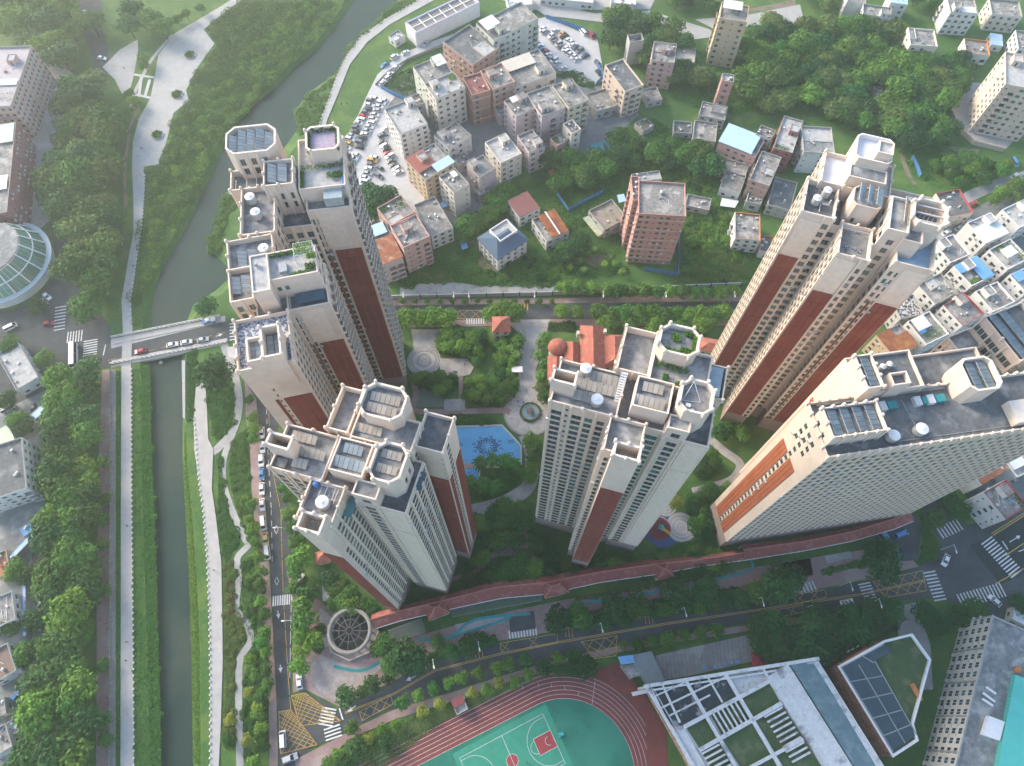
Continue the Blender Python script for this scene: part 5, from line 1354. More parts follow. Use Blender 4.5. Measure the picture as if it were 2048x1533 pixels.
BA = Q('long beige apartment block with regular window rows at the right edge', [(2017, 111), (2120, 118), (2112, 186), (2006, 168)], 27, 'beige', ROOFL, trim=wallm('beige'), seed=71, wn=3.0, st=3.1, stair=(-.6, .5), ac=.1)
# white houses on the right
G5 = dict(cat='house', group='white houses on the right')
Q('white house with smoke-stained roof, nearest to the tall right-hand tower', [(1869, 486), (1906, 466), (1942, 509), (1900, 525)], 11, 'white', ROOFV, trim=WHT, seed=80, stair=(-.45, .5), **G5)
Q('white house with pale green-white roof sheeting', [(1933, 446), (1982, 425), (2017, 466), (1973, 487)], 11, 'white', ROOFL, trim=WHT, seed=81, cov=((M('pale_green_sheet', (.60, .64, .58), (.54, .58, .53), .5), -.95, .95, -.95, .4, .9, .1),), **G5)
Q('white house with solar roof at the far end of the right-hand rows', [(2005, 419), (2050, 398), (2084, 432), (2040, 458)], 11, 'white', ROOFL, trim=WHT, seed=82, **G5)
Q('white house with bright blue sheet roof and planted terrace', [(1906, 533), (1953, 511), (1988, 551), (1944, 572)], 11, 'white', ROOFV, trim=WHT, seed=83, stair=(-.15, .55), cov=((BLUER, .0, .98, -.98, .95, 1.2, .2), (BLUER, -1, -.4, .2, 1, 1.2, .1)), garden=((-.8, -.1, -.9, -.5, 1.2),), **G5)
Q('white house with white awning and green roof garden', [(1975, 500), (2022, 478), (2060, 517), (2017, 538)], 11, 'white', ROOFL, trim=WHT, seed=84, cov=((WHITEM, -.6, .4, -.3, .5, 2.2, .1),), garden=((.4, .95, -.9, .9, 1.3), (-.5, .3, .6, .95, 1)), stair=False, **G5)
Q('grey-framed unfinished roof house, tight against the tall tower', [(1835, 570), (1882, 545), (1916, 584), (1871, 608)], 11, 'white', ROOFV, seed=85, stair=False, extra=((-.4, .3, .1, .95, .8, ROOFL),), **G5)
Q('white house with mottled roof and stair box, middle of the right-hand rows', [(1951, 584), (1995, 562), (2031, 604), (1986, 623)], 11.5, 'white', ROOFV, trim=WHT, seed=86, stair=(-.3, .55), **G5)
Q('white house with blue awning corner at the right edge', [(2022, 549), (2062, 530), (2094, 566), (2052, 590)], 11, 'white', ROOFL, trim=WHT, seed=87, stair=False, cov=((BLUER, -.9, .0, .1, .95, 1.2, .1),), **G5)
Q('white house with red-rimmed roof in the right-hand rows', [(1886, 608), (1932, 590), (1968, 625), (1926, 655)], 12, 'white', ROOFV, trim=RDT, seed=88, stair=(.3, .75), **G5)
Q('white house with blue and white tarpaulin over a roof garden', [(1815, 643), (1860, 622), (1897, 667), (1853, 691)], 11, 'white', ROOFV, trim=WHT, seed=89, stair=False, cov=((WHITEM, -.9, .2, .0, .95, 1.8, .2), (BLUEM, -.9, -.4, -.25, .05, 1.75, .05)), garden=((-.6, .9, -.9, -.1, 1.2),), **G5)
Q('orange house with rust-brown sheet roof', [(1751, 668), (1800, 650), (1838, 688), (1789, 716)], 12, 'tan', ROOFV, seed=90, stair=False, cov=((RUSTB, -1, 1, -1, .3, 1, .2), (RUSTB, -1, .1, .25, 1, 1.1, .2)), **G5)
Q('grey house with checkered stacked tiles on its roof', [(1790, 601), (1826, 585), (1846, 625), (1797, 641)], 10, 'grey', M('stacked_tiles', (.50, .48, .45), (.10, .085, .08), 1.3, detail=0, lo=.47, hi=.52), seed=91, stair=False, **G5)
Q('white house with stair box behind the solar slab', [(2010, 632), (2050, 610), (2090, 650), (2050, 676)], 11, 'white', ROOFV, trim=WHT, seed=92, stair=(-.5, .5), **G5)
Q('white house with small terrace, tucked behind the tarpaulin roof garden', [(1850, 560), (1830, 548), (1816, 560), (1836, 574)][::-1], 8, 'white', ROOFV, seed=93, stair=False, **G5)
Q('house with rusted corrugated roof below the wide slab block', [(1942, 945), (1998, 912), (2018, 938), (1966, 970)], 11, 'white', ROOFV, trim=RDT, seed=94, stair=False, cov=((RUST, -1, 1, -1, 1, .9, .2),), **G5)
Q('white frame-roofed house right of the rusted corrugated roof', [(2000, 905), (2050, 875), (2085, 925), (2035, 960)], 10, 'white', ROOFL, trim=WHT, seed=95, extra=((-.9, 0, -.5, .6, 1.4, ROOFW),), stair=False, **G5)
Q('white house with red-rimmed roof by the crossroads', [(1966, 984), (2014, 960), (2055, 1012), (2014, 1041)], 13.3, 'white', ROOFV, trim=RDT, seed=96, stair=(.3, .5), garden=((.6, .95, -.9, .9, .9),), **G5)
Q('grey block with maroon-rimmed roof beside the lane', [(1886, 388), (1915, 378), (1948, 418), (1890, 440)], 8, 'ivory', ROOFD, trim=RDT, seed=97, stair=False)
# left edge
Q('pink apartment block with stepped balconies at the upper left edge', [(-40, 90), (52, 97), (25, 221), (-60, 205)], 19, 'pink', M('lilac_roof', (.40, .36, .37), (.32, .29, .30), .5), seed=100, wn=2.6, cov=((BLUEL, -.2, .9, -.3, -.1, .6, 0),), garden=((-.5, .9, -.8, -.5, 1.2),), ac=.3)
Q('purple-pink apartment block along the left edge', [(-80, 254), (20, 254), (22, 431), (-80, 431)], 15, 'maroon', ROOFV, seed=101, wn=2.2, cov=((M('pale_green_roof', (.50, .56, .48), (.44, .5, .43), .5), .2, .95, .55, .98, 1, .1), (WHITEM, .3, .9, -.5, -.2, 1, .1)), ac=.3)
Q('low corner shop with stained roof by the left junction', [(-6, 702), (32, 690), (78, 748), (30, 786)], 5.5, 'white', ROOFL, seed=102, stair=False, nowin=(2, 3))
Q('white L-shaped block at the left edge with tarpaulins at its foot', [(-70, 915), (47, 869), (48, 976), (-70, 1020)], 11, 'white', ROOFD, seed=103, stair=False)
Q('shed with pale green and red sheet roof at the left edge', [(-20, 868), (20, 848), (26, 878), (-10, 900)], 4, 'white', ROOFV, seed=104, stair=False, cov=((M('pale_green_sheet2', (.50, .55, .42), (.42, .46, .36), .6), -1, 1, -1, 1, .9, .1),))
Q('orange-roofed hut at the left edge', [(-20, 1108), (8, 1106), (24, 1140), (-8, 1160)], 4, 'tan', M('orange_sheet', (.42, .19, .09), (.34, .15, .07), .6), seed=105, stair=False)
Q('white house corner at the left edge below the orange hut', [(-50, 1195), (14, 1205), (36, 1230), (-30, 1268)], 7, 'white', ROOFV, seed=106, stair=False)
Q('house with brown roof at the lower left edge', [(-40, 1305), (10, 1300), (36, 1335), (-14, 1370)], 6, 'white', M('brown_roof', (.22, .15, .12), (.17, .12, .10), .6), seed=107, stair=False)
Q('grey shack at the lower left edge', [(-30, 1405), (6, 1402), (14, 1425), (-20, 1440)], 4, 'grey', ROOFV, seed=108, stair=False)
Q('pale blue-roofed hut at the lower left edge', [(10, 1448), (30, 1436), (38, 1462), (18, 1474)], 3.5, 'white', ROOFW, seed=109, stair=False)
Q('long white shack in the lower left corner', [(-40, 1470), (8, 1455), (28, 1490), (-20, 1520)], 5, 'white', ROOFV, seed=110, stair=False)

for lb, px, z, m in (('long pale blue shed roof beside the left tree belt', [(42, 1172), (51, 1170), (53, 1272), (44, 1274)], 3.0, BLUEL), ('second long pale shed roof right of the blue one by the left tree belt', [(75, 1176), (82, 1175), (83, 1262), (76, 1264)], 3.0, ROOFW), ('blue open shed in the parking yard at the left', [(38, 1058), (66, 1040), (74, 1056), (46, 1076)], 3.2, BLUER), ('slanting pale shed roof in the left yards', [(12, 1118), (62, 1064), (68, 1072), (18, 1128)], 2.8, BLUEL), ('white tarpaulin shed at the lower left edge', [(28, 1385), (58, 1345), (66, 1352), (36, 1394)], 2.8, BLUER), ('flat tin shed beside the corner shop at the left', [(62, 830), (84, 806), (92, 818), (70, 842)], 2.8, BLUEL)):
    Q(lb, px, z, 'grey', m, seed=int(px[0][0]), stair=False, clutter=1, name='shed', cat='shed', par=.1)
# ------------------------------------------------------------------ trees and other planting
ONES = ['', 'first', 'second', 'third', 'fourth', 'fifth', 'sixth', 'seventh', 'eighth', 'ninth', 'tenth', 'eleventh', 'twelfth', 'thirteenth', 'fourteenth', 'fifteenth', 'sixteenth', 'seventeenth', 'eighteenth', 'nineteenth']
TENS = {2: ('twenty', 'twentieth'), 3: ('thirty', 'thirtieth'), 4: ('forty', 'fortieth'), 5: ('fifty', 'fiftieth')}
def ordw(n):
    if n < 20: return ONES[n]
    t, o = divmod(n, 10)
    return TENS[t][1] if o == 0 else TENS[t][0] + '-' + ONES[o]

for T in (TC, TB, TA, TA2, TD, TE):
    for V_ in T.vols:
        if V_['z0'] <= 0: FOOT.append((place(inset(V_['poly'], -1.3), T.o, T.ang), 100))
def clear(p, m=0):
    return not any(inside(p, f) for f, z in FOOT)

TREE = {}
def crown_pts(rng, R, lobes, n, flat=.75):
    C = []
    for k in range(lobes):
        t = 2 * math.pi * (k + rng.random() * .6) / lobes
        d = R * (.0 if k == 0 and lobes < 3 else .5 + .14 * rng.random())
        C.append((d * math.cos(t), d * math.sin(t), R * (.05 + .3 * rng.random()), R * (.42 + .2 * rng.random())))
    C.append((0, 0, R * .42, R * .62))
    P, Nn = [], []
    w = np.array([c[3] ** 2 for c in C]); w /= w.sum()
    for c, m in zip(C, rng.multinomial(n, w)):
        d = rng.normal(size=(m, 3)); d /= np.linalg.norm(d, axis=1)[:, None]
        d[:, 2] = np.where(d[:, 2] < -.35, -d[:, 2], d[:, 2])
        # small clumps on the lobe
        rad = c[3] * (.72 + .33 * rng.random(m) ** .7)
        rad *= 1 + .2 * np.sin(d[:, 0] * 6 + c[0]) * np.sin(d[:, 1] * 6 + c[1] * 3) + .08 * np.sin(d[:, 2] * 11 + c[0])
        p = np.array(c[:3]) + d * rad[:, None] * np.array([1, 1, flat])
        P.append(p); Nn.append(d + np.array([0, 0, .45]))
    return np.concatenate(P), np.concatenate(Nn)

def tree_meshes(kind, var, mat):
    k = (kind, var, mat)
    if k in TREE: return TREE[k]
    rng = np.random.default_rng(var * 37 + {'round': 1, 'broad': 2, 'palm': 3, 'shrub': 4}[kind])
    b = MB()
    if kind in ('round', 'broad'):
        R = 1.0
        th = 1.15 if kind == 'round' else .95
        P, Nn = crown_pts(rng, R, 4 if kind == 'round' else 7, 620 if kind == 'round' else 1300, .85 if kind == 'round' else .7)
        P[:, 2] += th
        Vv, F = leaf_quads(P, Nn, .14 if kind == 'round' else .10, rng)
        b.lathe((0, 0, 0), [(.085, 0), (.06, .15), (.05, th * .6), (.035, th * 1.0)], 8)
        for q in range(5):
            t = q * 1.257 + var
            b.bar((0, 0, th * .55), (.45 * math.cos(t), .45 * math.sin(t), th + .15), .04)
            b.bar((.45 * math.cos(t), .45 * math.sin(t), th + .15), (.7 * math.cos(t + .3), .7 * math.sin(t + .3), th + .3), .025)
    elif kind == 'shrub':
        P, Nn = crown_pts(rng, 1.0, 4, 360, .7)
        P[:, 2] += .25
        P[:, 2] = np.maximum(P[:, 2], .05)
        Vv, F = leaf_quads(P, Nn, .14, rng)
        for q in range(5):
            t = q * 1.257
            b.bar((0, 0, 0), (.35 * math.cos(t), .35 * math.sin(t), .5), .05)
    else:
        P, Nn, th = [], [], 1.7
        vs, fs = [], []
        for q in range(22):
            t = q * 2.4 + var; el = .9 - 1.3 * (q / 22) + rng.random() * .2; L = .85 + .3 * rng.random()
            prev = None
            for s in range(6):
                f = s / 5
                r = L * f * math.cos(el * (1 - f * .4)); z = th + L * f * math.sin(el) - .75 * f * f * L
                wd = .13 * math.sin(math.pi * min(.97, f * .85 + .12))
                c, sn = math.cos(t), math.sin(t)
                l = (r * c - wd * sn, r * sn + wd * c, z - wd * .45); m = (r * c, r * sn, z); rr = (r * c + wd * sn, r * sn - wd * c, z - wd * .45)
                i = len(vs); vs += [l, m, rr]
                if prev is not None: fs += [(prev, i, i + 1, prev + 1), (prev + 1, i + 1, i + 2, prev + 2)]
                prev = i
        Vv, F = np.array(vs), np.array(fs)
        b.lathe((0, 0, 0), [(.09, 0), (.065, .2), (.055, 1.2), (.06, 1.75)], 8)
    cm = np_mesh('crown', Vv, F, leaf_mat(mat))
    tm = b.mesh('trunk', BARK)
    TREE[k] = (tm, cm)
    return TREE[k]

TN = {'round': 'street_tree', 'broad': 'broadleaf_tree', 'palm': 'palm_tree', 'shrub': 'shrub'}
def tree(p, R, kind, mat, label, group=None, z=0.0, cat=None, zs=1.0, name=None):
    tm, cm = tree_meshes(kind, RNG.randrange(4), mat)
    nm = name or ('avenue_tree' if 'avenue' in label else 'garden_tree' if 'garden' in label else 'hillside_tree' if 'hillside' in label else 'belt_tree' if 'belt' in label else TN[kind])
    o = empty(nm, (p[0], p[1], z), label, cat or ('shrub' if kind == 'shrub' else 'tree'), group, RNG.uniform(0, 6.28))
    o.scale = (R, R, R * zs)
    link('trunk', tm, o); link('crown', cm, o)
    return o

def pick(m):
    return m if isinstance(m, str) else RNG.choice(m)

def row(pts, R, kind, mat, what, group, where='from the left', zs=1.0):
    pts = list(pts)
    for i, q in enumerate(pts):
        r = q[2] if len(q) > 2 else R
        tree(G(q[0], q[1], r * 1.2), r * RNG.uniform(.93, 1.07), kind, pick(mat), f'{ordw(i + 1)} {what} {where}', group, zs=zs)

def fillp(px, step, R, kind, mat, label, group, zs=1.0, jit=.35, keep=1.0, test=True):
    P = GP(px)
    xs = [p[0] for p in P]; ys = [p[1] for p in P]
    n = 0
    y = min(ys); odd = 0
    while y < max(ys):
        x = min(xs) + (step / 2 if odd else 0)
        while x < max(xs):
            q = (x + RNG.uniform(-jit, jit) * step, y + RNG.uniform(-jit, jit) * step)
            if RNG.random() < keep and inside(q, P) and (not test or clear(q)):
                tree(q, RNG.uniform(*R), kind, pick(mat), label, group, zs=zs * RNG.uniform(.85, 1.15)); n += 1
            x += step
        y += step * .87; odd ^= 1
    return n

def thicket(name, label, cat, px, bumps, rr, n, size, mat, base=0.0, nb=0, seed=1, zoff=0.0, test=False, flat=.6):
    """uncountable undergrowth: leafy mounds and ground leaves in one object"""
    rng = np.random.default_rng(seed)
    P = GP(px); poly = np.array(P)
    lo, hi = poly.min(0), poly.max(0)
    def inpoly(X, Pg=P):
        r = np.zeros(len(X), bool)
        for i in range(len(Pg)):
            x1, y1 = Pg[i]; x2, y2 = Pg[(i + 1) % len(Pg)]
            if y1 == y2: continue
            c = ((y1 > X[:, 1]) != (y2 > X[:, 1])) & (X[:, 0] < (x2 - x1) * (X[:, 1] - y1) / (y2 - y1) + x1)
            r ^= c
        return r
    def sample(m):
        out = []; k = 0
        while k < m:
            X = lo + rng.random((m * 3 + 10, 2)) * (hi - lo)
            X = X[inpoly(X)]
            if test and len(X):
                ok = np.ones(len(X), bool)
                for f, z_ in FOOT:
                    fa = np.array(f); c0 = fa.mean(0); R0 = np.linalg.norm(fa - c0, axis=1).max()
                    near = np.where((np.abs(X - c0) < R0).all(1))[0]
                    if len(near): ok[near] &= ~inpoly(X[near], f)
                X = X[ok] if ok.any() else X[:1]
            out.append(X); k += len(X)
        return np.concatenate(out)[:m]
    PP, NN = [], []
    if bumps:
        C = sample(bumps)
        r = rng.uniform(*rr, size=bumps)
        k = rng.choice(bumps, n, p=r ** 2 / (r ** 2).sum())
        d = rng.normal(size=(n, 3)); d /= np.linalg.norm(d, axis=1)[:, None]; d[:, 2] = abs(d[:, 2])
        q = np.zeros((n, 3)); q[:, :2] = C[k]
        q += d * (r[k] * (.8 + .25 * rng.random(n)))[:, None] * np.array([1, 1, flat])
        PP.append(q); NN.append(d + np.array([0, 0, .5]))
    if nb:
        X = sample(nb)
        q = np.zeros((nb, 3)); q[:, :2] = X; q[:, 2] = base * rng.random(nb) + .1
        PP.append(q); NN.append(np.tile([0, 0, 1.0], (nb, 1)))
    PP = np.concatenate(PP); NN = np.concatenate(NN)
    PP[:, 2] += zoff
    Vv, F = leaf_quads(PP, NN, size, rng)
    return tag(link(name, np_mesh(name, Vv, F, leaf_mat(mat))), label, cat, kind='stuff')

# --- belts on the west side
g = 'trees of the dense belt beside the left river pavement'
fillp([(112, 742), (192, 738), (198, 900), (192, 1200), (187, 1560), (66, 1560), (85, 1400), (104, 1250), (100, 1150), (112, 900)], 6.9, (4.8, 6.2), 'broad', ('dark', 'mid', 'dark', 'mid', 'light'), 'broad tree in the dense belt left of the river pavement', g, test=False)
row([(206, 1040), (205, 1090), (208, 1180), (206, 1330), (207, 1440), (212, 1480), (208, 925), (210, 1000)], 2.4, 'round', 'mid', 'small tree overhanging the pink river pavement', 'small trees on the pink river pavement', 'in the scattered row')
g = 'trees along the upper left street'
fillp([(155, 195), (215, 160), (240, 300), (245, 470), (215, 560), (205, 645), (155, 640), (150, 560), (118, 470), (112, 380), (142, 290)], 8.8, (5.4, 7.2), 'broad', ('dark', 'mid', 'mid', 'olive'), 'broad tree of the street belt between the left blocks and the river walk', g)
fillp([(0, 0), (165, 0), (160, 130), (120, 160), (70, 100), (0, 80)], 10.5, (6.2, 8.4), 'broad', ('mid', 'light', 'dark'), 'big hazy tree in the upper left corner', 'big trees in the upper left corner')
row([(262, 18), (298, 38), (322, 52), (255, 50), (182, 45)], 6.0, 'broad', ('mid', 'dark'), 'big round tree behind the pale plaza at the upper left', 'big trees behind the pale plaza')
row([(288, 118), (289, 132), (258, 190), (268, 205), (258, 225), (250, 245), (245, 260), (230, 280), (355, 40), (372, 30), (400, 18)], 2.6, 'round', ('mid', 'light'), 'small tree beside the curved promenade', 'small trees beside the curved promenade')
row([(12, 800), (35, 840), (48, 855), (72, 615), (20, 690), (88, 715), (30, 1140), (50, 1150), (45, 1310), (62, 1300), (20, 1250), (70, 1240)], 3.6, 'broad', ('dark', 'mid'), 'tree among the left-edge yards', 'trees among the left-edge yards')
# --- river island and banks
thicket('riverside_thicket', 'dense green thicket on the flat between curved promenade and river', 'shrubs', [(484, 2), (690, 2), (650, 62), (580, 130), (540, 168), (495, 208), (430, 300), (408, 345), (370, 430), (326, 508), (290, 585), (284, 655), (268, 655), (266, 600), (277, 512), (287, 430), (292, 340), (320, 332), (336, 286), (350, 230), (382, 200), (375, 180), (397, 140), (432, 90), (412, 60), (436, 38)], 420, (1.4, 3.6), 46000, .30, 'mid', .5, 18000, seed=11)
thicket('riverside_thicket', 'fresh light green patches in the thicket between plaza and river', 'shrubs', [(600, 2), (690, 2), (640, 70), (540, 165), (430, 295), (370, 425), (300, 560), (275, 600), (292, 420), (345, 260), (430, 160), (520, 80)], 200, (.9, 2.6), 22000, .3, 'light', .5, 8000, seed=111)
thicket('riverside_thicket', 'olive patches of tall grass in the thicket beside the curved promenade', 'shrubs', [(484, 2), (600, 2), (560, 60), (440, 150), (400, 150), (432, 90), (412, 60)], 60, (1, 2.2), 6000, .28, 'olive', .4, 6000, seed=12)
thicket('bank_thicket', 'bushy green bank between river and the far right-hand promenade', 'shrubs', [(845, -5), (768, 42), (722, 74), (693, 112), (673, 152), (650, 217), (630, 270), (600, 264), (588, 232), (616, 190), (672, 150), (694, 100), (746, 46), (793, 2)], 150, (1.2, 2.8), 20000, .28, 'mid', .5, 9000, seed=13, zoff=-.8)
thicket('bank_thicket', 'bushy green bank strip below the riverside towers', 'shrubs', [(450, 385), (480, 395), (462, 440), (448, 490), (425, 505), (414, 498), (430, 440)], 40, (1, 2), 6000, .28, 'mid', .5, 3000, seed=14, zoff=-.6)
thicket('bank_grass', 'rough green grass on the left river bank', 'grass', [(264, 740), (300, 728), (303, 900), (308, 1024), (313, 1150), (317, 1300), (321, 1430), (323, 1560), (270, 1560), (265, 1100)], 170, (.5, 1.3), 16000, .24, 'mid', .45, 26000, seed=15, zoff=-.4)
thicket('bank_grass', 'bright mown grass on the right river bank', 'grass', [(369, 850), (388, 850), (398, 960), (406, 1024), (415, 1124), (419, 1223), (420, 1350), (420, 1560), (386, 1560), (382, 1300), (377, 1150), (370, 1024), (366, 930)], 0, (1, 1), 0, .2, 'light', .3, 30000, seed=16, zoff=-.5)
thicket('bank_grass', 'grass strip between river walk and its low wall', 'grass', [(233, 742), (242, 742), (241, 1560), (233, 1560)], 0, (1, 1), 0, .2, 'mid', .3, 5000, seed=17)
thicket('bank_grass', 'grass beside the river ledge just below the bridge', 'grass', [(372, 712), (395, 690), (392, 760), (388, 840), (375, 842)], 20, (.5, 1), 2000, .22, 'mid', .3, 2500, seed=18)
for px, m, lb, sd in (([(413, 720), (468, 765), (472, 850), (432, 885), (415, 820)], 'mid', 'clipped green planting beside the riverside terrace below the big round tree', 19), ([(438, 905), (447, 960), (455, 1020), (480, 1075), (462, 1110), (450, 1130), (436, 1040)], 'mid', 'shrub planting between terrace and winding park path, upper part', 20),
                      ([(460, 885), (500, 850), (500, 1000), (525, 1100), (500, 1085), (470, 1010), (458, 950)], 'mid', 'shrub planting between winding park path and road, upper part', 21), ([(448, 1135), (468, 1120), (470, 1200), (488, 1245), (495, 1275), (470, 1320), (468, 1500), (450, 1500), (448, 1300)], 'olive', 'yellowish shrub planting between terrace and winding park path, lower part', 22),
                      ([(482, 1120), (520, 1110), (535, 1250), (538, 1500), (486, 1520), (486, 1360), (505, 1290), (480, 1215)], 'mid', 'shrub planting between winding park path and road, lower part', 23)):
    thicket('park_planting', lb, 'shrubs', px, 70, (.6, 1.5), 8000, .2, m, .3, 4500, seed=sd)
thicket('park_planting', 'reddish flower bed beside the winding park path', 'shrubs', [(455, 1160), (470, 1150), (470, 1225), (458, 1230)], 14, (.4, .9), 1500, .18, 'red', .3, 500, seed=24)
thicket('planted_bed', 'three leafy beds set into the pale curved plaza', 'shrubs', [(381, 100), (395, 112), (381, 124), (366, 112), (355, 182), (368, 191), (355, 202), (342, 191)], 10, (.6, 1.1), 2500, .2, 'mid', .2, 200, seed=25, zoff=.3) if False else None
for i, (x, y) in enumerate(((381, 112), (355, 191), (316, 272))):
    c = G(x, y)
    for k in range(7):
        t = k * .9
        tree((c[0] + (1.6 if k else 0) * math.cos(t), c[1] + (1.5 if k else 0) * math.sin(t)), 1.05, 'shrub', 'mid', f'low shrub in the {("topmost", "middle", "lowest")[i]} oval bed of the pale plaza', 'shrubs in the oval plaza beds', z=.35)
row([(428, 748, 6.6), (410, 612, 4.4), (462, 700, 1.2)], 6, 'broad', 'dark', 'round tree at the right-hand bridge head', 'trees at the right-hand bridge head', 'counted in order of size')
# --- riverside road
row([(588, 1057), (595, 1084), (602, 1117, 4.0), (592, 1143), (588, 1178), (618, 1185, 3.2), (608, 1203, 3.4), (612, 1235, 4.2), (605, 1268, 3.6), (625, 1280, 3.2), (600, 1300), (600, 1332, 3)], 2.8, 'round', ('mid', 'light'), 'street tree on the tower side of the riverside road', 'street trees on the tower side of the riverside road', 'from the top')
row([(566, 976), (574, 996), (578, 1030, 2.6), (572, 960)], 2.0, 'round', 'mid', 'small street tree close under the west wing of the pavilion tower', 'small trees under the pavilion tower', 'from the left')
row([(509, 838), (510, 858), (508, 880), (505, 1010), (507, 1060), (512, 1085), (519, 1117), (524, 1145), (520, 1172), (522, 1205), (530, 1231), (530, 1265), (527, 1285), (532, 1303), (532, 1340), (535, 1370), (522, 1393), (520, 1425), (522, 1456), (515, 1490), (510, 1525)], 2.2, 'round', ('light', 'mid'), 'street tree on the park side of the riverside road', 'street trees on the park side of the riverside road', 'from the top')
row([(500, 1160), (510, 1215), (500, 1320), (512, 1350), (498, 1385), (515, 1410), (505, 1440), (495, 1480), (490, 1000), (497, 1040), (470, 1150), (455, 1480), (462, 1440), (505, 770), (500, 800)], 1.9, 'round', ('mid', 'light', 'yellow'), 'small tree in the riverside park planting', 'small trees in the riverside park planting')
# --- south avenue
row([(691, 1392, 3.2), (724, 1384, 2), (744, 1369, 3), (776, 1358, 2), (784, 1333, 3.6), (804, 1312, 5.2), (830, 1320, 4.4), (867, 1318, 2), (904, 1303, 2.4), (937, 1290, 3.4), (960, 1282, 2.8), (875, 1285, 2.2), (1117, 1240, 4), (1157, 1232, 3.8), (1177, 1246, 2.6), (1210, 1243, 2.8), (1230, 1212, 4.4), (1250, 1236, 3), (1273, 1212, 4.2), (1306, 1224, 2.2), (1330, 1217, 2.8), (1353, 1185, 4.4), (1373, 1212, 2.8), (1409, 1182, 4.4), (1396, 1212, 2.8), (1425, 1205, 2.8), (1452, 1200, 3), (1482, 1197, 3), (1515, 1187, 3.6), (1545, 1180, 4.5), (1565, 1165, 6), (1582, 1150, 4.6), (1762, 1122, 6), (1775, 1100, 3.6)], 3, 'broad', ('dark', 'dark', 'mid'), 'avenue tree on the arcade side of the south avenue', 'avenue trees on the arcade side')
row([(706, 1456, 2.2), (806, 1404, 2.2), (836, 1393, 1.9), (867, 1376, 2.2), (897, 1366, 2), (924, 1356, 2), (957, 1346, 2.1), (993, 1336, 2.1), (1017, 1330, 2), (1049, 1321, 2), (1115, 1316, 2), (1147, 1310, 2.2), (1246, 1291, 1.5), (1275, 1290, 2.2), (1305, 1283, 2), (1334, 1278, 2.4), (1368, 1270, 2.1), (1401, 1266, 2.3), (1431, 1261, 2.5)], 2.1, 'round', ('mid', 'light'), 'young street tree on the school side of the south avenue', 'young street trees on the school side')
row([(658, 1522), (675, 1509), (738, 1476), (765, 1460), (793, 1451), (845, 1425), (880, 1409), (944, 1386), (973, 1381), (997, 1366), (1031, 1363), (1057, 1349)], 1.9, 'round', ('light', 'yellow'), 'yellow-green small tree between pavement and running track', 'yellow-green trees beside the running track')
row([(711, 1499, 3.2), (1087, 1336, 2.4), (1117, 1339, 2.2), (1147, 1336, 2.6), (1167, 1333, 3.8), (770, 1490, 2.2), (695, 1520, 2)], 2.5, 'broad', 'dark', 'dark round tree between pavement and running track', 'dark trees beside the running track')
row([(1522, 1258), (1548, 1252), (1572, 1276), (1556, 1306), (1534, 1290), (1636, 1238), (1669, 1250), (1709, 1232), (1748, 1225), (1780, 1224), (1646, 1283), (1690, 1268), (1722, 1256), (1618, 1262), (1668, 1292), (1600, 1300), (1635, 1310)], 4.6, 'broad', 'dark', 'large dark tree in the school garden', 'large dark trees in the school garden')
row([(1855, 1232, 4.6), (1880, 1250, 3.4), (1921, 1232, 3.4), (1948, 1225, 4), (2040, 1206, 3), (1965, 1240, 3)], 4, 'broad', 'dark', 'dark tree north of the right-hand school block', 'dark trees north of the right-hand school block')
row([(1846, 995, 2.8), (1880, 976, 3), (1899, 1000, 3.4), (1918, 1021, 3.8), (1875, 1037, 3.4), (1862, 960, 2.6)], 3, 'broad', ('mid', 'dark'), 'street tree below the wide slab block', 'street trees below the wide slab block')
thicket('lawn_grass', 'rough lawn between pavement and running track', 'grass', [(660, 1530), (740, 1470), (900, 1405), (1040, 1355), (1080, 1350), (1000, 1388), (880, 1448), (770, 1533)], 0, (1, 1), 0, .2, 'olive', .25, 9000, seed=30)
thicket('school_undergrowth', 'dark undergrowth below the school garden trees', 'shrubs', [(1520, 1262), (1790, 1215), (1800, 1260), (1690, 1300), (1630, 1320), (1600, 1325), (1530, 1320)], 90, (.8, 1.8), 7000, .25, 'dark', .4, 5000, seed=31)
# --- courtyard
g = 'shrubs and small trees of the courtyard garden'
cl = 'small garden tree in the courtyard between the towers'
for px in ([(868, 668), (975, 662), (975, 722), (950, 730), (935, 714), (885, 712)], [(833, 752), (915, 742), (915, 775), (885, 788), (835, 775)], [(928, 765), (1034, 735), (1030, 800), (1000, 815), (930, 800)], [(985, 690), (1036, 672), (1034, 735), (985, 735)]):
    fillp(px, 3.5, (1.7, 3.0), 'round', ('mid', 'light', 'dark', 'light', 'mid'), cl, g, zs=.8)
    thicket('courtyard_planting', 'leafy courtyard bed ' + {868: 'behind the round plaza', 833: 'beside the green court', 928: 'left of the fountain', 985: 'behind the gatehouse path'}[px[0][0]], 'shrubs', px, 40, (.6, 1.3), 4500, .2, 'mid', .3, 2600, seed=px[0][0])
cl = 'garden tree in the shade south of the fountain court'
for px in ([(935, 1045), (1045, 1005), (1046, 1085), (1000, 1092), (950, 1130), (915, 1140), (945, 1060)], [(1070, 1010), (1080, 1020), (1080, 1060), (1125, 1140), (1085, 1160), (1070, 1100)], [(960, 1150), (1065, 1120), (1090, 1165), (1000, 1175), (930, 1172)]):
    fillp(px, 3.9, (2.2, 3.6), 'broad', ('mid', 'light', 'dark', 'mid'), cl, 'garden trees south of the fountain court', zs=.85)
cl = 'garden tree between the garden-roof tower and the wide slab block'
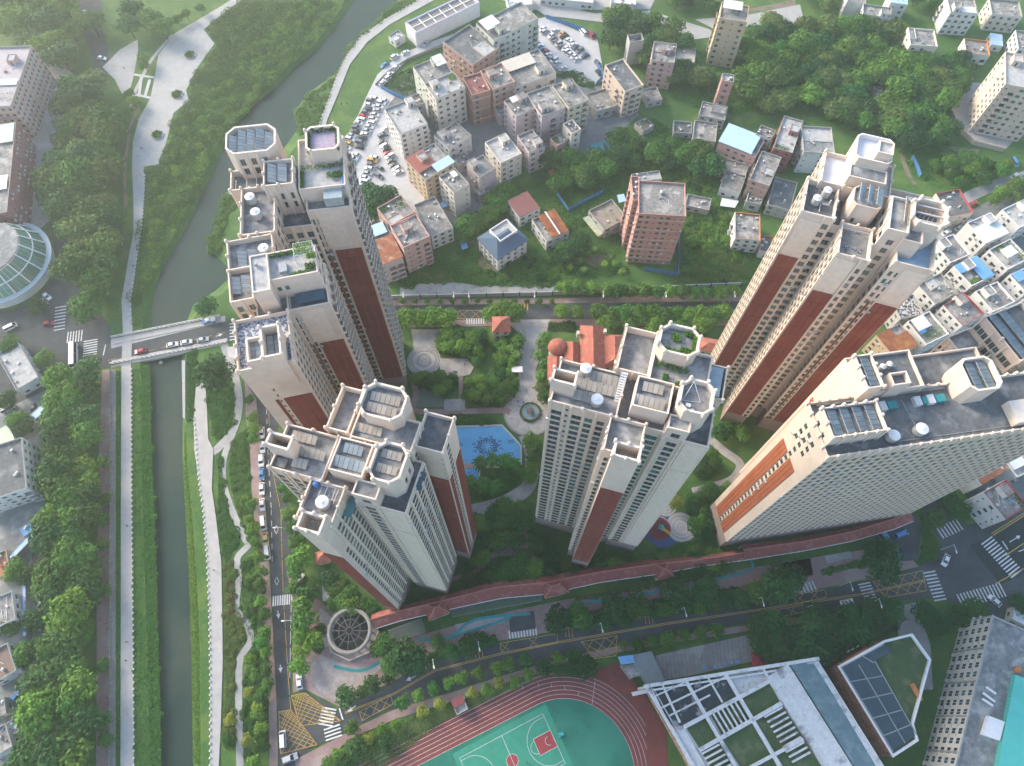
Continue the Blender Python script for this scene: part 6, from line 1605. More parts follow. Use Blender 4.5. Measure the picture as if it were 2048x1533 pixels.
for px in ([(1290, 1135), (1360, 1090), (1425, 1100), (1425, 1140), (1310, 1150)], [(1375, 1000), (1425, 970), (1440, 1000), (1420, 1070), (1385, 1080)], [(1180, 1135), (1290, 1110), (1300, 1150), (1190, 1165)], [(1425, 865), (1480, 850), (1500, 880), (1455, 895)]):
    fillp(px, 3.8, (2.0, 3.4), 'broad', ('dark', 'mid', 'light'), cl, 'garden trees between the garden-roof tower and the slab', zs=.85)
fillp([(655, 1155), (690, 1160), (760, 1232), (705, 1228), (662, 1190)], 4.0, (2.4, 3.4), 'broad', ('dark', 'mid'), 'garden tree between the pavilion tower and the trellis walk', 'garden trees behind the round pavilion')
row([(1062, 880, 3.2), (1070, 905, 3.4), (1066, 930, 2.6), (1060, 955, 2.4), (1046, 950, 2.2)], 3, 'broad', ('mid', 'light'), 'leafy tree right of the swimming pool', 'leafy trees right of the pool')
row([(1350, 1005, 2.6)], 2.6, 'round', 'yellow', 'yellow-green tree beside the playground', None, 'alone there')
row([(960, 926), (985, 922), (1010, 922), (1026, 930), (940, 966), (965, 970), (988, 976)], 3.3, 'palm', 'mid', 'palm between the swimming pools', 'palms between the pools')
row([(1022, 700), (1036, 690), (1034, 712), (1082, 690), (1090, 675), (1078, 712), (1088, 730), (1082, 755)], 2.7, 'palm', 'mid', 'palm flanking the paved approach to the fountain', 'palms along the paved approach')
row([(1084, 775), (1090, 795), (1086, 748)], 2.6, 'broad', ('mid', 'olive'), 'tree against the corner of the garden-roof tower', 'trees at the corner of the garden-roof tower')
thicket('hedge', 'long clipped hedge above the swimming pool', 'hedge', [(900, 828), (985, 836), (1000, 846), (985, 850), (900, 850)], 26, (.7, 1.2), 3600, .2, 'mid', .6, 1500, seed=40)
thicket('hedge', 'clipped hedge at the right of the paved approach', 'hedge', [(1096, 645), (1150, 645), (1150, 664), (1096, 662)], 20, (.7, 1.1), 3000, .2, 'mid', .6, 1500, seed=41)
thicket('hedge', 'dark planting round the paddling pool', 'hedge', [(950, 968), (1030, 930), (1040, 960), (1000, 995), (940, 1005)], 40, (.7, 1.4), 5000, .2, 'mid', .4, 2500, seed=42)
# --- north road
row([(780 + 24.9 * k, 604) for k in range(14)], 1.35, 'round', 'mid', 'small clipped tree along the wall of the north road', 'small clipped trees along the north road wall')
row([(800, 640), (818, 634), (842, 636), (868, 634), (892, 636), (985, 628), (1005, 620), (1028, 626), (1124, 622, 3.2), (1154, 625, 2.7)], 4.0, 'broad', 'light', 'light green tree on the courtyard side of the north road', 'light green trees on the courtyard side of the north road')
row([(1130, 578), (1156, 578), (1182, 578), (1214, 581), (1238, 582), (1263, 583), (1288, 583), (1313, 586), (1340, 585), (1365, 586), (1390, 587), (1415, 588), (1442, 586), (1468, 585)], 3.0, 'round', ('mid', 'light'), 'rounded tree on the far side of the north road', 'rounded trees on the far side of the north road')
row([(1200, 625), (1226, 630), (1250, 627), (1278, 630), (1302, 626), (1328, 630), (1352, 628), (1378, 631), (1402, 628), (1426, 630), (1450, 626), (1215, 645), (1262, 648), (1310, 650), (1360, 650), (1405, 648)], 3.8, 'broad', ('mid', 'light'), 'bushy tree behind the clubhouse along the north road', 'bushy trees behind the clubhouse')
# --- wooded hillside and village greens
g = 'trees of the wooded hillside'
fillp([(1495, 70), (1560, 62), (1680, 68), (1780, 75), (1800, 130), (1870, 135), (1880, 180), (1905, 240), (1890, 290), (1800, 300), (1795, 290), (1720, 262), (1690, 262), (1600, 225), (1530, 235), (1480, 240), (1462, 200), (1480, 130)], 8.0, (4.4, 6.4), 'broad', ('dark', 'mid', 'light', 'olive', 'mid'), 'tree of the dense wood on the hillside at the upper right', g)
fillp([(1828, 340), (1890, 320), (1990, 325), (2015, 345), (1960, 378), (1900, 372), (1860, 362)], 6.2, (2.6, 4.0), 'broad', ('mid', 'light', 'dark'), 'tree on the grassy slope below the beige apartment block', 'trees below the beige apartment block')
fillp([(1195, 45), (1250, 40), (1300, 60), (1390, 85), (1400, 150), (1440, 185), (1400, 195), (1340, 180), (1300, 150), (1250, 100), (1200, 105)], 7.6, (4.0, 6.0), 'broad', ('dark', 'mid', 'olive'), 'tree of the grove between the northern car park and the tan apartment house', 'trees of the northern grove')
fillp([(1300, -10), (1430, -10), (1425, 30), (1330, 22)], 7, (3.4, 4.6), 'broad', ('mid', 'dark'), 'tree at the top edge left of the tan apartment house', 'trees at the top edge')
fillp([(1600, -20), (1690, 10), (1720, 48), (1640, 48)], 7, (3.0, 4.4), 'broad', ('mid', 'olive'), 'tree at the top edge right of the tan apartment house', 'trees at the top edge, right')
fillp([(1820, -20), (1890, -10), (1892, 60), (1960, 62), (1925, 70), (1880, 55), (1825, 40)], 7.2, (3.0, 4.2), 'broad', ('mid', 'dark'), 'tree among the houses at the top right', 'trees among the top right houses')
fillp([(1885, 130), (1930, 130), (1935, 180), (1900, 215), (1890, 170)], 6, (3, 4), 'broad', ('mid', 'dark'), 'tree outside the yard wall of the beige apartment block', 'trees outside the beige block yard')
fillp([(1955, 405), (2060, 362), (2060, 392), (1968, 424)], 6, (2.6, 3.6), 'broad', ('light', 'olive'), 'yellowish tree beside the lane on the right', 'trees beside the right-hand lane')
row([(752, 398, 6.0), (738, 380, 4.4), (772, 390, 4.6), (748, 425, 4.4), (730, 405, 4)], 5, 'broad', 'dark', 'crown of the big dark tree group at the riverside car park', 'big trees at the riverside car park')
row([(932, 448, 5.0), (955, 442, 4.2), (925, 470, 3.6), (980, 425, 4), (1000, 405, 4.4), (1010, 380, 4), (985, 400, 4)], 4.6, 'broad', ('mid', 'light', 'mid'), 'tree between the pale blocks and the blue-grey villa', 'trees between the pale blocks and the villa')
fillp([(1095, 330), (1190, 325), (1230, 290), (1330, 300), (1420, 305), (1435, 370), (1330, 345), (1255, 335), (1160, 392), (1115, 402), (1085, 380)], 7.2, (3.6, 5.4), 'broad', ('mid', 'dark', 'mid'), 'tree of the overgrown garden in the middle of the village', 'trees of the overgrown garden')
row([(1135, 498, 4.4), (1120, 512, 3.6), (1155, 495, 4), (1165, 480, 3)], 4, 'broad', 'dark', 'dark tree below the green-sheeted warehouse', 'dark trees below the warehouse')
row([(1160, 520), (1175, 508), (1190, 500), (1210, 530), (1232, 528), (1245, 545), (1140, 535), (1168, 540)], 2.0, 'palm', 'light', 'banana plant on the slope left of the pink tower house', 'banana plants on the slope')
thicket('undergrowth', 'bright tall grass right of the pink tower house', 'grass', [(1365, 425), (1440, 420), (1470, 440), (1530, 500), (1500, 580), (1340, 575), (1370, 520)], 110, (.8, 2.2), 12000, .27, 'mid', .5, 14000, seed=50, test=True)
thicket('undergrowth', 'green undergrowth of the village gardens', 'shrubs', [(1080, 310), (1180, 305), (1290, 230), (1400, 290), (1440, 300), (1440, 420), (1370, 430), (1250, 545), (1110, 575), (1000, 565), (930, 548), (900, 520), (935, 470), (1010, 385), (1060, 365)], 260, (.8, 2.4), 30000, .27, 'mid', .4, 22000, seed=51, test=True)
thicket('undergrowth', 'yellowish tall grass patches on the hillside', 'grass', [(1500, 75), (1560, 60), (1690, 55), (1700, 90), (1600, 100), (1510, 110)], 60, (.8, 2.0), 8000, .27, 'olive', .4, 6000, seed=52)
thicket('undergrowth', 'green undergrowth below the hillside wood', 'shrubs', [(1300, 60), (1400, 100), (1480, 130), (1790, 70), (1880, 180), (1910, 240), (1890, 330), (2010, 340), (1900, 385), (1830, 360), (1790, 290), (1600, 225), (1440, 235), (1280, 170)], 300, (.9, 2.4), 26000, .3, 'mid', .4, 18000, seed=53, test=True)
thicket('undergrowth', 'olive grass by the wooded path', 'grass', [(1840, 170), (1885, 180), (1880, 230), (1850, 250)], 30, (.8, 1.8), 4000, .27, 'olive', .4, 3000, seed=54)
thicket('undergrowth', 'scrub above the bare concrete slope', 'shrubs', [(780, 545), (870, 510), (930, 545), (1010, 550), (1110, 555), (1108, 572), (1000, 574), (870, 564), (800, 578)], 90, (.7, 1.8), 9000, .26, 'mid', .4, 5000, seed=55, test=True)
thicket('undergrowth', 'scrub and vegetable plots behind the riverside car park', 'shrubs', [(765, 165), (830, 130), (880, 105), (850, 165), (850, 200), (800, 198)], 40, (.6, 1.6), 4500, .26, 'mid', .3, 3500, seed=56, test=True)
thicket('undergrowth', 'scrub on the bank beside the northern car park', 'shrubs', [(1105, 150), (1150, 140), (1190, 165), (1190, 182), (1140, 165)], 24, (.8, 1.6), 3000, .26, 'mid', .3, 1500, seed=57, test=True)
thicket('undergrowth', 'planting in front of the long arcade by the slab block', 'hedge', [(1842, 1030), (1850, 1050), (1880, 1095), (1868, 1122), (1838, 1126), (1846, 1080)], 20, (.5, .9), 2500, .2, 'mid', .3, 1500, seed=58, zoff=.25)

thicket('avenue_planting', 'dark planting strip between arcade forecourt and south avenue, right part', 'hedge', [(1110, 1238), (1240, 1208), (1400, 1186), (1520, 1166), (1535, 1192), (1390, 1218), (1236, 1240), (1124, 1256)], 90, (.6, 1.3), 8000, .22, 'dark', .4, 4000, seed=60, zoff=.12)
thicket('avenue_planting', 'planting strip along the south avenue near the stone forecourt', 'hedge', [(860, 1305), (990, 1272), (996, 1282), (862, 1322)], 26, (.6, 1.1), 2600, .22, 'mid', .4, 1500, seed=61, zoff=.12)
for sd, m, px, lb in ((62, 'light', [(1385, 450), (1450, 440), (1490, 500), (1440, 560), (1375, 545)], 'pale patches of tall grass right of the pink tower house'), (63, 'olive', [(1400, 500), (1500, 520), (1480, 570), (1370, 565)], 'dry plumes of tall grass above the north road'), (64, 'light', [(1130, 330), (1240, 310), (1330, 320), (1420, 340), (1430, 400), (1330, 345), (1180, 390)], 'bright leafy patches in the overgrown garden')):
    thicket('undergrowth', lb, 'grass', px, 70, (.7, 1.7), 7000, .34, m, .5, 2500, seed=sd, test=True)
for px, lb, g in (([(1370, 430), (1480, 440), (1500, 570), (1350, 570)], 'leafy shrub on the grassy plot right of the pink tower house', 'shrubs right of the pink tower house'), ([(1010, 470), (1110, 500), (1110, 560), (1000, 560), (930, 520)], 'leafy shrub on the slope below the blue-grey villa', 'shrubs below the villa'), ([(1290, 400), (1290, 300), (1440, 300), (1440, 400)], 'leafy shrub in the gardens around the weathered huts', 'shrubs around the weathered huts')):
    fillp(px, 6.0, (1.2, 2.2), 'shrub', ('mid', 'light', 'dark'), lb, g)

thicket('avenue_planting', 'planting beds on the wide pavement below the slab block', 'hedge', [(1640, 1140), (1735, 1118), (1740, 1130), (1645, 1152)], 16, (.5, 1.0), 1800, .2, 'mid', .4, 900, seed=66, zoff=.12)
thicket('avenue_planting', 'green strip along the foot of the long arcade', 'hedge', [(1150, 1196), (1300, 1170), (1470, 1142), (1472, 1148), (1302, 1178), (1152, 1204)], 40, (.4, .8), 3000, .18, 'mid', .4, 1500, seed=67, zoff=.12)

for px in ([(1385, 900), (1425, 890), (1445, 930), (1425, 955), (1395, 960)], [(1430, 985), (1455, 975), (1440, 1010), (1425, 1030)]):
    fillp(px, 3.6, (1.5, 2.6), 'broad', ('dark', 'mid', 'light'), 'garden tree beside the path between the garden-roof tower and the slab', 'garden trees beside the slab path', zs=.85)
    thicket('courtyard_planting', 'leafy bed beside the path between garden-roof tower and slab, ' + ('upper' if px[0][0] == 1385 else 'lower'), 'shrubs', px, 26, (.5, 1.1), 2600, .2, 'mid', .3, 1600, seed=px[0][0])
for px, lb in (([(925, 1050), (1050, 1000), (1078, 1060), (1130, 1150), (1000, 1172), (915, 1172), (905, 1140), (945, 1070)], 'shaded garden floor planting south of the fountain court'), ([(1180, 1140), (1300, 1108), (1360, 1085), (1425, 1075), (1425, 1140), (1300, 1152), (1190, 1166)], 'shaded garden floor planting behind the middle arcade'), ([(655, 1150), (700, 1165), (765, 1235), (700, 1228), (660, 1195)], 'shaded garden floor planting behind the round pavilion')):
    thicket('courtyard_planting', lb, 'shrubs', px, 90, (.5, 1.2), 8000, .22, 'mid', .35, 6000, seed=len(lb), test=True)

row([(940 + 42 * k, 1163 - 1.5 * k if k < 5 else 1150 - 4.2 * (k - 5)) for k in range(13)], 2.8, 'broad', ('dark', 'mid', 'mid'), 'garden tree leaning over the back of the avenue arcade', 'garden trees behind the avenue arcade')
row([(668, 1208, 2.8), (690, 1198, 3), (722, 1212, 3.2), (742, 1226, 2.8), (752, 1300, 2.6), (770, 1290, 3.2), (640, 1262, 2.2), (636, 1292, 2.2)], 2.8, 'broad', ('dark', 'mid'), 'tree standing close round the round pavilion', 'trees close round the round pavilion')
# ------------------------------------------------------------------ bridge, school, clubhouse, arcades and small things
def P3(x, y, z=0.0):
    a = G(x, y, z); return (a[0], a[1], z)

def hip(b, w, h, z0, z1, m=0, over=.5, ridge=None):
    """hipped roof over a plan of half sizes w (along x) and h; ridge along x"""
    w, h = w + over, h + over
    r = max(0.0, w - h) if ridge is None else ridge
    t = .15
    vs = [(-w, -h, z0), (w, -h, z0), (w, h, z0), (-w, h, z0), (-r, 0, z1), (r + .01, 0, z1), (-w, -h, z0 - t), (w, -h, z0 - t), (w, h, z0 - t), (-w, h, z0 - t)]
    b.add(vs, [(0, 1, 5, 4), (2, 3, 4, 5), (1, 2, 5), (3, 0, 4), (6, 7, 1, 0), (7, 8, 2, 1), (8, 9, 3, 2), (9, 6, 0, 3), (9, 8, 7, 6)], m)
    return b

def hiphouse(name, label, cat, pts, ze, zr, wallmat, roofmat, group=None, win=True, over=.5, ridge=None):
    c, w, h, an = square_up(pts, ze)
    if h > w:
        w, h = h, w; an += math.pi / 2
    B = Bld(name, label, cat, c, group, rotz=an)
    n1, n2 = max(1, int(2 * w / 3)), max(1, int(2 * h / 3))
    wm = W([((j + .5) / n1, 1.2, 1.5, 'w') for j in range(n1)], zs=0, sill=1.0, st=3.2, depth=.2, top=.3)
    wn_ = W([((j + .5) / n2, 1.2, 1.5, 'w') for j in range(n2)], zs=0, sill=1.0, st=3.2, depth=.2, top=.3)
    B.vol(rect(-w + over, w - over, -h + over, h - over), -.1, ze - .16, {0: wm, 1: wn_, 2: wm, 3: wn_} if win else {}, wall=wallmat, roof=ROOFC, trim=wallmat, par=.05, pt=.2)
    B.finish()
    tro = hip(MB(), w - over, h - over, ze, zr, over=over, ridge=ridge).build('tiled_roof', roofmat, B.root)
    b = MB()
    r = max(0.0, w - h) if ridge is None else ridge
    b.bar((-r, 0, zr + .03), (r + .02, 0, zr + .03), .28, .2)
    for sx, sy, rx in ((-w, -h, -r), (w, -h, r), (w, h, r), (-w, h, -r)):
        b.bar((rx, 0, zr + .03), (sx, sy, ze + .03), .24, .16)
    b.build('ridge_tiles', M('ridge_tile', (.42, .17, .12), (.34, .13, .10), 1), tro)
    FOOT.append((place(rect(-w, w, -h, h), c, an), zr))
    return B

# --- bridge over the river
br = empty('road_bridge', P3(335, 690), 'grey road bridge with concrete railings over the river', 'bridge')
o_ = br.location
def rel(x, y, z): q = G(x, y, 0); return (q[0] - o_.x, q[1] - o_.y, z)
dp = [rel(222, 678, 0)[:2], rel(450, 632, 0)[:2], rel(456, 688, 0)[:2], rel(222, 735, 0)[:2]]
MB().prism(ccw(dp), -1.3, .03).build('deck', M('bridge_concrete', (.40, .39, .37), (.32, .315, .30), .6), br)
for (a, c_, off) in (((224, 676), (440, 633), 0), ((222, 729), (455, 685), 0)):
    b = MB(); A, B_ = Vector(rel(*a, 0)), Vector(rel(*c_, 0))
    n = 26
    for i in range(n + 1):
        q = A + (B_ - A) * (i / n); b.box((q.x, q.y, .65), (.35, .35, 1.3), math.atan2((B_ - A).y, (B_ - A).x))
    b.bar(A + Vector((0, 0, 1.15)), B_ + Vector((0, 0, 1.15)), .3, .22); b.bar(A + Vector((0, 0, .3)), B_ + Vector((0, 0, .3)), .3, .3)
    b.build('railing', M('pale_railing_concrete', (.52, .50, .47), (.44, .43, .40), 1), br)
for (a, c_, d_, e_) in (((226, 679), (440, 637), (442, 645), (226, 690)), ((224, 722), (455, 677), (455, 683), (224, 729))):
    MB().prism(ccw([rel(*p, 0)[:2] for p in (a, c_, d_, e_)]), .0, .24).build('footway', CONC, br)
for (x, y) in ((305, 700), (318, 722), (362, 690), (372, 706)):
    q = rel(x, y, 0); MB().lathe((q[0], q[1], -4), [(.7, 0), (.7, 2.75)], 12).build('pier', M('pier_concrete', (.30, .29, .27), (.24, .235, .22), .8), br)

# --- clubhouse with red tiled roofs and small domed tower
TW = wallm('ivory')
B = Bld('clubhouse', 'red tiled clubhouse with crossing roofs and domed corner tower', 'clubhouse', G(1185, 705))
def crel(pts, z): return [(q[0] - B.o[0], q[1] - B.o[1]) for q in (G(x, y, z) for x, y in pts)]
PARTS = (((1163, 652), (1206, 652), (1212, 748), (1158, 748), 8.0, 11.5), ((1200, 670), (1256, 670), (1256, 736), (1200, 736), 7.2, 10.4), ((1128, 684), (1164, 684), (1162, 738), (1126, 738), 7.0, 9.8), ((1096, 712), (1130, 712), (1132, 762), (1094, 762), 6.0, 8.2))
for (a, c_, d_, e_, z0, z1) in PARTS:
    cc, w, h, an = square_up((a, c_, d_, e_), z0)
    B.vol(place(rect(-w + .6, w - .6, -h + .6, h - .6), (cc[0] - B.o[0], cc[1] - B.o[1]), an), -.1, z0 - .2, {'*': W([(.25, 1.3, 1.7, 'w'), (.5, 1.3, 1.7, 'w'), (.75, 1.3, 1.7, 'w')], zs=0, st=3.4, sill=.9, depth=.2, top=.4)}, wall=TW, roof=ROOFC, trim=TW, par=.05)
    FOOT.append((place(rect(-w, w, -h, h), cc, an), 10))
B.finish()
for (a, c_, d_, e_, z0, z1) in PARTS:
    cc, w, h, an = square_up((a, c_, d_, e_), z0)
    if h > w: w, h, an = h, w, an + math.pi / 2
    o = hip(MB(), w - .3, h - .3, z0, z1, over=.3, ridge=max(.05, w - h * .45)).build('tiled_roof', TILE, B.root)
    o.location = (cc[0] - B.o[0], cc[1] - B.o[1], 0); o.rotation_euler = (0, 0, an)
q = crel([(1116, 690)], 9)[0]
MB().lathe((q[0], q[1], -.1), [(3.2, 0), (3.2, 7.2)], 20).build('round_tower_wall', TW, B.root)
MB().lathe((q[0], q[1], 7), [(3.7, 0), (3.6, .5), (3.2, 1.4), (2.4, 2.3), (1.3, 2.9), (.05, 3.2)], 24, cap=False).build('dome', TILE, B.root, smooth=True)
for (x, y) in ((1156, 668), (1210, 664)):
    q = crel([(x, y)], 9)[0]; MB().box((q[0], q[1], 8.6), (1.0, 1.4, 3)).build('chimney', TW, B.root)
hiphouse('gatehouse', 'square gatehouse with red pyramid roof at the head of the paved approach', 'gatehouse', [(984, 634), (1021, 632), (1021, 665), (984, 666)], 6.5, 9.0, TW, TILE)
hiphouse('tiled_pavilion', 'red tiled roof strip between the garden-roof tower and the tall right-hand tower', 'pavilion', [(1402, 674), (1470, 686), (1466, 712), (1398, 700)], 4.5, 6.2, TW, TILE)
hiphouse('tiled_pavilion', 'small red tiled pavilion at the top of the trellis walk', 'pavilion', [(629, 1105), (655, 1100), (660, 1125), (632, 1130)], 4.0, 6.0, TW, TILE)

# --- long tiled arcades along the avenue
def arcade(label, top, bot, ze, zr, roofmat):
    mid = [((a[0] + c[0]) / 2, (a[1] + c[1]) / 2) for a, c in zip(top, bot)]
    c0 = G(*mid[len(mid) // 2]); r = empty('tiled_arcade', (*c0, 0), label, 'arcade')
    T = [Vector(G(*p, ze)) - Vector(c0) for p in top]; Bt = [Vector(G(*p, ze)) - Vector(c0) for p in bot]
    for i in range(len(T) - 1):
        a0, a1, d0, d1 = T[i], T[i + 1], Bt[i], Bt[i + 1]
        m0, m1 = a0 * .6 + d0 * .4, a1 * .6 + d1 * .4
        b = MB()
        vs = [(*a0, ze), (*m0, zr), (*d0, ze), (*a1, ze), (*m1, zr), (*d1, ze)]
        vs += [(x, y, z - .18) for x, y, z in vs]
        b.add(vs, [(1, 0, 3, 4), (2, 1, 4, 5), (6, 7, 10, 9), (7, 8, 11, 10), (0, 6, 9, 3), (8, 2, 5, 11), (0, 1, 7, 6), (1, 2, 8, 7), (4, 3, 9, 10), (5, 4, 10, 11)])
        c_ = (a0 + a1 + d0 + d1) / 4; an = math.atan2((a1 - a0).y, (a1 - a0).x)
        ca, sa = math.cos(-an), math.sin(-an)
        b.v = [((x - c_.x) * ca - (y - c_.y) * sa, (x - c_.x) * sa + (y - c_.y) * ca, z) for x, y, z in b.v]
        b.build('roof_section', roofmat, r, loc=(c_.x, c_.y, 0), rotz=an)
        MB().bar((*m0, zr + .05), (*m1, zr + .05), .3, .2).build('ridge_tiles', MATS['ridge_tile'], r)
        L = (d1 - d0).length; k = max(1, int(L / 5))
        for j in range(k):
            q = d0 + (d1 - d0) * (j / k); q = q + (a0 - d0).normalized() * .6
            MB().box((q.x, q.y, ze / 2 - .1), (.5, .5, ze)).build('column', wallm('ivory'), r)
            q2 = a0 + (a1 - a0) * (j / k) + (d0 - a0).normalized() * .5
            if j: q3 = a0 + (a1 - a0) * ((j - 1) / k) + (d0 - a0).normalized() * .5
        w0, w1 = a0 + (d0 - a0).normalized() * .5, a1 + (d1 - a1).normalized() * .5
        MB().bar((*w0, ze / 2 - .1), (*w1, ze / 2 - .1), .25, ze - .1).build('back_wall', wallm('ivory'), r)
        MB().bar((*d0, ze - .25), (*d1, ze - .25), .3, .4).build('white_eave', WHT, r)
    return r
arcade('dark red tiled arcade at the foot of the pavilion tower', [(742, 1228), (800, 1212), (893, 1190), (985, 1164), (1105, 1152)], [(748, 1258), (800, 1242), (898, 1219), (1000, 1197), (1105, 1187)], 4.2, 6.0, TILED)
arcade('dark red tiled arcade along the avenue in front of the garden-roof tower', [(1106, 1150), (1200, 1134), (1300, 1120), (1410, 1112), (1482, 1100)], [(1108, 1185), (1205, 1164), (1305, 1150), (1412, 1131), (1484, 1121)], 4.2, 6.0, TILED)
arcade('dark red tiled arcade below the wide slab block, bending towards the crossroads', [(1482, 1090), (1600, 1076), (1700, 1056), (1778, 1030), (1808, 1016)], [(1486, 1121), (1606, 1102), (1706, 1082), (1790, 1058), (1828, 1042)], 4.6, 6.6, TILED)
hiphouse('tiled_pavilion', 'dark red hipped pavilion projecting from the arcade near the round pavilion', 'pavilion', [(846, 1206), (888, 1192), (902, 1226), (858, 1242)], 4.9, 7.0, wallm('ivory'), TILED)
hiphouse('tiled_pavilion', 'dark red hipped pavilion in the middle of the avenue arcade', 'pavilion', [(1306, 1128), (1338, 1121), (1348, 1152), (1314, 1162)], 5.0, 7.6, wallm('ivory'), TILED)
hiphouse('tiled_pavilion', 'dark red hipped pavilion where the two avenue arcades meet', 'pavilion', [(1082, 1160), (1128, 1152), (1140, 1184), (1088, 1198)], 5.0, 7.2, wallm('ivory'), TILED)
def trellis(label, quad, n, z, mat=None):
    Q = [Vector(G(*p, z)) for p in quad]; c0 = sum(Q, Vector((0, 0))) / 4
    r = empty('trellis', (c0.x, c0.y, 0), label, 'pergola')
    Q = [q - c0 for q in Q]; mat = mat or M('dark_trellis_metal', (.16, .18, .19), (.12, .14, .15), 1)
    for i in range(n + 1):
        t = i / n
        MB().bar((*(Q[0] * (1 - t) + Q[1] * t), z), (*(Q[3] * (1 - t) + Q[2] * t), z), .16, .2).build('slat', mat, r)
    for a, c_ in ((Q[0], Q[1]), (Q[3], Q[2])):
        MB().bar((*a, z - .22), (*c_, z - .22), .25, .25).build('beam', mat, r)
        for t in (0, .33, .66, 1):
            q = a + (c_ - a) * t; MB().bar((q.x, q.y, 0), (q.x, q.y, z - .35), .25).build('post', mat, r)
    return r
trellis('short dark slatted pergola left of the arcade pavilion', [(776, 1262), (842, 1238), (850, 1264), (788, 1286)], 22, 3.8)
trellis('long dark slatted pergola in front of the arcade', [(902, 1214), (1082, 1182), (1084, 1200), (906, 1234)], 54, 3.8)
trellis('pale slatted trellis walk behind the street trees of the riverside road', [(643, 1146), (657, 1142), (663, 1200), (646, 1202)], 22, 3.2, M('pale_trellis', (.38, .37, .35), (.30, .295, .28), 1))
# --- round trellis pavilion
c0 = G(699, 1262, 5)
r = empty('round_pavilion', (*c0, 0), 'round open pavilion with ring beam and dark trellis centre', 'pavilion')
MB().lathe((0, 0, 0), [(8.8, 0), (8.8, .5), (8.4, .5)], 8).build('octagonal_terrace', M('terrace_stone', (.30, .26, .235), (.24, .21, .19), .6), r)
MB().lathe((0, 0, .48), [(8.7, 0), (8.7, .9), (8.3, .9), (8.3, 0)], 8, cap=False).build('terrace_parapet', wallm('beige'), r)
pc = M('weathered_ring_stone', (.27, .25, .22), (.19, .18, .16), .8)
for k in range(16):
    t = k * math.pi / 8
    MB().lathe((6.4 * math.cos(t), 6.4 * math.sin(t), .5), [(.35, 0), (.28, .3), (.28, 3.8), (.38, 4.1)], 10).build('column', pc, r)
MB().lathe((0, 0, 4.5), [(7.1, 0), (7.1, .7), (5.9, .7), (5.9, 0), (7.1, 0)], 48, cap=False).build('ring_beam', pc, r)
MB().lathe((0, 0, 5.1), [(6.75, .1), (6.75, .4), (6.25, .4), (6.25, .1)], 48, cap=False).build('ring_coping', pc, r)
dm = M('dark_bronze', (.06, .062, .065), (.09, .09, .09), 1)
for k in range(12):
    t = k * math.pi / 6
    MB().bar((.9 * math.cos(t), .9 * math.sin(t), 5.5), (6.0 * math.cos(t), 6.0 * math.sin(t), 4.95), .14, .2).build('rafter', M('grey_rafter', (.10, .10, .10), (.14, .14, .135), 1), r)
for q in (1.0, 3.4):
    MB().lathe((0, 0, 5.5 - (q - .9) * .092), [(q + .12, 0), (q + .12, .1), (q - .12, .1), (q - .12, 0), (q + .12, 0)], 40, cap=False).build('trellis_ring', dm, r)
MB().lathe((0, 0, .51), [(6.2, 0), (6.2, .03)], 32).build('sunken_floor', M('dark_floor', (.022, .024, .024), (.035, .036, .036), .8), r)
FOOT.append(([(c0[0] + 10 * math.cos(k), c0[1] + 10 * math.sin(k)) for k in range(6)], 5))
# --- fountain
c0 = G(1061, 826)
r = empty('fountain', (*c0, .17), 'tiered stone fountain ringed by a clipped hedge on the round plaza', 'fountain')
fs = M('fountain_stone', (.33, .30, .27), (.25, .23, .21), 1)
MB().lathe((0, 0, 0), [(3.0, 0), (3.0, .6), (2.7, .6), (2.7, .1)], 32, cap=False).build('basin_wall', fs, r)
MB().lathe((0, 0, 0), [(2.72, .3), (2.72, .35)], 32).build('basin_water', M('fountain_water', (.20, .30, .34), (.16, .26, .30), 1, rough=.1), r)
MB().lathe((0, 0, .2), [(.9, 0), (.5, .4), (.35, 1.0), (1.4, 1.35), (1.5, 1.5), (1.2, 1.45), (.3, 1.5), (.22, 2.2), (.75, 2.45), (.8, 2.55), (.2, 2.6), (.1, 3.1), (.01, 3.3)], 24, cap=False).build('tiers', M('fountain_bronze', (.14, .13, .11), (.10, .095, .085), 1), r)
rng = np.random.default_rng(9); t = rng.random(1400) * 2 * np.pi; q = 3.35 + rng.random(1400) * .7
Pn = np.stack([q * np.cos(t), q * np.sin(t), .2 + .35 * rng.random(1400)], 1)
Vv, F = leaf_quads(Pn, np.tile([0, 0, 1.0], (1400, 1)), .16, rng)
tag(link('ring_hedge', np_mesh('ring_hedge', Vv, F, leaf_mat('mid')), r), kind='stuff')

# --- blue-grey villa
villa = [(952, 475), (1014, 442), (1061, 479), (994, 520)]
c, w, h, an = square_up(villa, 8.8)
B = Bld('villa', 'three-storey villa with blue-grey hipped roof and white flat centre', 'villa', c, rotz=an)
FOOT.append((place(rect(-w, w, -h, h), c, an), 9))
wv = W([(f, 1.3, 1.6, 'w') for f in (.14, .38, .62, .86)], zs=0, sill=.7, st=2.85, depth=.25, top=.2, pil=(.01, .26, .5, .74, .99))
B.vol(rect(-w + .6, w - .6, -h + .6, h - .6), -.1, 8.7, {'*': wv}, wall=wallm('white'), roof=ROOFC, trim=WHT, par=.05)
B.vol(rect(-w * .35, w * .75, -h * .3, h * .75), 8.4, 12.0, {}, wall=WHT, roof=ROOFL, trim=WHT, par=.8, pt=.3, wname='attic_wall')
B.finish()
sl = M('blue_grey_slates', (.085, .135, .19), (.07, .11, .16), 1, bump=.2, wave=(1.8, 'X', .8))
hip(MB(), w - .5, h - .5, 8.8, 11.9, over=.6, ridge=w * .35).build('hipped_roof', sl, B.root)

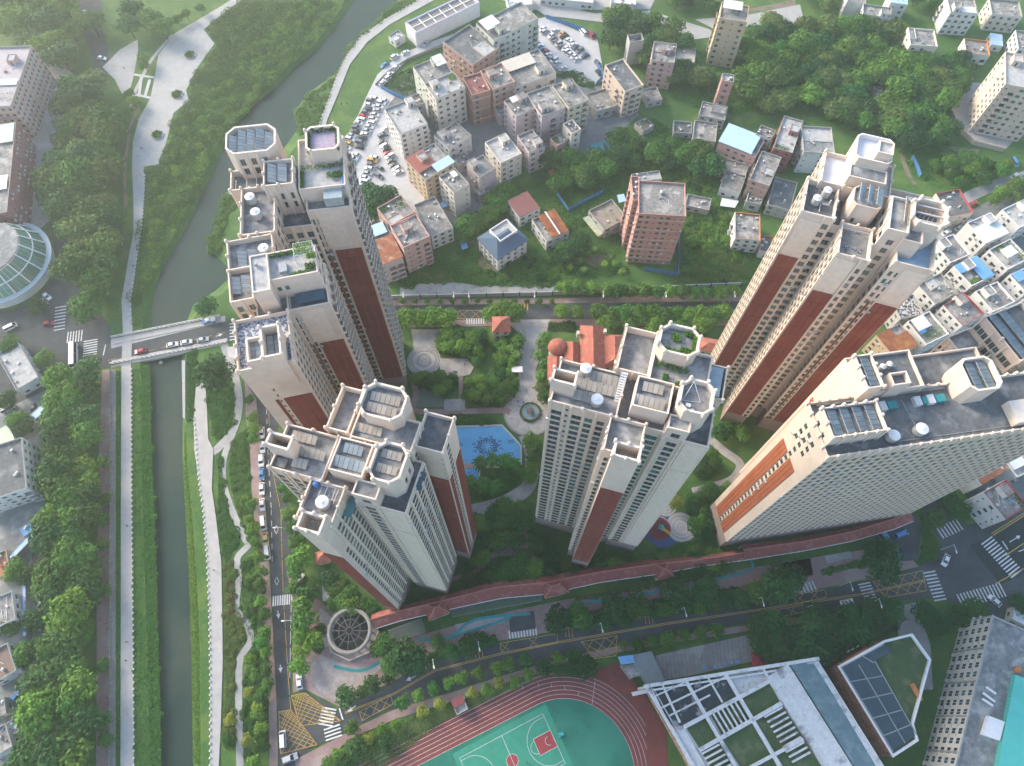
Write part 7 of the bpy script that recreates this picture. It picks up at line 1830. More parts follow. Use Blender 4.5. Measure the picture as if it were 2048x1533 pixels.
# --- curved block with green glass skirt, left edge
c0 = G(-6, 522, 6)
r = empty('curved_building', (*c0, 0), 'round-fronted building with sloping green glass panes and white ribs', 'building')
MB().lathe((0, 0, -.1), [(19, 0), (19, 4.6), (18.2, 4.6)], 48).build('drum_wall', wallm('white'), r)
MB().lathe((0, 0, 0), [(13.2, 13.6), (12.6, 13.9), (.1, 14.1)], 48, cap=False).build('inner_roof', ROOFC, r)
MB().lathe((0, 0, 4.6), [(19.2, 0), (20.4, .1), (20.4, .4), (18.6, .4)], 48, cap=False).build('blue_grey_gutter', M('pale_blue_gutter', (.42, .50, .53), (.36, .44, .47), 1), r)
gg = M('green_sloped_glass', (.10, .20, .14), (.075, .16, .115), .3, rough=.25, rand=.25)
N = 30
for k in range(N):
    t0, t1 = -2.0 + 3.6 * k / N + .006, -2.0 + 3.6 * (k + 1) / N - .006
    for (ra, rb, za, zb) in ((18.4, 15.9, 5.2, 9.3), (15.7, 13.3, 9.5, 13.4)):
        MB().add([(ra * math.cos(t0), ra * math.sin(t0), za), (ra * math.cos(t1), ra * math.sin(t1), za), (rb * math.cos(t1), rb * math.sin(t1), zb), (rb * math.cos(t0), rb * math.sin(t0), zb)], [(0, 1, 2, 3)]).build('glass_pane', gg, r)
    if k % 3 == 0: MB().bar((18.8 * math.cos(t0), 18.8 * math.sin(t0), 5.3), (13 * math.cos(t0), 13 * math.sin(t0), 13.9), .4, .4).build('white_rib', WHT, r)
MB().lathe((0, 0, 9.3), [(16.0, 0), (16.0, .35), (15.6, .35), (15.6, 0)], 48, cap=False).build('white_ring', WHT, r)
FOOT.append(([(c0[0] + 20 * math.cos(k), c0[1] + 20 * math.sin(k)) for k in range(6)], 8))

# --- white fabric-walled shed by the upper river
c, w, h, an = square_up([(809, 47), (944, -18), (950, 4), (834, 68)], 8)
B = Bld('site_shed', 'long white shed with ribbed grey roof beside the upper river', 'shed', c, rotz=an)
B.vol(rect(-w, w, -h, h), -.1, 8, {}, wall=M('white_shed_fabric', (.66, .66, .68), (.58, .58, .61), .5, wave=(.5, 'X', .9)), roof=M('slatted_shed_roof', (.24, .235, .22), (.17, .165, .155), .8), trim=M('violet_trim', (.50, .46, .60), (.45, .41, .55), 1), par=1.0, pt=.5)
B.finish()
b = MB()
n = int(2 * w / 1.0)
for i in range(n + 1):
    x = -w + .6 + (2 * w - 1.2) * i / n
    b.bar((x, -h + .5, 7.2), (x, h - .5, 7.2), .35, .2)
tag(b.build('roof_rib', M('tan_rib', (.36, .34, .30), (.29, .275, .245), 1), B.root), kind='stuff')
for i in range(7):
    x = -w + 1 + (2 * w - 2) * i / 6
    MB().bar((x, -h + .4, 7.5), (x, h - .4, 7.5), .4, .3).build('roof_beam', WHT, B.root)
MB().bar((-w + .5, 0, 7.6), (w - .5, 0, 7.6), .4, .3).build('roof_beam', WHT, B.root)
Q('small white hut beside the ribbed shed', [(776, 72), (796, 60), (811, 70), (790, 82)], 4, 'white', WHITEM, seed=120, stair=False)
Q('white site office with blue front at the top edge', [(1012, -6), (1060, -14), (1066, 8), (1018, 16)], 4, 'white', WHITEM, seed=121, stair=False, cov=((BLUER, -.6, .2, -1.6, -.9, -.8, 0),))
Q('long white site hut row at the top edge', [(1085, -22), (1190, -12), (1186, 6), (1080, -4)], 4, 'white', WHITEM, seed=122, stair=False)
Q('white hut with pale blue end at the top edge right of the hut row', [(1225, -18), (1275, -14), (1272, 10), (1222, 6)], 5, 'white', WHITEM, seed=123, stair=False)

# --- school: main block with white roof grid over courts
SB = M('school_orange_brick', (.40, .19, .12), (.34, .16, .10), .6)
SW = M('weathered_white_concrete', (.58, .58, .565), (.46, .46, .45), .9, c3=(.24, .25, .25), s3=.3, t3=(.55, .66))
c0 = G(1500, 1450, 12)
B = Bld('school_building', 'school block under a white concrete roof grid with lawn courts', 'school', c0)
def sr(pts, z): return [(G(x, y, z)[0] - c0[0], G(x, y, z)[1] - c0[1]) for x, y in pts]
def zp(X, Y): return (1200 + .6667 * X, 1160 + .6667 * Y)
ZG = 14.6
wS = W([((j + .5) / 12, 1.6, 1.9, 'v') for j in range(12)], zs=0, sill=.9, st=3.5, depth=.15, top=.6)
B.vol(sr([zp(160, 330), zp(560, 262), zp(655, 243), zp(850, 555), zp(880, 640), zp(335, 640)], ZG - .6), -.1, ZG - .6, {'*': wS}, wall=SB, roof=SW, trim=SW, par=.3, pt=.4)
B.vol(sr([zp(500, 293), zp(565, 254), zp(790, 610), zp(724, 640)], 15.2), 11.0, 15.2, {}, wall=SW, roof=SW, trim=SW, par=.15, pt=.3, wname='white_roof_band')
B.finish()
SLB = M('blue_grey_school_roof', (.10, .165, .185), (.14, .21, .225), .5, c3=(.18, .25, .26), s3=.35, wave=(.9, 'X', .8))
a, b1, b2, a2 = sr([zp(570, 252)], 14.8)[0], sr([zp(655, 243)], 13.4)[0], sr([zp(870, 600)], 13.4)[0], sr([zp(795, 612)], 14.8)[0]
MB().add([(*a, 14.8), (*b1, 13.4), (*b2, 13.4), (*a2, 14.8), (*a, 12.0), (*b1, 12.0), (*b2, 12.0), (*a2, 12.0)], [(3, 2, 1, 0), (0, 1, 5, 4), (1, 2, 6, 5), (2, 3, 7, 6), (3, 0, 4, 7)]).build('sloping_roof', SLB, B.root)
DV = M('dark_court_floor', (.030, .040, .046), (.05, .06, .065), .5, c3=(.30, .30, .29), s3=.3, t3=(.57, .63))
LN = M('roof_lawn', (.055, .095, .032), (.042, .075, .026), .5, c3=(.11, .125, .06), s3=.3)
for j, (px, m) in enumerate((([(150, 325), (378, 288), (415, 352), (255, 438), (205, 440)], DV), ([(382, 286), (488, 270), (508, 300), (420, 348)], SW), ([(258, 442), (325, 405), (362, 472), (300, 508)], LN), ([(330, 402), (412, 356), (452, 420), (368, 470)], LN), ([(418, 352), (505, 304), (540, 368), (456, 416)], LN), ([(366, 474), (460, 422), (545, 560), (455, 610), (420, 560)], LN), ([(466, 420), (545, 372), (690, 600), (600, 640), (550, 560)], LN), ([(302, 512), (360, 480), (420, 570), (360, 610)], LN))):
    MB().sheet(ccw(sr([zp(*p) for p in px], ZG - .75)), ZG - .78 + .008 * j).build('lawn_court' if m is LN else 'roof_court', m, B.root)
zb = ZG + .3
beams = [((132, 320), (658, 236), 1.0), ((150, 332), (560, 268), .5), ((138, 318), (300, 590), .9), ((150, 318), (215, 452), .4), ((185, 310), (240, 428), .6), ((258, 303), (430, 600), 1.0), ((325, 294), (368, 368), .5), ((378, 284), (570, 610), 1.1), ((490, 268), (512, 304), .7),
         ((185, 384), (380, 290), .5), ((208, 408), (330, 346), .45), ((160, 352), (262, 304), .4), ((252, 442), (512, 302), 1.1), ((298, 512), (546, 370), 1.1), ((420, 580), (610, 478), .9), ((455, 415), (560, 600), .7)]
for k in range(6): beams.append(((338 + k * 13, 398 - k * 7.2), (378 + k * 13, 465 - k * 7.2), .5))
for k in range(10): beams.append(((494 + k * 9.2, 412 + k * 15), (548 + k * 9.2, 382 + k * 15), .5))
for k in range(6): beams.append(((306 + k * 9, 522 + k * 15), (358 + k * 9, 494 + k * 15), .5))
for k, (p, q, wd) in enumerate(beams):
    A, C_ = sr([zp(*p)], zb)[0], sr([zp(*q)], zb)[0]
    MB().bar((*A, zb - .25 + k * .004), (*C_, zb - .25 + k * .004), wd, .6).build('roof_grid_beam', SW, B.root)
MB().sheet(ccw(sr([zp(217, 456), zp(254, 444), zp(350, 615), zp(300, 620)], ZG)), ZG - .4).build('white_side_roof', SW, B.root)
for (X, Y) in ((140, 322), (262, 306), (382, 288), (494, 272)):
    q = sr([zp(X, Y)], zb)[0]; MB().bar((*q, 0), (*q, zb - .6), .7).build('grid_column', SW, B.root)
MB().prism(ccw(sr([(1266, 1310), (1303, 1303), (1330, 1362), (1296, 1368), (1268, 1330)], 5)), 0, 5).build('entrance_annex', M('grey_annex_roof', (.20, .23, .24), (.16, .19, .20), .4, wave=(.5, 'X', .85)), B.root)
MB().prism(ccw(sr([(1236, 1314), (1266, 1310), (1270, 1326), (1242, 1330)], 5.5)), 5.3, 5.5).build('blue_canopy', BLUER, B.root)
MB().prism(ccw(sr([(1242, 1331), (1268, 1328), (1286, 1350), (1262, 1358)], 4)), 0, 4).build('side_annex', ROOFV, B.root)
MB().prism(ccw(sr([(1267, 1384), (1294, 1378), (1298, 1386), (1270, 1392)], 5)), 0, 5).build('white_stair_roof', WHITEM, B.root)
# --- school: brick block with roof lawn
c0 = G(1770, 1370, 10)
B = Bld('school_building', 'orange brick school block with dark glazed roof strip and roof lawn', 'school', c0)
BR2 = [(1675, 1333), (1768, 1281), (1825, 1267), (1863, 1320), (1828, 1449), (1838, 1482), (1786, 1516)]
wS2 = W([((j + .5) / 14, 1.2, 1.2, 'w') for j in range(14)], zs=0, sill=1.0, st=3.2, depth=.25, top=.6)
B.vol(sr(BR2, 10), -.1, 10, {'*': wS2}, wall=SB, roof=LN, trim=WHT, par=.9, pt=.7)
B.finish()
gp = M('dark_roof_glazing', (.035, .06, .075), (.05, .08, .095), .4, rough=.25)
strip_ = [(1684, 1336), (1768, 1289), (1786, 1301), (1750, 1322), (1834, 1470), (1787, 1504)]
MB().prism(ccw(sr(strip_, 10.1)), 9.2, 9.9).build('glazed_roof', gp, B.root)
for p, q in (((1683, 1335), (1768, 1289)), ((1750, 1322), (1834, 1470)), ((1684, 1336), (1787, 1504)), ((1718, 1330), (1811, 1487)), ((1700, 1364), (1767, 1352)), ((1722, 1400), (1786, 1386)), ((1745, 1437), (1806, 1420)), ((1767, 1472), (1822, 1450)), ((1725, 1312), (1748, 1326))):
    MB().bar((*sr([p], 10.3)[0], 10.1), (*sr([q], 10.3)[0], 10.1), .3, .25).build('glazing_bar', M('grey_glazing_bar', (.26, .30, .31), (.22, .26, .27), 1), B.root)
MB().box((*sr([(1833, 1385)], 9.5)[0], 9.5), (1.2, 5, .8), .35).build('orange_planter', ORT, B.root)
for i in range(9):
    q = sr([(1648 + i * 9.5, 1329 - i * 5.2)], 4)[0]
    MB().box((*q, 4), (1.0, .6, .8), .5).build('air_conditioner', AC, B.root)
# --- school: long block in the lower right corner
c0 = G(1950, 1430, 17)
B = Bld('school_building', 'long white school block with air conditioners in the lower right corner', 'school', c0)
wS3 = W([((j + .5) / 22, 1.9, 2.2, 'v') for j in range(22)], zs=0, sill=.6, st=3.4, depth=.08, top=.5, pil=tuple(j / 6 for j in range(7)))
B.vol(sr([(1986, 1231), (2120, 1290), (2100, 1660), (1878, 1660)], 17), -.1, 17, {'*': wS3}, wall=wallm('ivory'), roof=ROOFC, trim=GRT, par=.6, pt=.5)
B.finish(ac=.45)
TQ = M('turquoise_sheet_roof', (.10, .50, .42), (.085, .44, .37), .3, rough=.5, wave=(.6, 'X', .88))
MB().prism(ccw(sr([(2032, 1350), (2130, 1385), (2120, 1660), (1965, 1660), (1995, 1545)], 18.6)), 16.0, 18.4).build('turquoise_roof', TQ, B.root)
for px, zz in (([(1978, 1432), (2010, 1444), (2000, 1482), (1966, 1470)], 18.0),):
    MB().prism(ccw(sr(px, zz)), 16.3, zz).build('stair_house', WHT, B.root)
for (p, q) in (((1972, 1374), (1992, 1388)), ((1966, 1386), (1990, 1404)), ((1965, 1398), (1986, 1412))):
    MB().bar((*sr([p], 17)[0], 16.9), (*sr([q], 17)[0], 16.9), .6, .5).build('roof_upstand', WHT, B.root)
MB().lathe((*sr([(2036, 1340)], 17)[0], 16.4), [(1.0, 0), (1.05, .3), (.9, 1.1), (.1, 1.5)], 14).build('orange_tank', ORT, B.root)
Q('white gate lodge at the right edge by the crossroads', [(2030, 1215), (2075, 1235), (2065, 1258), (2022, 1240)], 4, 'ivory', WHITEM, seed=130, stair=False)
Q('small red-roofed equipment shed beside the running track', [(901, 1402), (923, 1392), (937, 1418), (914, 1430)], 3.2, 'white', ROOFL, seed=131, stair=False, cov=((M('maroon_shed', (.20, .055, .06), (.17, .05, .055), 1), -1, 1, -.1, 1, 1.0, .1),), clutter=0)

# --- fences and walls
def fence(name, label, pts, h, mat, pm, plen=3.0, cat='fence', z=0.0, th=.1, postx=.12):
    P = [Vector(G(*p)) for p in pts]
    r = empty(name, (P[0].x, P[0].y, z), label, cat)
    o = P[0]; cache = {}
    for i in range(len(P) - 1):
        a, c_ = P[i], P[i + 1]; L = (c_ - a).length; n = max(1, round(L / plen)); an = math.atan2((c_ - a).y, (c_ - a).x)
        pw = round(L / n, 1)
        if pw not in cache: cache[pw] = MB().box((0, 0, h / 2), (pw - .06, th, h)).mesh('panel', mat)
        for k in range(n):
            q = a + (c_ - a) * ((k + .5) / n) - o
            link('panel', cache[pw], r, (q.x, q.y, 0), an)
            q = a + (c_ - a) * (k / n) - o
            if 'p' not in cache: cache['p'] = MB().box((0, 0, (h + .15) / 2), (postx, postx, h + .15)).mesh('post', pm)
            link('post', cache['p'], r, (q.x, q.y, 0), an)
    return r
for lb, pts in (('blue hoarding along the upper side of the northern car park', [(1092, 38), (1140, 54), (1192, 76)]), ('short blue hoarding below the northern car park', [(1190, 125), (1206, 158), (1192, 172)]), ('blue hoarding with a corner beside the overgrown garden', [(1114, 392), (1136, 424), (1206, 386)]), ('blue hoarding round the foot of the pink tower house', [(1288, 541), (1356, 553), (1358, 455)]), ('long blue hoarding along the hillside wood', [(1492, 62), (1560, 58), (1612, 60), (1662, 64)]), ('blue hoarding between two houses at the top right', [(1782, 66), (1802, 70)]), ('blue sheeting along the wooded path', [(1812, 180), (1822, 205), (1818, 235)]), ('loose blue sheeting near the tall right-hand tower', [(1822, 318), (1832, 338), (1838, 356)]), ('blue hoarding at the top of the riverside car park', [(762, 178), (785, 190), (808, 200)]), ('blue hoarding behind the weathered grey hut', [(1370, 290), (1400, 293), (1416, 298)])):
    fence('hoarding', lb, pts, 2.4, BLUEM, RAIL)
fence('boundary_wall', 'long grey panelled wall with dark posts along the north road', [(776, 598), (940, 594), (1105, 590), (1300, 580), (1480, 572)], 2.4, M('grey_wall_panel', (.40, .41, .41), (.34, .35, .35), .8), M('dark_post', (.06, .065, .07), (.05, .055, .06), 1), plen=6.5, cat='wall', th=.35, postx=.45)
fence('boundary_wall', 'curved cream yard wall of the beige apartment block', [(1940, 165), (1925, 195), (1898, 228), (1915, 262), (1945, 290), (2005, 305)], 2.6, wallm('beige'), wallm('beige'), plen=3.5, cat='wall', th=.3, postx=.4)
fence('boundary_wall', 'low grey wall of the left river footpath', [(222, 745), (222, 1100), (221, 1560)], 1.0, M('mossy_wall', (.22, .22, .20), (.15, .16, .14), .8), GRT, plen=4, cat='wall', th=.3, postx=.35)
fence('boundary_wall', 'grey retaining wall of the car park lane', [(752, 172), (775, 148), (815, 122), (870, 99), (955, 67)], 1.4, GRT, GRT, plen=3.5, cat='wall', th=.3, postx=.35)
sheet('apartment_yard', [(1940, 165), (1925, 195), (1898, 228), (1915, 262), (1945, 290), (2005, 305), (2060, 250), (2010, 170)], PAVE, .05)
b1_ = MB()
def posts(label, pts, gap):
    P = [Vector(G(*p)) for p in pts]; b = MB(); o = P[0]
    for i in range(len(P) - 1):
        L = (P[i + 1] - P[i]).length; n = int(L / gap)
        for k in range(n):
            q = P[i] + (P[i + 1] - P[i]) * (k / n) - o
            b.box((q.x, q.y, .4), (.42, .62, .6))
    return tag(b.build('edge_stones', M('pale_edge_stone', (.56, .55, .53), (.46, .45, .43), 1), loc=(o.x, o.y, 0)), label, 'edge stones', kind='stuff')
posts('white edge stones along the left river promenade', [(264, 740), (265, 1024), (268, 1300), (269, 1560)], 1.9)
posts('white edge stones along the left promenade above the bridge', [(262, 640), (262, 600), (275, 512), (287, 430), (291, 345)], 1.9)
posts('white edge stones along the right riverside terrace', [(389, 840), (398, 960), (407, 1024), (415, 1124), (419, 1223), (421, 1350), (421, 1560)], 1.9)
posts('white edge stones along the far right-hand promenade', [(632, 270), (652, 217), (675, 152), (695, 112), (724, 74), (770, 42), (848, -4)], 2.2)

# --- vehicles
PAINT = {'white': (.70, .70, .69), 'black': (.03, .033, .036), 'grey': (.16, .17, .18), 'silver': (.42, .43, .43), 'red': (.42, .03, .035), 'blue': (.06, .20, .42), 'dark blue': (.03, .05, .11), 'orange': (.60, .30, .04), 'green': (.10, .30, .26), 'yellow': (.55, .42, .12)}
RUBR = M('tyre_rubber', (.02, .02, .02), (.03, .03, .03), 3)
CGL = M('car_glass', (.02, .025, .03), (.035, .04, .045), 1, rough=.08, spec=.7)
LAMP = M('car_lamp', (.55, .55, .52), (.5, .5, .48), 3, rough=.2)
CARM = {}
def car_meshes(kind, colr):
    k = (kind, colr)
    if k in CARM: return CARM[k]
    pm = M('paint_' + colr.replace(' ', '_'), PAINT[colr], tuple(x * .93 for x in PAINT[colr]), 2, rough=.25, spec=.6)
    if kind == 'car': L, Wd, H1, H2, xs = 4.5, 1.8, .92, 1.46, (-1.95, -1.25, .35, 1.15)
    elif kind == 'suv': L, Wd, H1, H2, xs = 4.7, 1.9, 1.05, 1.75, (-2.25, -1.95, .45, 1.25)
    elif kind == 'van': L, Wd, H1, H2, xs = 4.9, 1.85, 1.1, 2.0, (-2.4, -2.3, 1.3, 2.05)
    else: L, Wd, H1, H2, xs = 10.5, 2.5, 1.3, 3.0, (-5.2, -5.15, 4.9, 5.1)
    hl, hw = L / 2, Wd / 2
    b = MB()
    prof = [(-hl, .35), (-hl + .05, H1 * .82), (xs[0], H1), (xs[3], H1), (hl - .25, H1 * .78), (hl, H1 * .55), (hl - .05, .3)]
    n = len(prof)
    rings = []
    for y, ins in ((-hw, .0), (-hw * .93, .0), (hw * .93, 0), (hw, 0)):
        f = 1 if abs(y) < hw * .95 else .93
        rings.append([(x * (1 if abs(y) < hw * .95 else .985), y, .3 + (z - .3) * f) for x, z in prof])
    vs = [p for r_ in rings for p in r_]
    fs = []
    for j in range(3):
        for i in range(n):
            fs.append((j * n + i, j * n + (i + 1) % n, (j + 1) * n + (i + 1) % n, (j + 1) * n + i))
    fs += [tuple(reversed(range(n))), tuple(range(3 * n, 4 * n))]
    b.add(vs, [f[::-1] for f in fs], 0)
    tw_ = hw * .74
    b.add([(xs[1], -tw_, H2), (xs[2], -tw_, H2), (xs[2], tw_, H2), (xs[1], tw_, H2), (xs[1] + .1, -tw_ * .8, H2 + .05), (xs[2] - .1, -tw_ * .8, H2 + .05), (xs[2] - .1, tw_ * .8, H2 + .05), (xs[1] + .1, tw_ * .8, H2 + .05)],
          [(4, 5, 6, 7), (0, 1, 5, 4), (1, 2, 6, 5), (2, 3, 7, 6), (3, 0, 4, 7)], 0)
    for s in (-1, 1):
        for xx in (xs[1], xs[2]):
            b.bar((xx, s * tw_, H2 - .02), (xs[0] if xx == xs[1] else xs[3], s * hw * .9, H1), .09, .09, 0)
        b.bar(((xs[1] + xs[2]) / 2, s * (tw_ + .01), H2 - .02), ((xs[0] + xs[3]) / 2, s * hw * .91, H1), .1, .06, 0)
        b.box((xs[3] + .05, s * (hw + .1), H1 + .05), (.16, .2, .14), 0, 0)
        b.box((hl - .12, s * hw * .68, H1 * .66), (.28, .36, .16), 0, 1); b.box((-hl + .05, s * hw * .7, H1 * .72), (.12, .36, .16), 0, 2)
    body = b.mesh('body', [pm, LAMP, MATS.get('tail_lamp') or M('tail_lamp', (.30, .02, .02), (.25, .02, .02), 3)])
    g_ = MB()
    lo_ = [(xs[0], -hw * .9, H1 - .02), (xs[3], -hw * .9, H1 - .02), (xs[3], hw * .9, H1 - .02), (xs[0], hw * .9, H1 - .02)]
    up_ = [(xs[1], -tw_, H2 - .01), (xs[2], -tw_, H2 - .01), (xs[2], tw_, H2 - .01), (xs[1], tw_, H2 - .01)]
    g_.add(lo_ + up_, [(0, 1, 5, 4), (1, 2, 6, 5), (2, 3, 7, 6), (3, 0, 4, 7)])
    glass = g_.mesh('windows', CGL)
    wh = MB().mesh
    wb = MB()
    N_ = 12; rw = .33 if L < 8 else .48
    vs = [(rw * math.cos(2 * math.pi * q / N_), y, rw * math.sin(2 * math.pi * q / N_)) for y in (-.11, .11) for q in range(N_)]
    wb.add(vs, [tuple(range(N_)), tuple(reversed(range(N_, 2 * N_)))] + [((q + 1) % N_, q, N_ + q, N_ + (q + 1) % N_) for q in range(N_)])
    CARM[k] = (body, glass, wb.mesh('wheel', RUBR), hl, hw, rw)
    return CARM[k]
def car(px, py, dirpx, colr, label, kind='car', group='cars parked around the estate', z=.06, name=None):
    body, glass, wheel, hl, hw, rw = car_meshes(kind, colr)
    a, c_ = Vector(G(px, py, .6)), Vector(G(px + dirpx[0], py + dirpx[1], .6)); d = c_ - a
    r = empty(name or {'car': 'parked_car', 'suv': 'parked_car', 'van': 'parked_van', 'bus': 'bus'}[kind], (a.x, a.y, z), label, {'car': 'car', 'suv': 'car', 'van': 'van', 'bus': 'bus'}[kind], group, math.atan2(d.y, d.x))
    link('body', body, r); link('windows', glass, r)
    for sx in (-.62, .62):
        for sy in (-1, 1): link('wheel', wheel, r, (sx * hl, sy * (hw - .1), rw))
    return r
def cars(z0, s, pts, dirpx, what, group, cols, where='from the top'):
    for i, q in enumerate(pts):
        colr = q[2] if len(q) > 2 else cols[i % len(cols)]
        k = q[3] if len(q) > 3 else ('suv' if (i * 7) % 5 == 2 else 'car')
        dd = (dirpx[0] * (1 if i % 3 else -1), dirpx[1] * (1 if i % 3 else -1))
        car(z0[0] + q[0] * s, z0[1] + q[1] * s, dd, colr, f'{colr} car, {ordw(i + 1)} {what}', k, group)
s_ = .334
cars((512, 0), s_, [(705, 590), (690, 607, 'grey'), (680, 630), (668, 655, 'black'), (658, 674, 'grey'), (643, 697, 'red'), (630, 718), (614, 738), (602, 765, 'grey'), (590, 790, 'black'), (574, 812, 'silver'), (564, 835), (553, 862, 'orange'), (542, 885)], (20, 5), 'down the left file of the riverside car park', 'cars in the riverside car park', ['white'])
cars((512, 0), s_, [(762, 602), (750, 618), (736, 640), (724, 662), (712, 688), (700, 712), (688, 737), (676, 760), (664, 784), (652, 805), (640, 830, 'black'), (630, 855, 'grey'), (618, 882, 'black')], (20, 5), 'down the right file of the riverside car park', 'cars in the riverside car park', ['white', 'white', 'white', 'silver', 'white'])
cars((512, 0), s_, [(595, 928), (582, 950), (570, 975), (562, 1003, 'red'), (556, 1032)], (20, 5), 'down the short row close to the riverside tower', 'cars in the riverside car park', ['white', 'white', 'grey'])
cars((512, 0), s_, [(708, 945), (698, 964, 'orange'), (692, 987, 'grey'), (680, 1010), (668, 1040, 'silver'), (655, 1065), (646, 1088), (634, 1112), (626, 1136), (616, 1160, 'grey')], (20, 4), 'down the row ending at the big car park tree', 'cars in the riverside car park', ['white'])
cars((512, 0), s_, [(738, 1005, 'grey'), (735, 1055, 'grey')], (16, 10), 'of two standing askew in mid car park', 'cars in the riverside car park', ['grey'])
cars((512, 0), s_, [(772, 775), (760, 812, 'grey'), (755, 852, 'grey'), (768, 873), (780, 895, 'black'), (790, 920, 'red'), (802, 938), (812, 965, 'grey'), (826, 990, 'grey'), (842, 1010), (856, 1032)], (20, -8), 'down the car park row along the white block', 'cars in the riverside car park', ['white'])
cars((512, 0), s_, [(770, 390, 'blue'), (830, 342), (895, 317), (1022, 265, 'silver'), (840, 405), (800, 445), (780, 475), (760, 497)], (16, -10), 'from the top along the lane above the riverside car park', 'cars on the car park lane', ['white'])
cars((512, 0), s_, [(675, 1352), (690, 1342), (706, 1332)], (14, -12), 'from the left below the big car park tree', 'cars below the car park tree', ['white'])
s_ = .334
cars((1024, 0), s_, [(183, 175), (197, 190, 'silver'), (257, 185), (235, 215), (248, 232, 'grey'), (262, 250, 'grey'), (278, 265, 'silver'), (295, 280, 'grey')], (14, -8), 'from the left in the first row of the northern car park', 'cars in the northern car park', ['white'])
cars((1024, 0), s_, [(300, 205, 'orange'), (315, 220, 'black'), (335, 240), (350, 255), (366, 270), (385, 285, 'dark blue'), (405, 302, 'grey'), (440, 335, 'black')], (14, -8), 'from the left in the second row of the northern car park', 'cars in the northern car park', ['white'])
cars((1024, 0), s_, [(318, 292), (333, 308), (351, 323), (370, 340), (390, 356)], (14, -8), 'from the left in the third row of the northern car park', 'cars in the northern car park', ['white'])
cars((1024, 0), s_, [(145, 262), (165, 280), (180, 297, 'blue'), (200, 313, 'red'), (215, 330), (235, 348, 'silver'), (252, 362), (270, 378), (305, 410)], (14, -8), 'down the northern car park row nearest the beige blocks', 'cars in the northern car park', ['white'])
cars((1024, 0), s_, [(425, 195, 'white', 'van'), (515, 385, 'grey'), (520, 437, 'black'), (425, 35, 'white', 'van'), (475, 215, 'red', 'van')], (10, 12), 'of those at the edge of the northern car park', 'cars in the northern car park', ['white'])
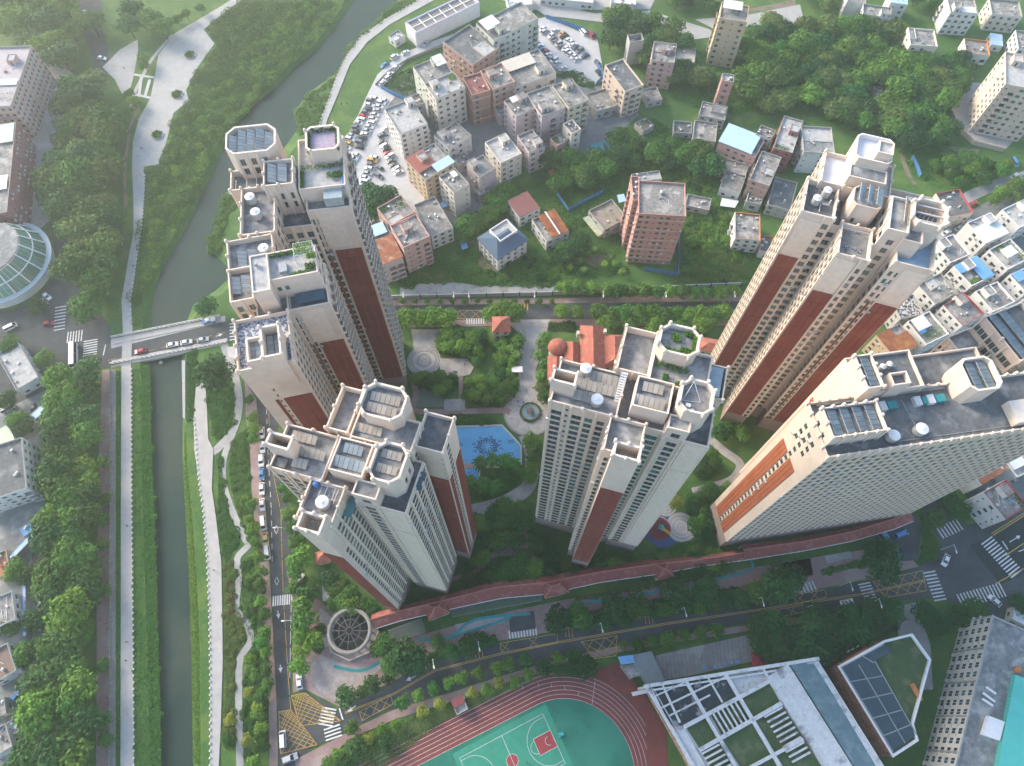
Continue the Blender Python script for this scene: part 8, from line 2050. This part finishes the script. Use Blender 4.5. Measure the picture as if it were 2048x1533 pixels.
for x, y, d, c_, lb, k in ((281, 703, (-20, 4), 'red', 'red car crossing the bridge', 'car'), (345, 690, (20, -4), 'white', 'white car on the bridge, left of a pair', 'car'), (373, 685, (20, -4), 'white', 'white car on the bridge, right of a pair', 'car'), (406, 680, (20, -4), 'silver', 'pale green-roofed car leading on the bridge', 'car'),
                           (524, 866, (0, 20), 'white', 'white car parked topmost along the riverside road', 'car'), (525, 895, (1, 20), 'white', 'white car parked second along the riverside road', 'car'), (523, 922, (0, 20), 'white', 'white car parked third along the riverside road', 'suv'), (524, 949, (0, 20), 'blue', 'bright blue car parked along the riverside road', 'car'), (524, 978, (0, 20), 'white', 'white car parked just below the bright blue car', 'car'), (525, 1010, (1, 20), 'white', 'white car parked above the white box van', 'car'), (527, 1047, (2, 20), 'white', 'white box van parked along the riverside road', 'van'), (532, 1079, (2, 20), 'yellow', 'cream-yellow car parked below the white box van', 'car'), (535, 1106, (2, 20), 'white', 'white van parked lowest along the riverside road', 'van'),
                           (598, 1160, (10, -16), 'white', 'white car half hidden under the street trees', 'car'), (599, 1364, (-2, -20), 'white', 'white car waiting at the yellow box junction', 'car'), (566, 1479, (-1, -20), 'white', 'white van in the lower yellow box junction', 'van'), (580, 1517, (20, -8), 'silver', 'silver car with dark roof at the bottom edge', 'suv'), (1694, 1205, (20, -4), 'white', 'white car driving on the south avenue', 'car'), (1891, 1121, (-8, 20), 'white', 'white car turning at the right-hand crossroads', 'car'), (1989, 1202, (-14, -12), 'white', 'white car entering the crossroads from the right edge', 'car'),
                           (1775, 1090, (12, 18), 'blue', 'blue bus at the drop-off below the wide slab block', 'bus'), (1802, 1069, (16, -6), 'blue', 'small blue van at the drop-off', 'van'), (149, 712, (0, 20), 'white', 'white bus waiting at the left junction', 'bus'), (98, 647, (20, -1), 'red', 'red car turning at the left junction', 'car'), (124, 523, (20, -4), 'white', 'white car on the left street, upper of two by the round-fronted building', 'car'), (116, 550, (20, -2), 'white', 'white car on the left street, lower of two by the round-fronted building', 'car'), (94, 593, (14, 12), 'white', 'white car parked askew by the round-fronted building', 'car'), (77, 610, (8, 16), 'silver', 'silver car parked askew nearest the round-fronted building', 'car'), (88, 603, (10, 14), 'grey', 'grey car between two pale ones by the round-fronted building', 'car'),
                           (104, 764, (18, -6), 'white', 'white car half under the tree belt by the corner shop', 'car'), (68, 818, (3, 18), 'black', 'black car parked by the yard at the left', 'car'), (17, 818, (18, -10), 'silver', 'silver van at the left edge below the corner shop', 'van'), (22, 655, (20, -10), 'white', 'white flat truck at the left edge', 'van'), (114, 185, (3, 20), 'white', 'white car parked topmost beside the upper left block', 'car'), (131, 178, (3, 20), 'white', 'white car parked beside the topmost car at the upper left block', 'car'), (137, 197, (20, 2), 'white', 'white car crosswise at the upper left block', 'car'), (128, 210, (20, 2), 'silver', 'silver car crosswise at the upper left block', 'car'), (126, 221, (20, 2), 'grey', 'grey car crosswise at the upper left block', 'car'), (119, 262, (20, -4), 'white', 'white car alone below the crosswise cars at the upper left', 'car'), (89, 361, (2, 20), 'black', 'dark car beside the purple-pink block', 'suv'), (88, 394, (2, 20), 'white', 'white car beside the purple-pink block', 'car'), (170, 27, (2, 20), 'white', 'white car in the street at the top left', 'car'), (204, 117, (18, 3), 'white', 'white car at the corner of the upper plaza', 'car'),
                           (86, 1175, (2, 20), 'white', 'white van beside the left tree belt, upper one', 'van'), (87, 1205, (2, 20), 'white', 'white car beside the left tree belt, middle one', 'car'), (86, 1235, (2, 20), 'white', 'white car beside the left tree belt, lowest', 'car'), (40, 1385, (12, -16), 'blue', 'blue truck in the lower left yard', 'van'),
                           (2028, 326, (10, 16), 'blue', 'blue van by the right-hand lane', 'van'), (2030, 330 + 22, (16, -12), 'white', 'white pickup by the right-hand lane', 'car'), (1946, 408, (20, -8), 'red', 'red car near the maroon-rimmed block', 'car'), (1918, 456, (16, -10), 'silver', 'silver car beside the maroon-rimmed block', 'car'), (1893, 466, (16, -10), 'white', 'white car between the maroon-rimmed block and the white houses', 'car'), (1938, 445, (16, -10), 'white', 'white car nearer the pale green roof sheeting', 'car')):
    car(x, y, d, c_, lb, k)

# --- lamps, hoop, people
ph = M('lamp_post_white', (.62, .63, .63), (.55, .56, .56), 2, rough=.4)
def lamp(x, y, dirpx, label):
    a = Vector(G(x, y)); d = (Vector(G(x + dirpx[0], y + dirpx[1])) - a).normalized()
    r = empty('street_lamp', (a.x, a.y, 0), label, 'street lamp', 'white street lamps', math.atan2(d.y, d.x))
    if 'lamp' not in CARM:
        CARM['lamp'] = (MB().lathe((0, 0, 0), [(.2, 0), (.2, .4), (.12, .45), (.08, 8.0)], 8).mesh('post', ph), MB().bar((0, 0, 7.9), (2.2, 0, 8.4), .12).mesh('arm', ph), MB().box((2.5, 0, 8.4), (1.0, .36, .16)).mesh('lamp_head', WHITEM))
    o1 = link('post', CARM['lamp'][0], r); o2 = link('arm', CARM['lamp'][1], o1); link('lamp_head', CARM['lamp'][2], r)
for i, (x, y) in enumerate(((596, 1247), (578, 1066), (540, 800), (870, 1322), (958, 1288), (1196, 1252), (1358, 1222), (1508, 1202), (1680, 1172), (1736, 1205), (1882, 1100))):
    lamp(x, y, (-20, 2) if x < 600 else (4, 20), f'{ordw(i + 1)} white street lamp along the riverside road and south avenue, from the left')
for i, x in enumerate((812, 910, 940, 1068, 1202, 1324, 1458)):
    lamp(x, 605, (0, 20), f'{ordw(i + 1)} white street lamp along the north road, from the left')
q = cp(-1.6, 7.5)
r = empty('basketball_hoop', (*q, .22), 'teal basketball stand with hoop at the end of the court', 'basketball hoop', rotz=math.atan2(cd_.y, cd_.x))
tm_ = M('teal_hoop_paint', (.06, .36, .32), (.05, .32, .28), 1)
MB().box((-.8, 0, .25), (1.8, 1.1, .5)).build('base', tm_, r)
MB().bar((-.3, 0, .5), (.3, 0, 2.6), .2).bar((.3, 0, 2.6), (1.7, 0, 3.1), .14).build('arm', tm_, r)
bbo = MB().box((1.75, 0, 3.4), (.06, 1.8, 1.05)).build('backboard', WHITEM, r)
MB().lathe((2.2, 0, 3.05), [(.24, 0), (.24, .03), (.21, .03), (.21, 0), (.24, 0)], 16, cap=False).build('rim', ORT, bbo)

# people: one skinned figure per pose, copied
def figure(pose):
    me = bpy.data.meshes.new('body'); st = .18 if pose else .02
    J = {'pel': (0, 0, .95), 'che': (.03, 0, 1.32), 'nec': (.03, 0, 1.47), 'hea': (.05, 0, 1.64), 'top': (.05, 0, 1.74), 'shl': (.02, .19, 1.42), 'ell': (-.08 if pose else .02, .25, 1.14), 'hal': (.05 if pose else .06, .24, .88), 'shr': (.02, -.19, 1.42), 'elr': (.06, -.25, 1.14), 'har': (.2 if pose else .06, -.24, .90),
         'hil': (0, .1, .9), 'knl': (.12 if pose else .02, .11, .5), 'anl': (st, .11, .09), 'tol': (st + .16, .12, .04), 'hir': (0, -.1, .9), 'knr': (.03, -.11, .5), 'anr': (-st, -.11, .09), 'tor': (-st + .16, -.12, .04)}
    R = {'pel': .15, 'che': .17, 'nec': .06, 'hea': .105, 'top': .08, 'shl': .075, 'ell': .05, 'hal': .04, 'shr': .075, 'elr': .05, 'har': .04, 'hil': .1, 'knl': .07, 'anl': .05, 'tol': .04, 'hir': .1, 'knr': .07, 'anr': .05, 'tor': .04}
    K = list(J); E_ = [('pel', 'che'), ('che', 'nec'), ('nec', 'hea'), ('hea', 'top'), ('che', 'shl'), ('shl', 'ell'), ('ell', 'hal'), ('che', 'shr'), ('shr', 'elr'), ('elr', 'har'), ('pel', 'hil'), ('hil', 'knl'), ('knl', 'anl'), ('anl', 'tol'), ('pel', 'hir'), ('hir', 'knr'), ('knr', 'anr'), ('anr', 'tor')]
    me.from_pydata([J[k] for k in K], [(K.index(a), K.index(c_)) for a, c_ in E_], [])
    o = bpy.data.objects.new('tmp', me); COL.objects.link(o)
    o.modifiers.new('s', 'SKIN')
    for k, v in zip(K, me.skin_vertices[0].data): v.radius = (R[k], R[k]); v.use_root = (k == 'pel')
    m = o.modifiers.new('d', 'SUBSURF'); m.levels = 1; m.render_levels = 1
    ev = o.evaluated_get(bpy.context.evaluated_depsgraph_get())
    out = bpy.data.meshes.new_from_object(ev)
    bpy.data.objects.remove(o)
    return out
FIG = [figure(0), figure(1)]
SKIN = M('skin', (.42, .26, .19), (.38, .23, .17), 3); HAIR = M('black_hair', (.02, .017, .015), (.03, .025, .02), 3)
def person(x, y, top, legs, label, pose=1, ang=None):
    me = FIG[pose].copy()
    for cc in (top, legs):
        me.materials.append(M('cloth_%s' % cc, {'white': (.6, .6, .58), 'black': (.03, .03, .033), 'blue': (.06, .10, .22), 'orange': (.5, .22, .08), 'red': (.35, .05, .05), 'grey': (.2, .2, .2)}[cc], None, 3))
    me.materials.append(SKIN); me.materials.append(HAIR)
    for p in me.polygons:
        z = p.center.z
        p.material_index = 3 if z > 1.66 or (z > 1.56 and p.center.x < .02) else 2 if z > 1.48 else 0 if z > .96 else 1
        if abs(p.center.y) > .2 and z < 1.05 and z > .8: p.material_index = 2
        p.use_smooth = True
    a = G(x, y)
    o = link('person', me, None, (a[0], a[1], .17), ang if ang is not None else RNG.uniform(0, 6.28))
    return tag(o, label, 'person', 'people walking')
for x, y, t, l, lb, ps in ((257, 1053, 'black', 'black', 'person in black on the left promenade, below the bridge', 1), (256, 1285, 'orange', 'black', 'person in an orange top walking on the left promenade', 1), (255, 1322, 'black', 'grey', 'person in dark clothes near the walker in orange', 1), (255, 1430, 'white', 'grey', 'person in white low on the left promenade', 1), (430, 1142, 'blue', 'black', 'person in blue on the right riverside terrace', 1), (268, 535, 'black', 'black', 'person in black on the left promenade above the bridge', 1), (285, 300, 'blue', 'black', 'person in blue near the lowest oval bed of the plaza', 0), (278, 315, 'white', 'blue', 'person in white near the lowest oval bed of the plaza', 1), (684, 212, 'black', 'black', 'person in black on the far right-hand promenade, left of a pair', 1), (694, 209, 'grey', 'black', 'person in grey on the far right-hand promenade, right of a pair', 1),
                       (1036, 805, 'blue', 'black', 'person in blue left of the fountain', 1), (1047, 807, 'black', 'blue', 'person in black left of the fountain', 0), (1066, 778, 'red', 'black', 'person in red on the paved approach to the fountain', 1), (1040, 785, 'black', 'grey', 'person in dark clothes at the edge of the fountain plaza', 1), (1083, 832, 'black', 'black', 'person right of the fountain beside the tower', 0), (1053, 1525, 'black', 'black', 'person in black on the basketball court', 1), (1114, 1459, 'grey', 'black', 'person in grey beside the basketball stand', 0), (930, 731, 'black', 'black', 'person in black on the small courtyard terrace', 0), (250, 140, 'black', 'grey', 'person on the upper left plaza', 1), (210, 1138, 'black', 'black', 'person on the pink river pavement', 1)):
    person(x, y, t, l, lb, ps)
# playground slide, gate canopy, tables
r = empty('playground_slide', P3(1320, 1058, .18), 'yellow slide with green tower on the blue playground', 'slide', rotz=-.5)
b = MB()
for x, y in ((-.7, -.7), (.7, -.7), (.7, .7), (-.7, .7)): b.bar((x, y, 0), (x, y, 2.6), .12)
b.build('tower_post', RAIL, r); MB().box((0, 0, 1.4), (1.6, 1.6, .12)).build('platform', TEAL, r)
MB().lathe((0, 0, 2.6), [(1.2, 0), (.05, .9)], 4, cap=False).build('tower_roof', tm_, r)
MB().bar((.8, 0, 1.4), (3.6, 0, .15), .8, .1).bar((.8, .45, 1.6), (3.6, .45, .3), .08, .3).bar((.8, -.45, 1.6), (3.6, -.45, .3), .08, .3).build('slide', M('yellow_plastic', (.62, .40, .05), (.55, .36, .05), 2), r)
r = empty('gate_canopy', P3(1034, 746), 'small white gate canopy on the paved approach', 'canopy')
MB().box((0, 0, 2.9), (4.2, 2.4, .25)).build('canopy_roof', WHITEM, r)
for x in (-1.8, 1.8): MB().box((x, 0, 1.4), (.3, .3, 2.8)).build('post', wallm('ivory'), r)
for i, (x, y) in enumerate(((1408, 1336), (1430, 1335), (1448, 1330), (1461, 1325), (1473, 1324))):
    r = empty('blue_table', P3(x, y, .14), f'{ordw(i + 1)} small blue table from the left on the school forecourt', 'table', 'blue tables on the school forecourt')
    MB().box((0, 0, .75), (1.3, 1.0, .08)).build('table_top', BLUER, r)
    for sx in (-.5, .5): MB().box((sx, 0, .37), (.1, .7, .72)).build('leg', RAIL, r)
r = empty('red_tent', P3(1514, 1322), 'dark red tent roof at the corner of the school forecourt', 'tent')
hip(MB(), 1.9, 1.9, 2.6, 3.6).build('tent_roof', M('red_tent_fabric', (.30, .035, .06), (.26, .03, .05), 1), r)
for sx in (-1, 1):
    for sy in (-1, 1): MB().bar((sx * 1.9, sy * 1.9, 0), (sx * 1.9, sy * 1.9, 2.6), .1).build('pole', RAIL, r)
r = empty('utility_cart', P3(420, 644, .2), 'blue cart heaped with bundles parked at the right-hand bridge head', 'cart', rotz=.2)
MB().box((0, 0, .9), (5.2, 2.0, .35)).build('bed', BLUEM, r); MB().box((1.6, 0, 1.35), (1.8, 1.7, .7)).box((-.6, .2, 1.3), (1.6, 1.3, .6), .3).build('bundle', WHITEM, r)
for sx in (-1.8, 1.8):
    for sy in (-.9, .9): link('wheel', CARM[('car', 'white')][2], r, (sx, sy, .35))
# overhead awnings in the village
for lb, px, z, m in (('teal awning over the overgrown garden, left of two', [(1180, 290), (1205, 284), (1212, 302), (1190, 310)], 2.6, M('teal_sheet', (.09, .26, .30), (.08, .22, .26), .8)), ('teal awning over the overgrown garden, right of two', [(1206, 282), (1236, 274), (1240, 290), (1216, 298)], 2.5, M('teal_sheet', (.09, .26, .30), (.08, .22, .26), .8)), ('blue garden shed roof left of the blue-grey villa', [(918, 478), (930, 474), (936, 496), (924, 500)], 2.4, BLUER), ('blue water container by the pink tower house', [(1234, 390), (1248, 388), (1252, 402), (1238, 406)], 2.6, BLUEL), ('orange awning beside the overgrown garden', [(1096, 342), (1114, 335), (1118, 345), (1100, 352)], 2.4, ORT), ('blue awning above the lane by the pale narrow block', [(880, 406), (890, 402), (896, 412), (886, 416)], 3, BLUER), ('white heap of sheeting beside the weathered hut of the blue roof', [(1444, 396), (1478, 402), (1470, 416), (1440, 412)], 1.6, WHITEM)):
    c0 = G(*px[0], z); r = empty('awning', (*c0, 0), lb, 'awning')
    P = [(x - c0[0], y - c0[1]) for x, y in GP(px, z)]
    MB().prism(ccw(P), z - .12, z).build('sheet', m, r)
    for p in P: MB().bar((*p, 0), (*p, z - .1), .1).build('pole', RAIL, r)
# ------------------------------------------------------------------ haze
hz = MB().box((0, 150, 118), (1500, 1300, 250)).build('haze', None)
tag(hz, kind='stuff')
hm = bpy.data.materials.new('haze_air'); hm.use_nodes = True
nt = hm.node_tree
nt.nodes.remove(nt.nodes['Principled BSDF'])
pv = nt.nodes.new('ShaderNodeVolumePrincipled')
pv.inputs['Color'].default_value = (.90, .96, .96, 1)
pv.inputs['Density'].default_value = .0004
pv.inputs['Anisotropy'].default_value = .7
nt.links.new(pv.outputs[0], nt.nodes['Material Output'].inputs['Volume'])
hz.data.materials.clear(); hz.data.materials.append(hm)
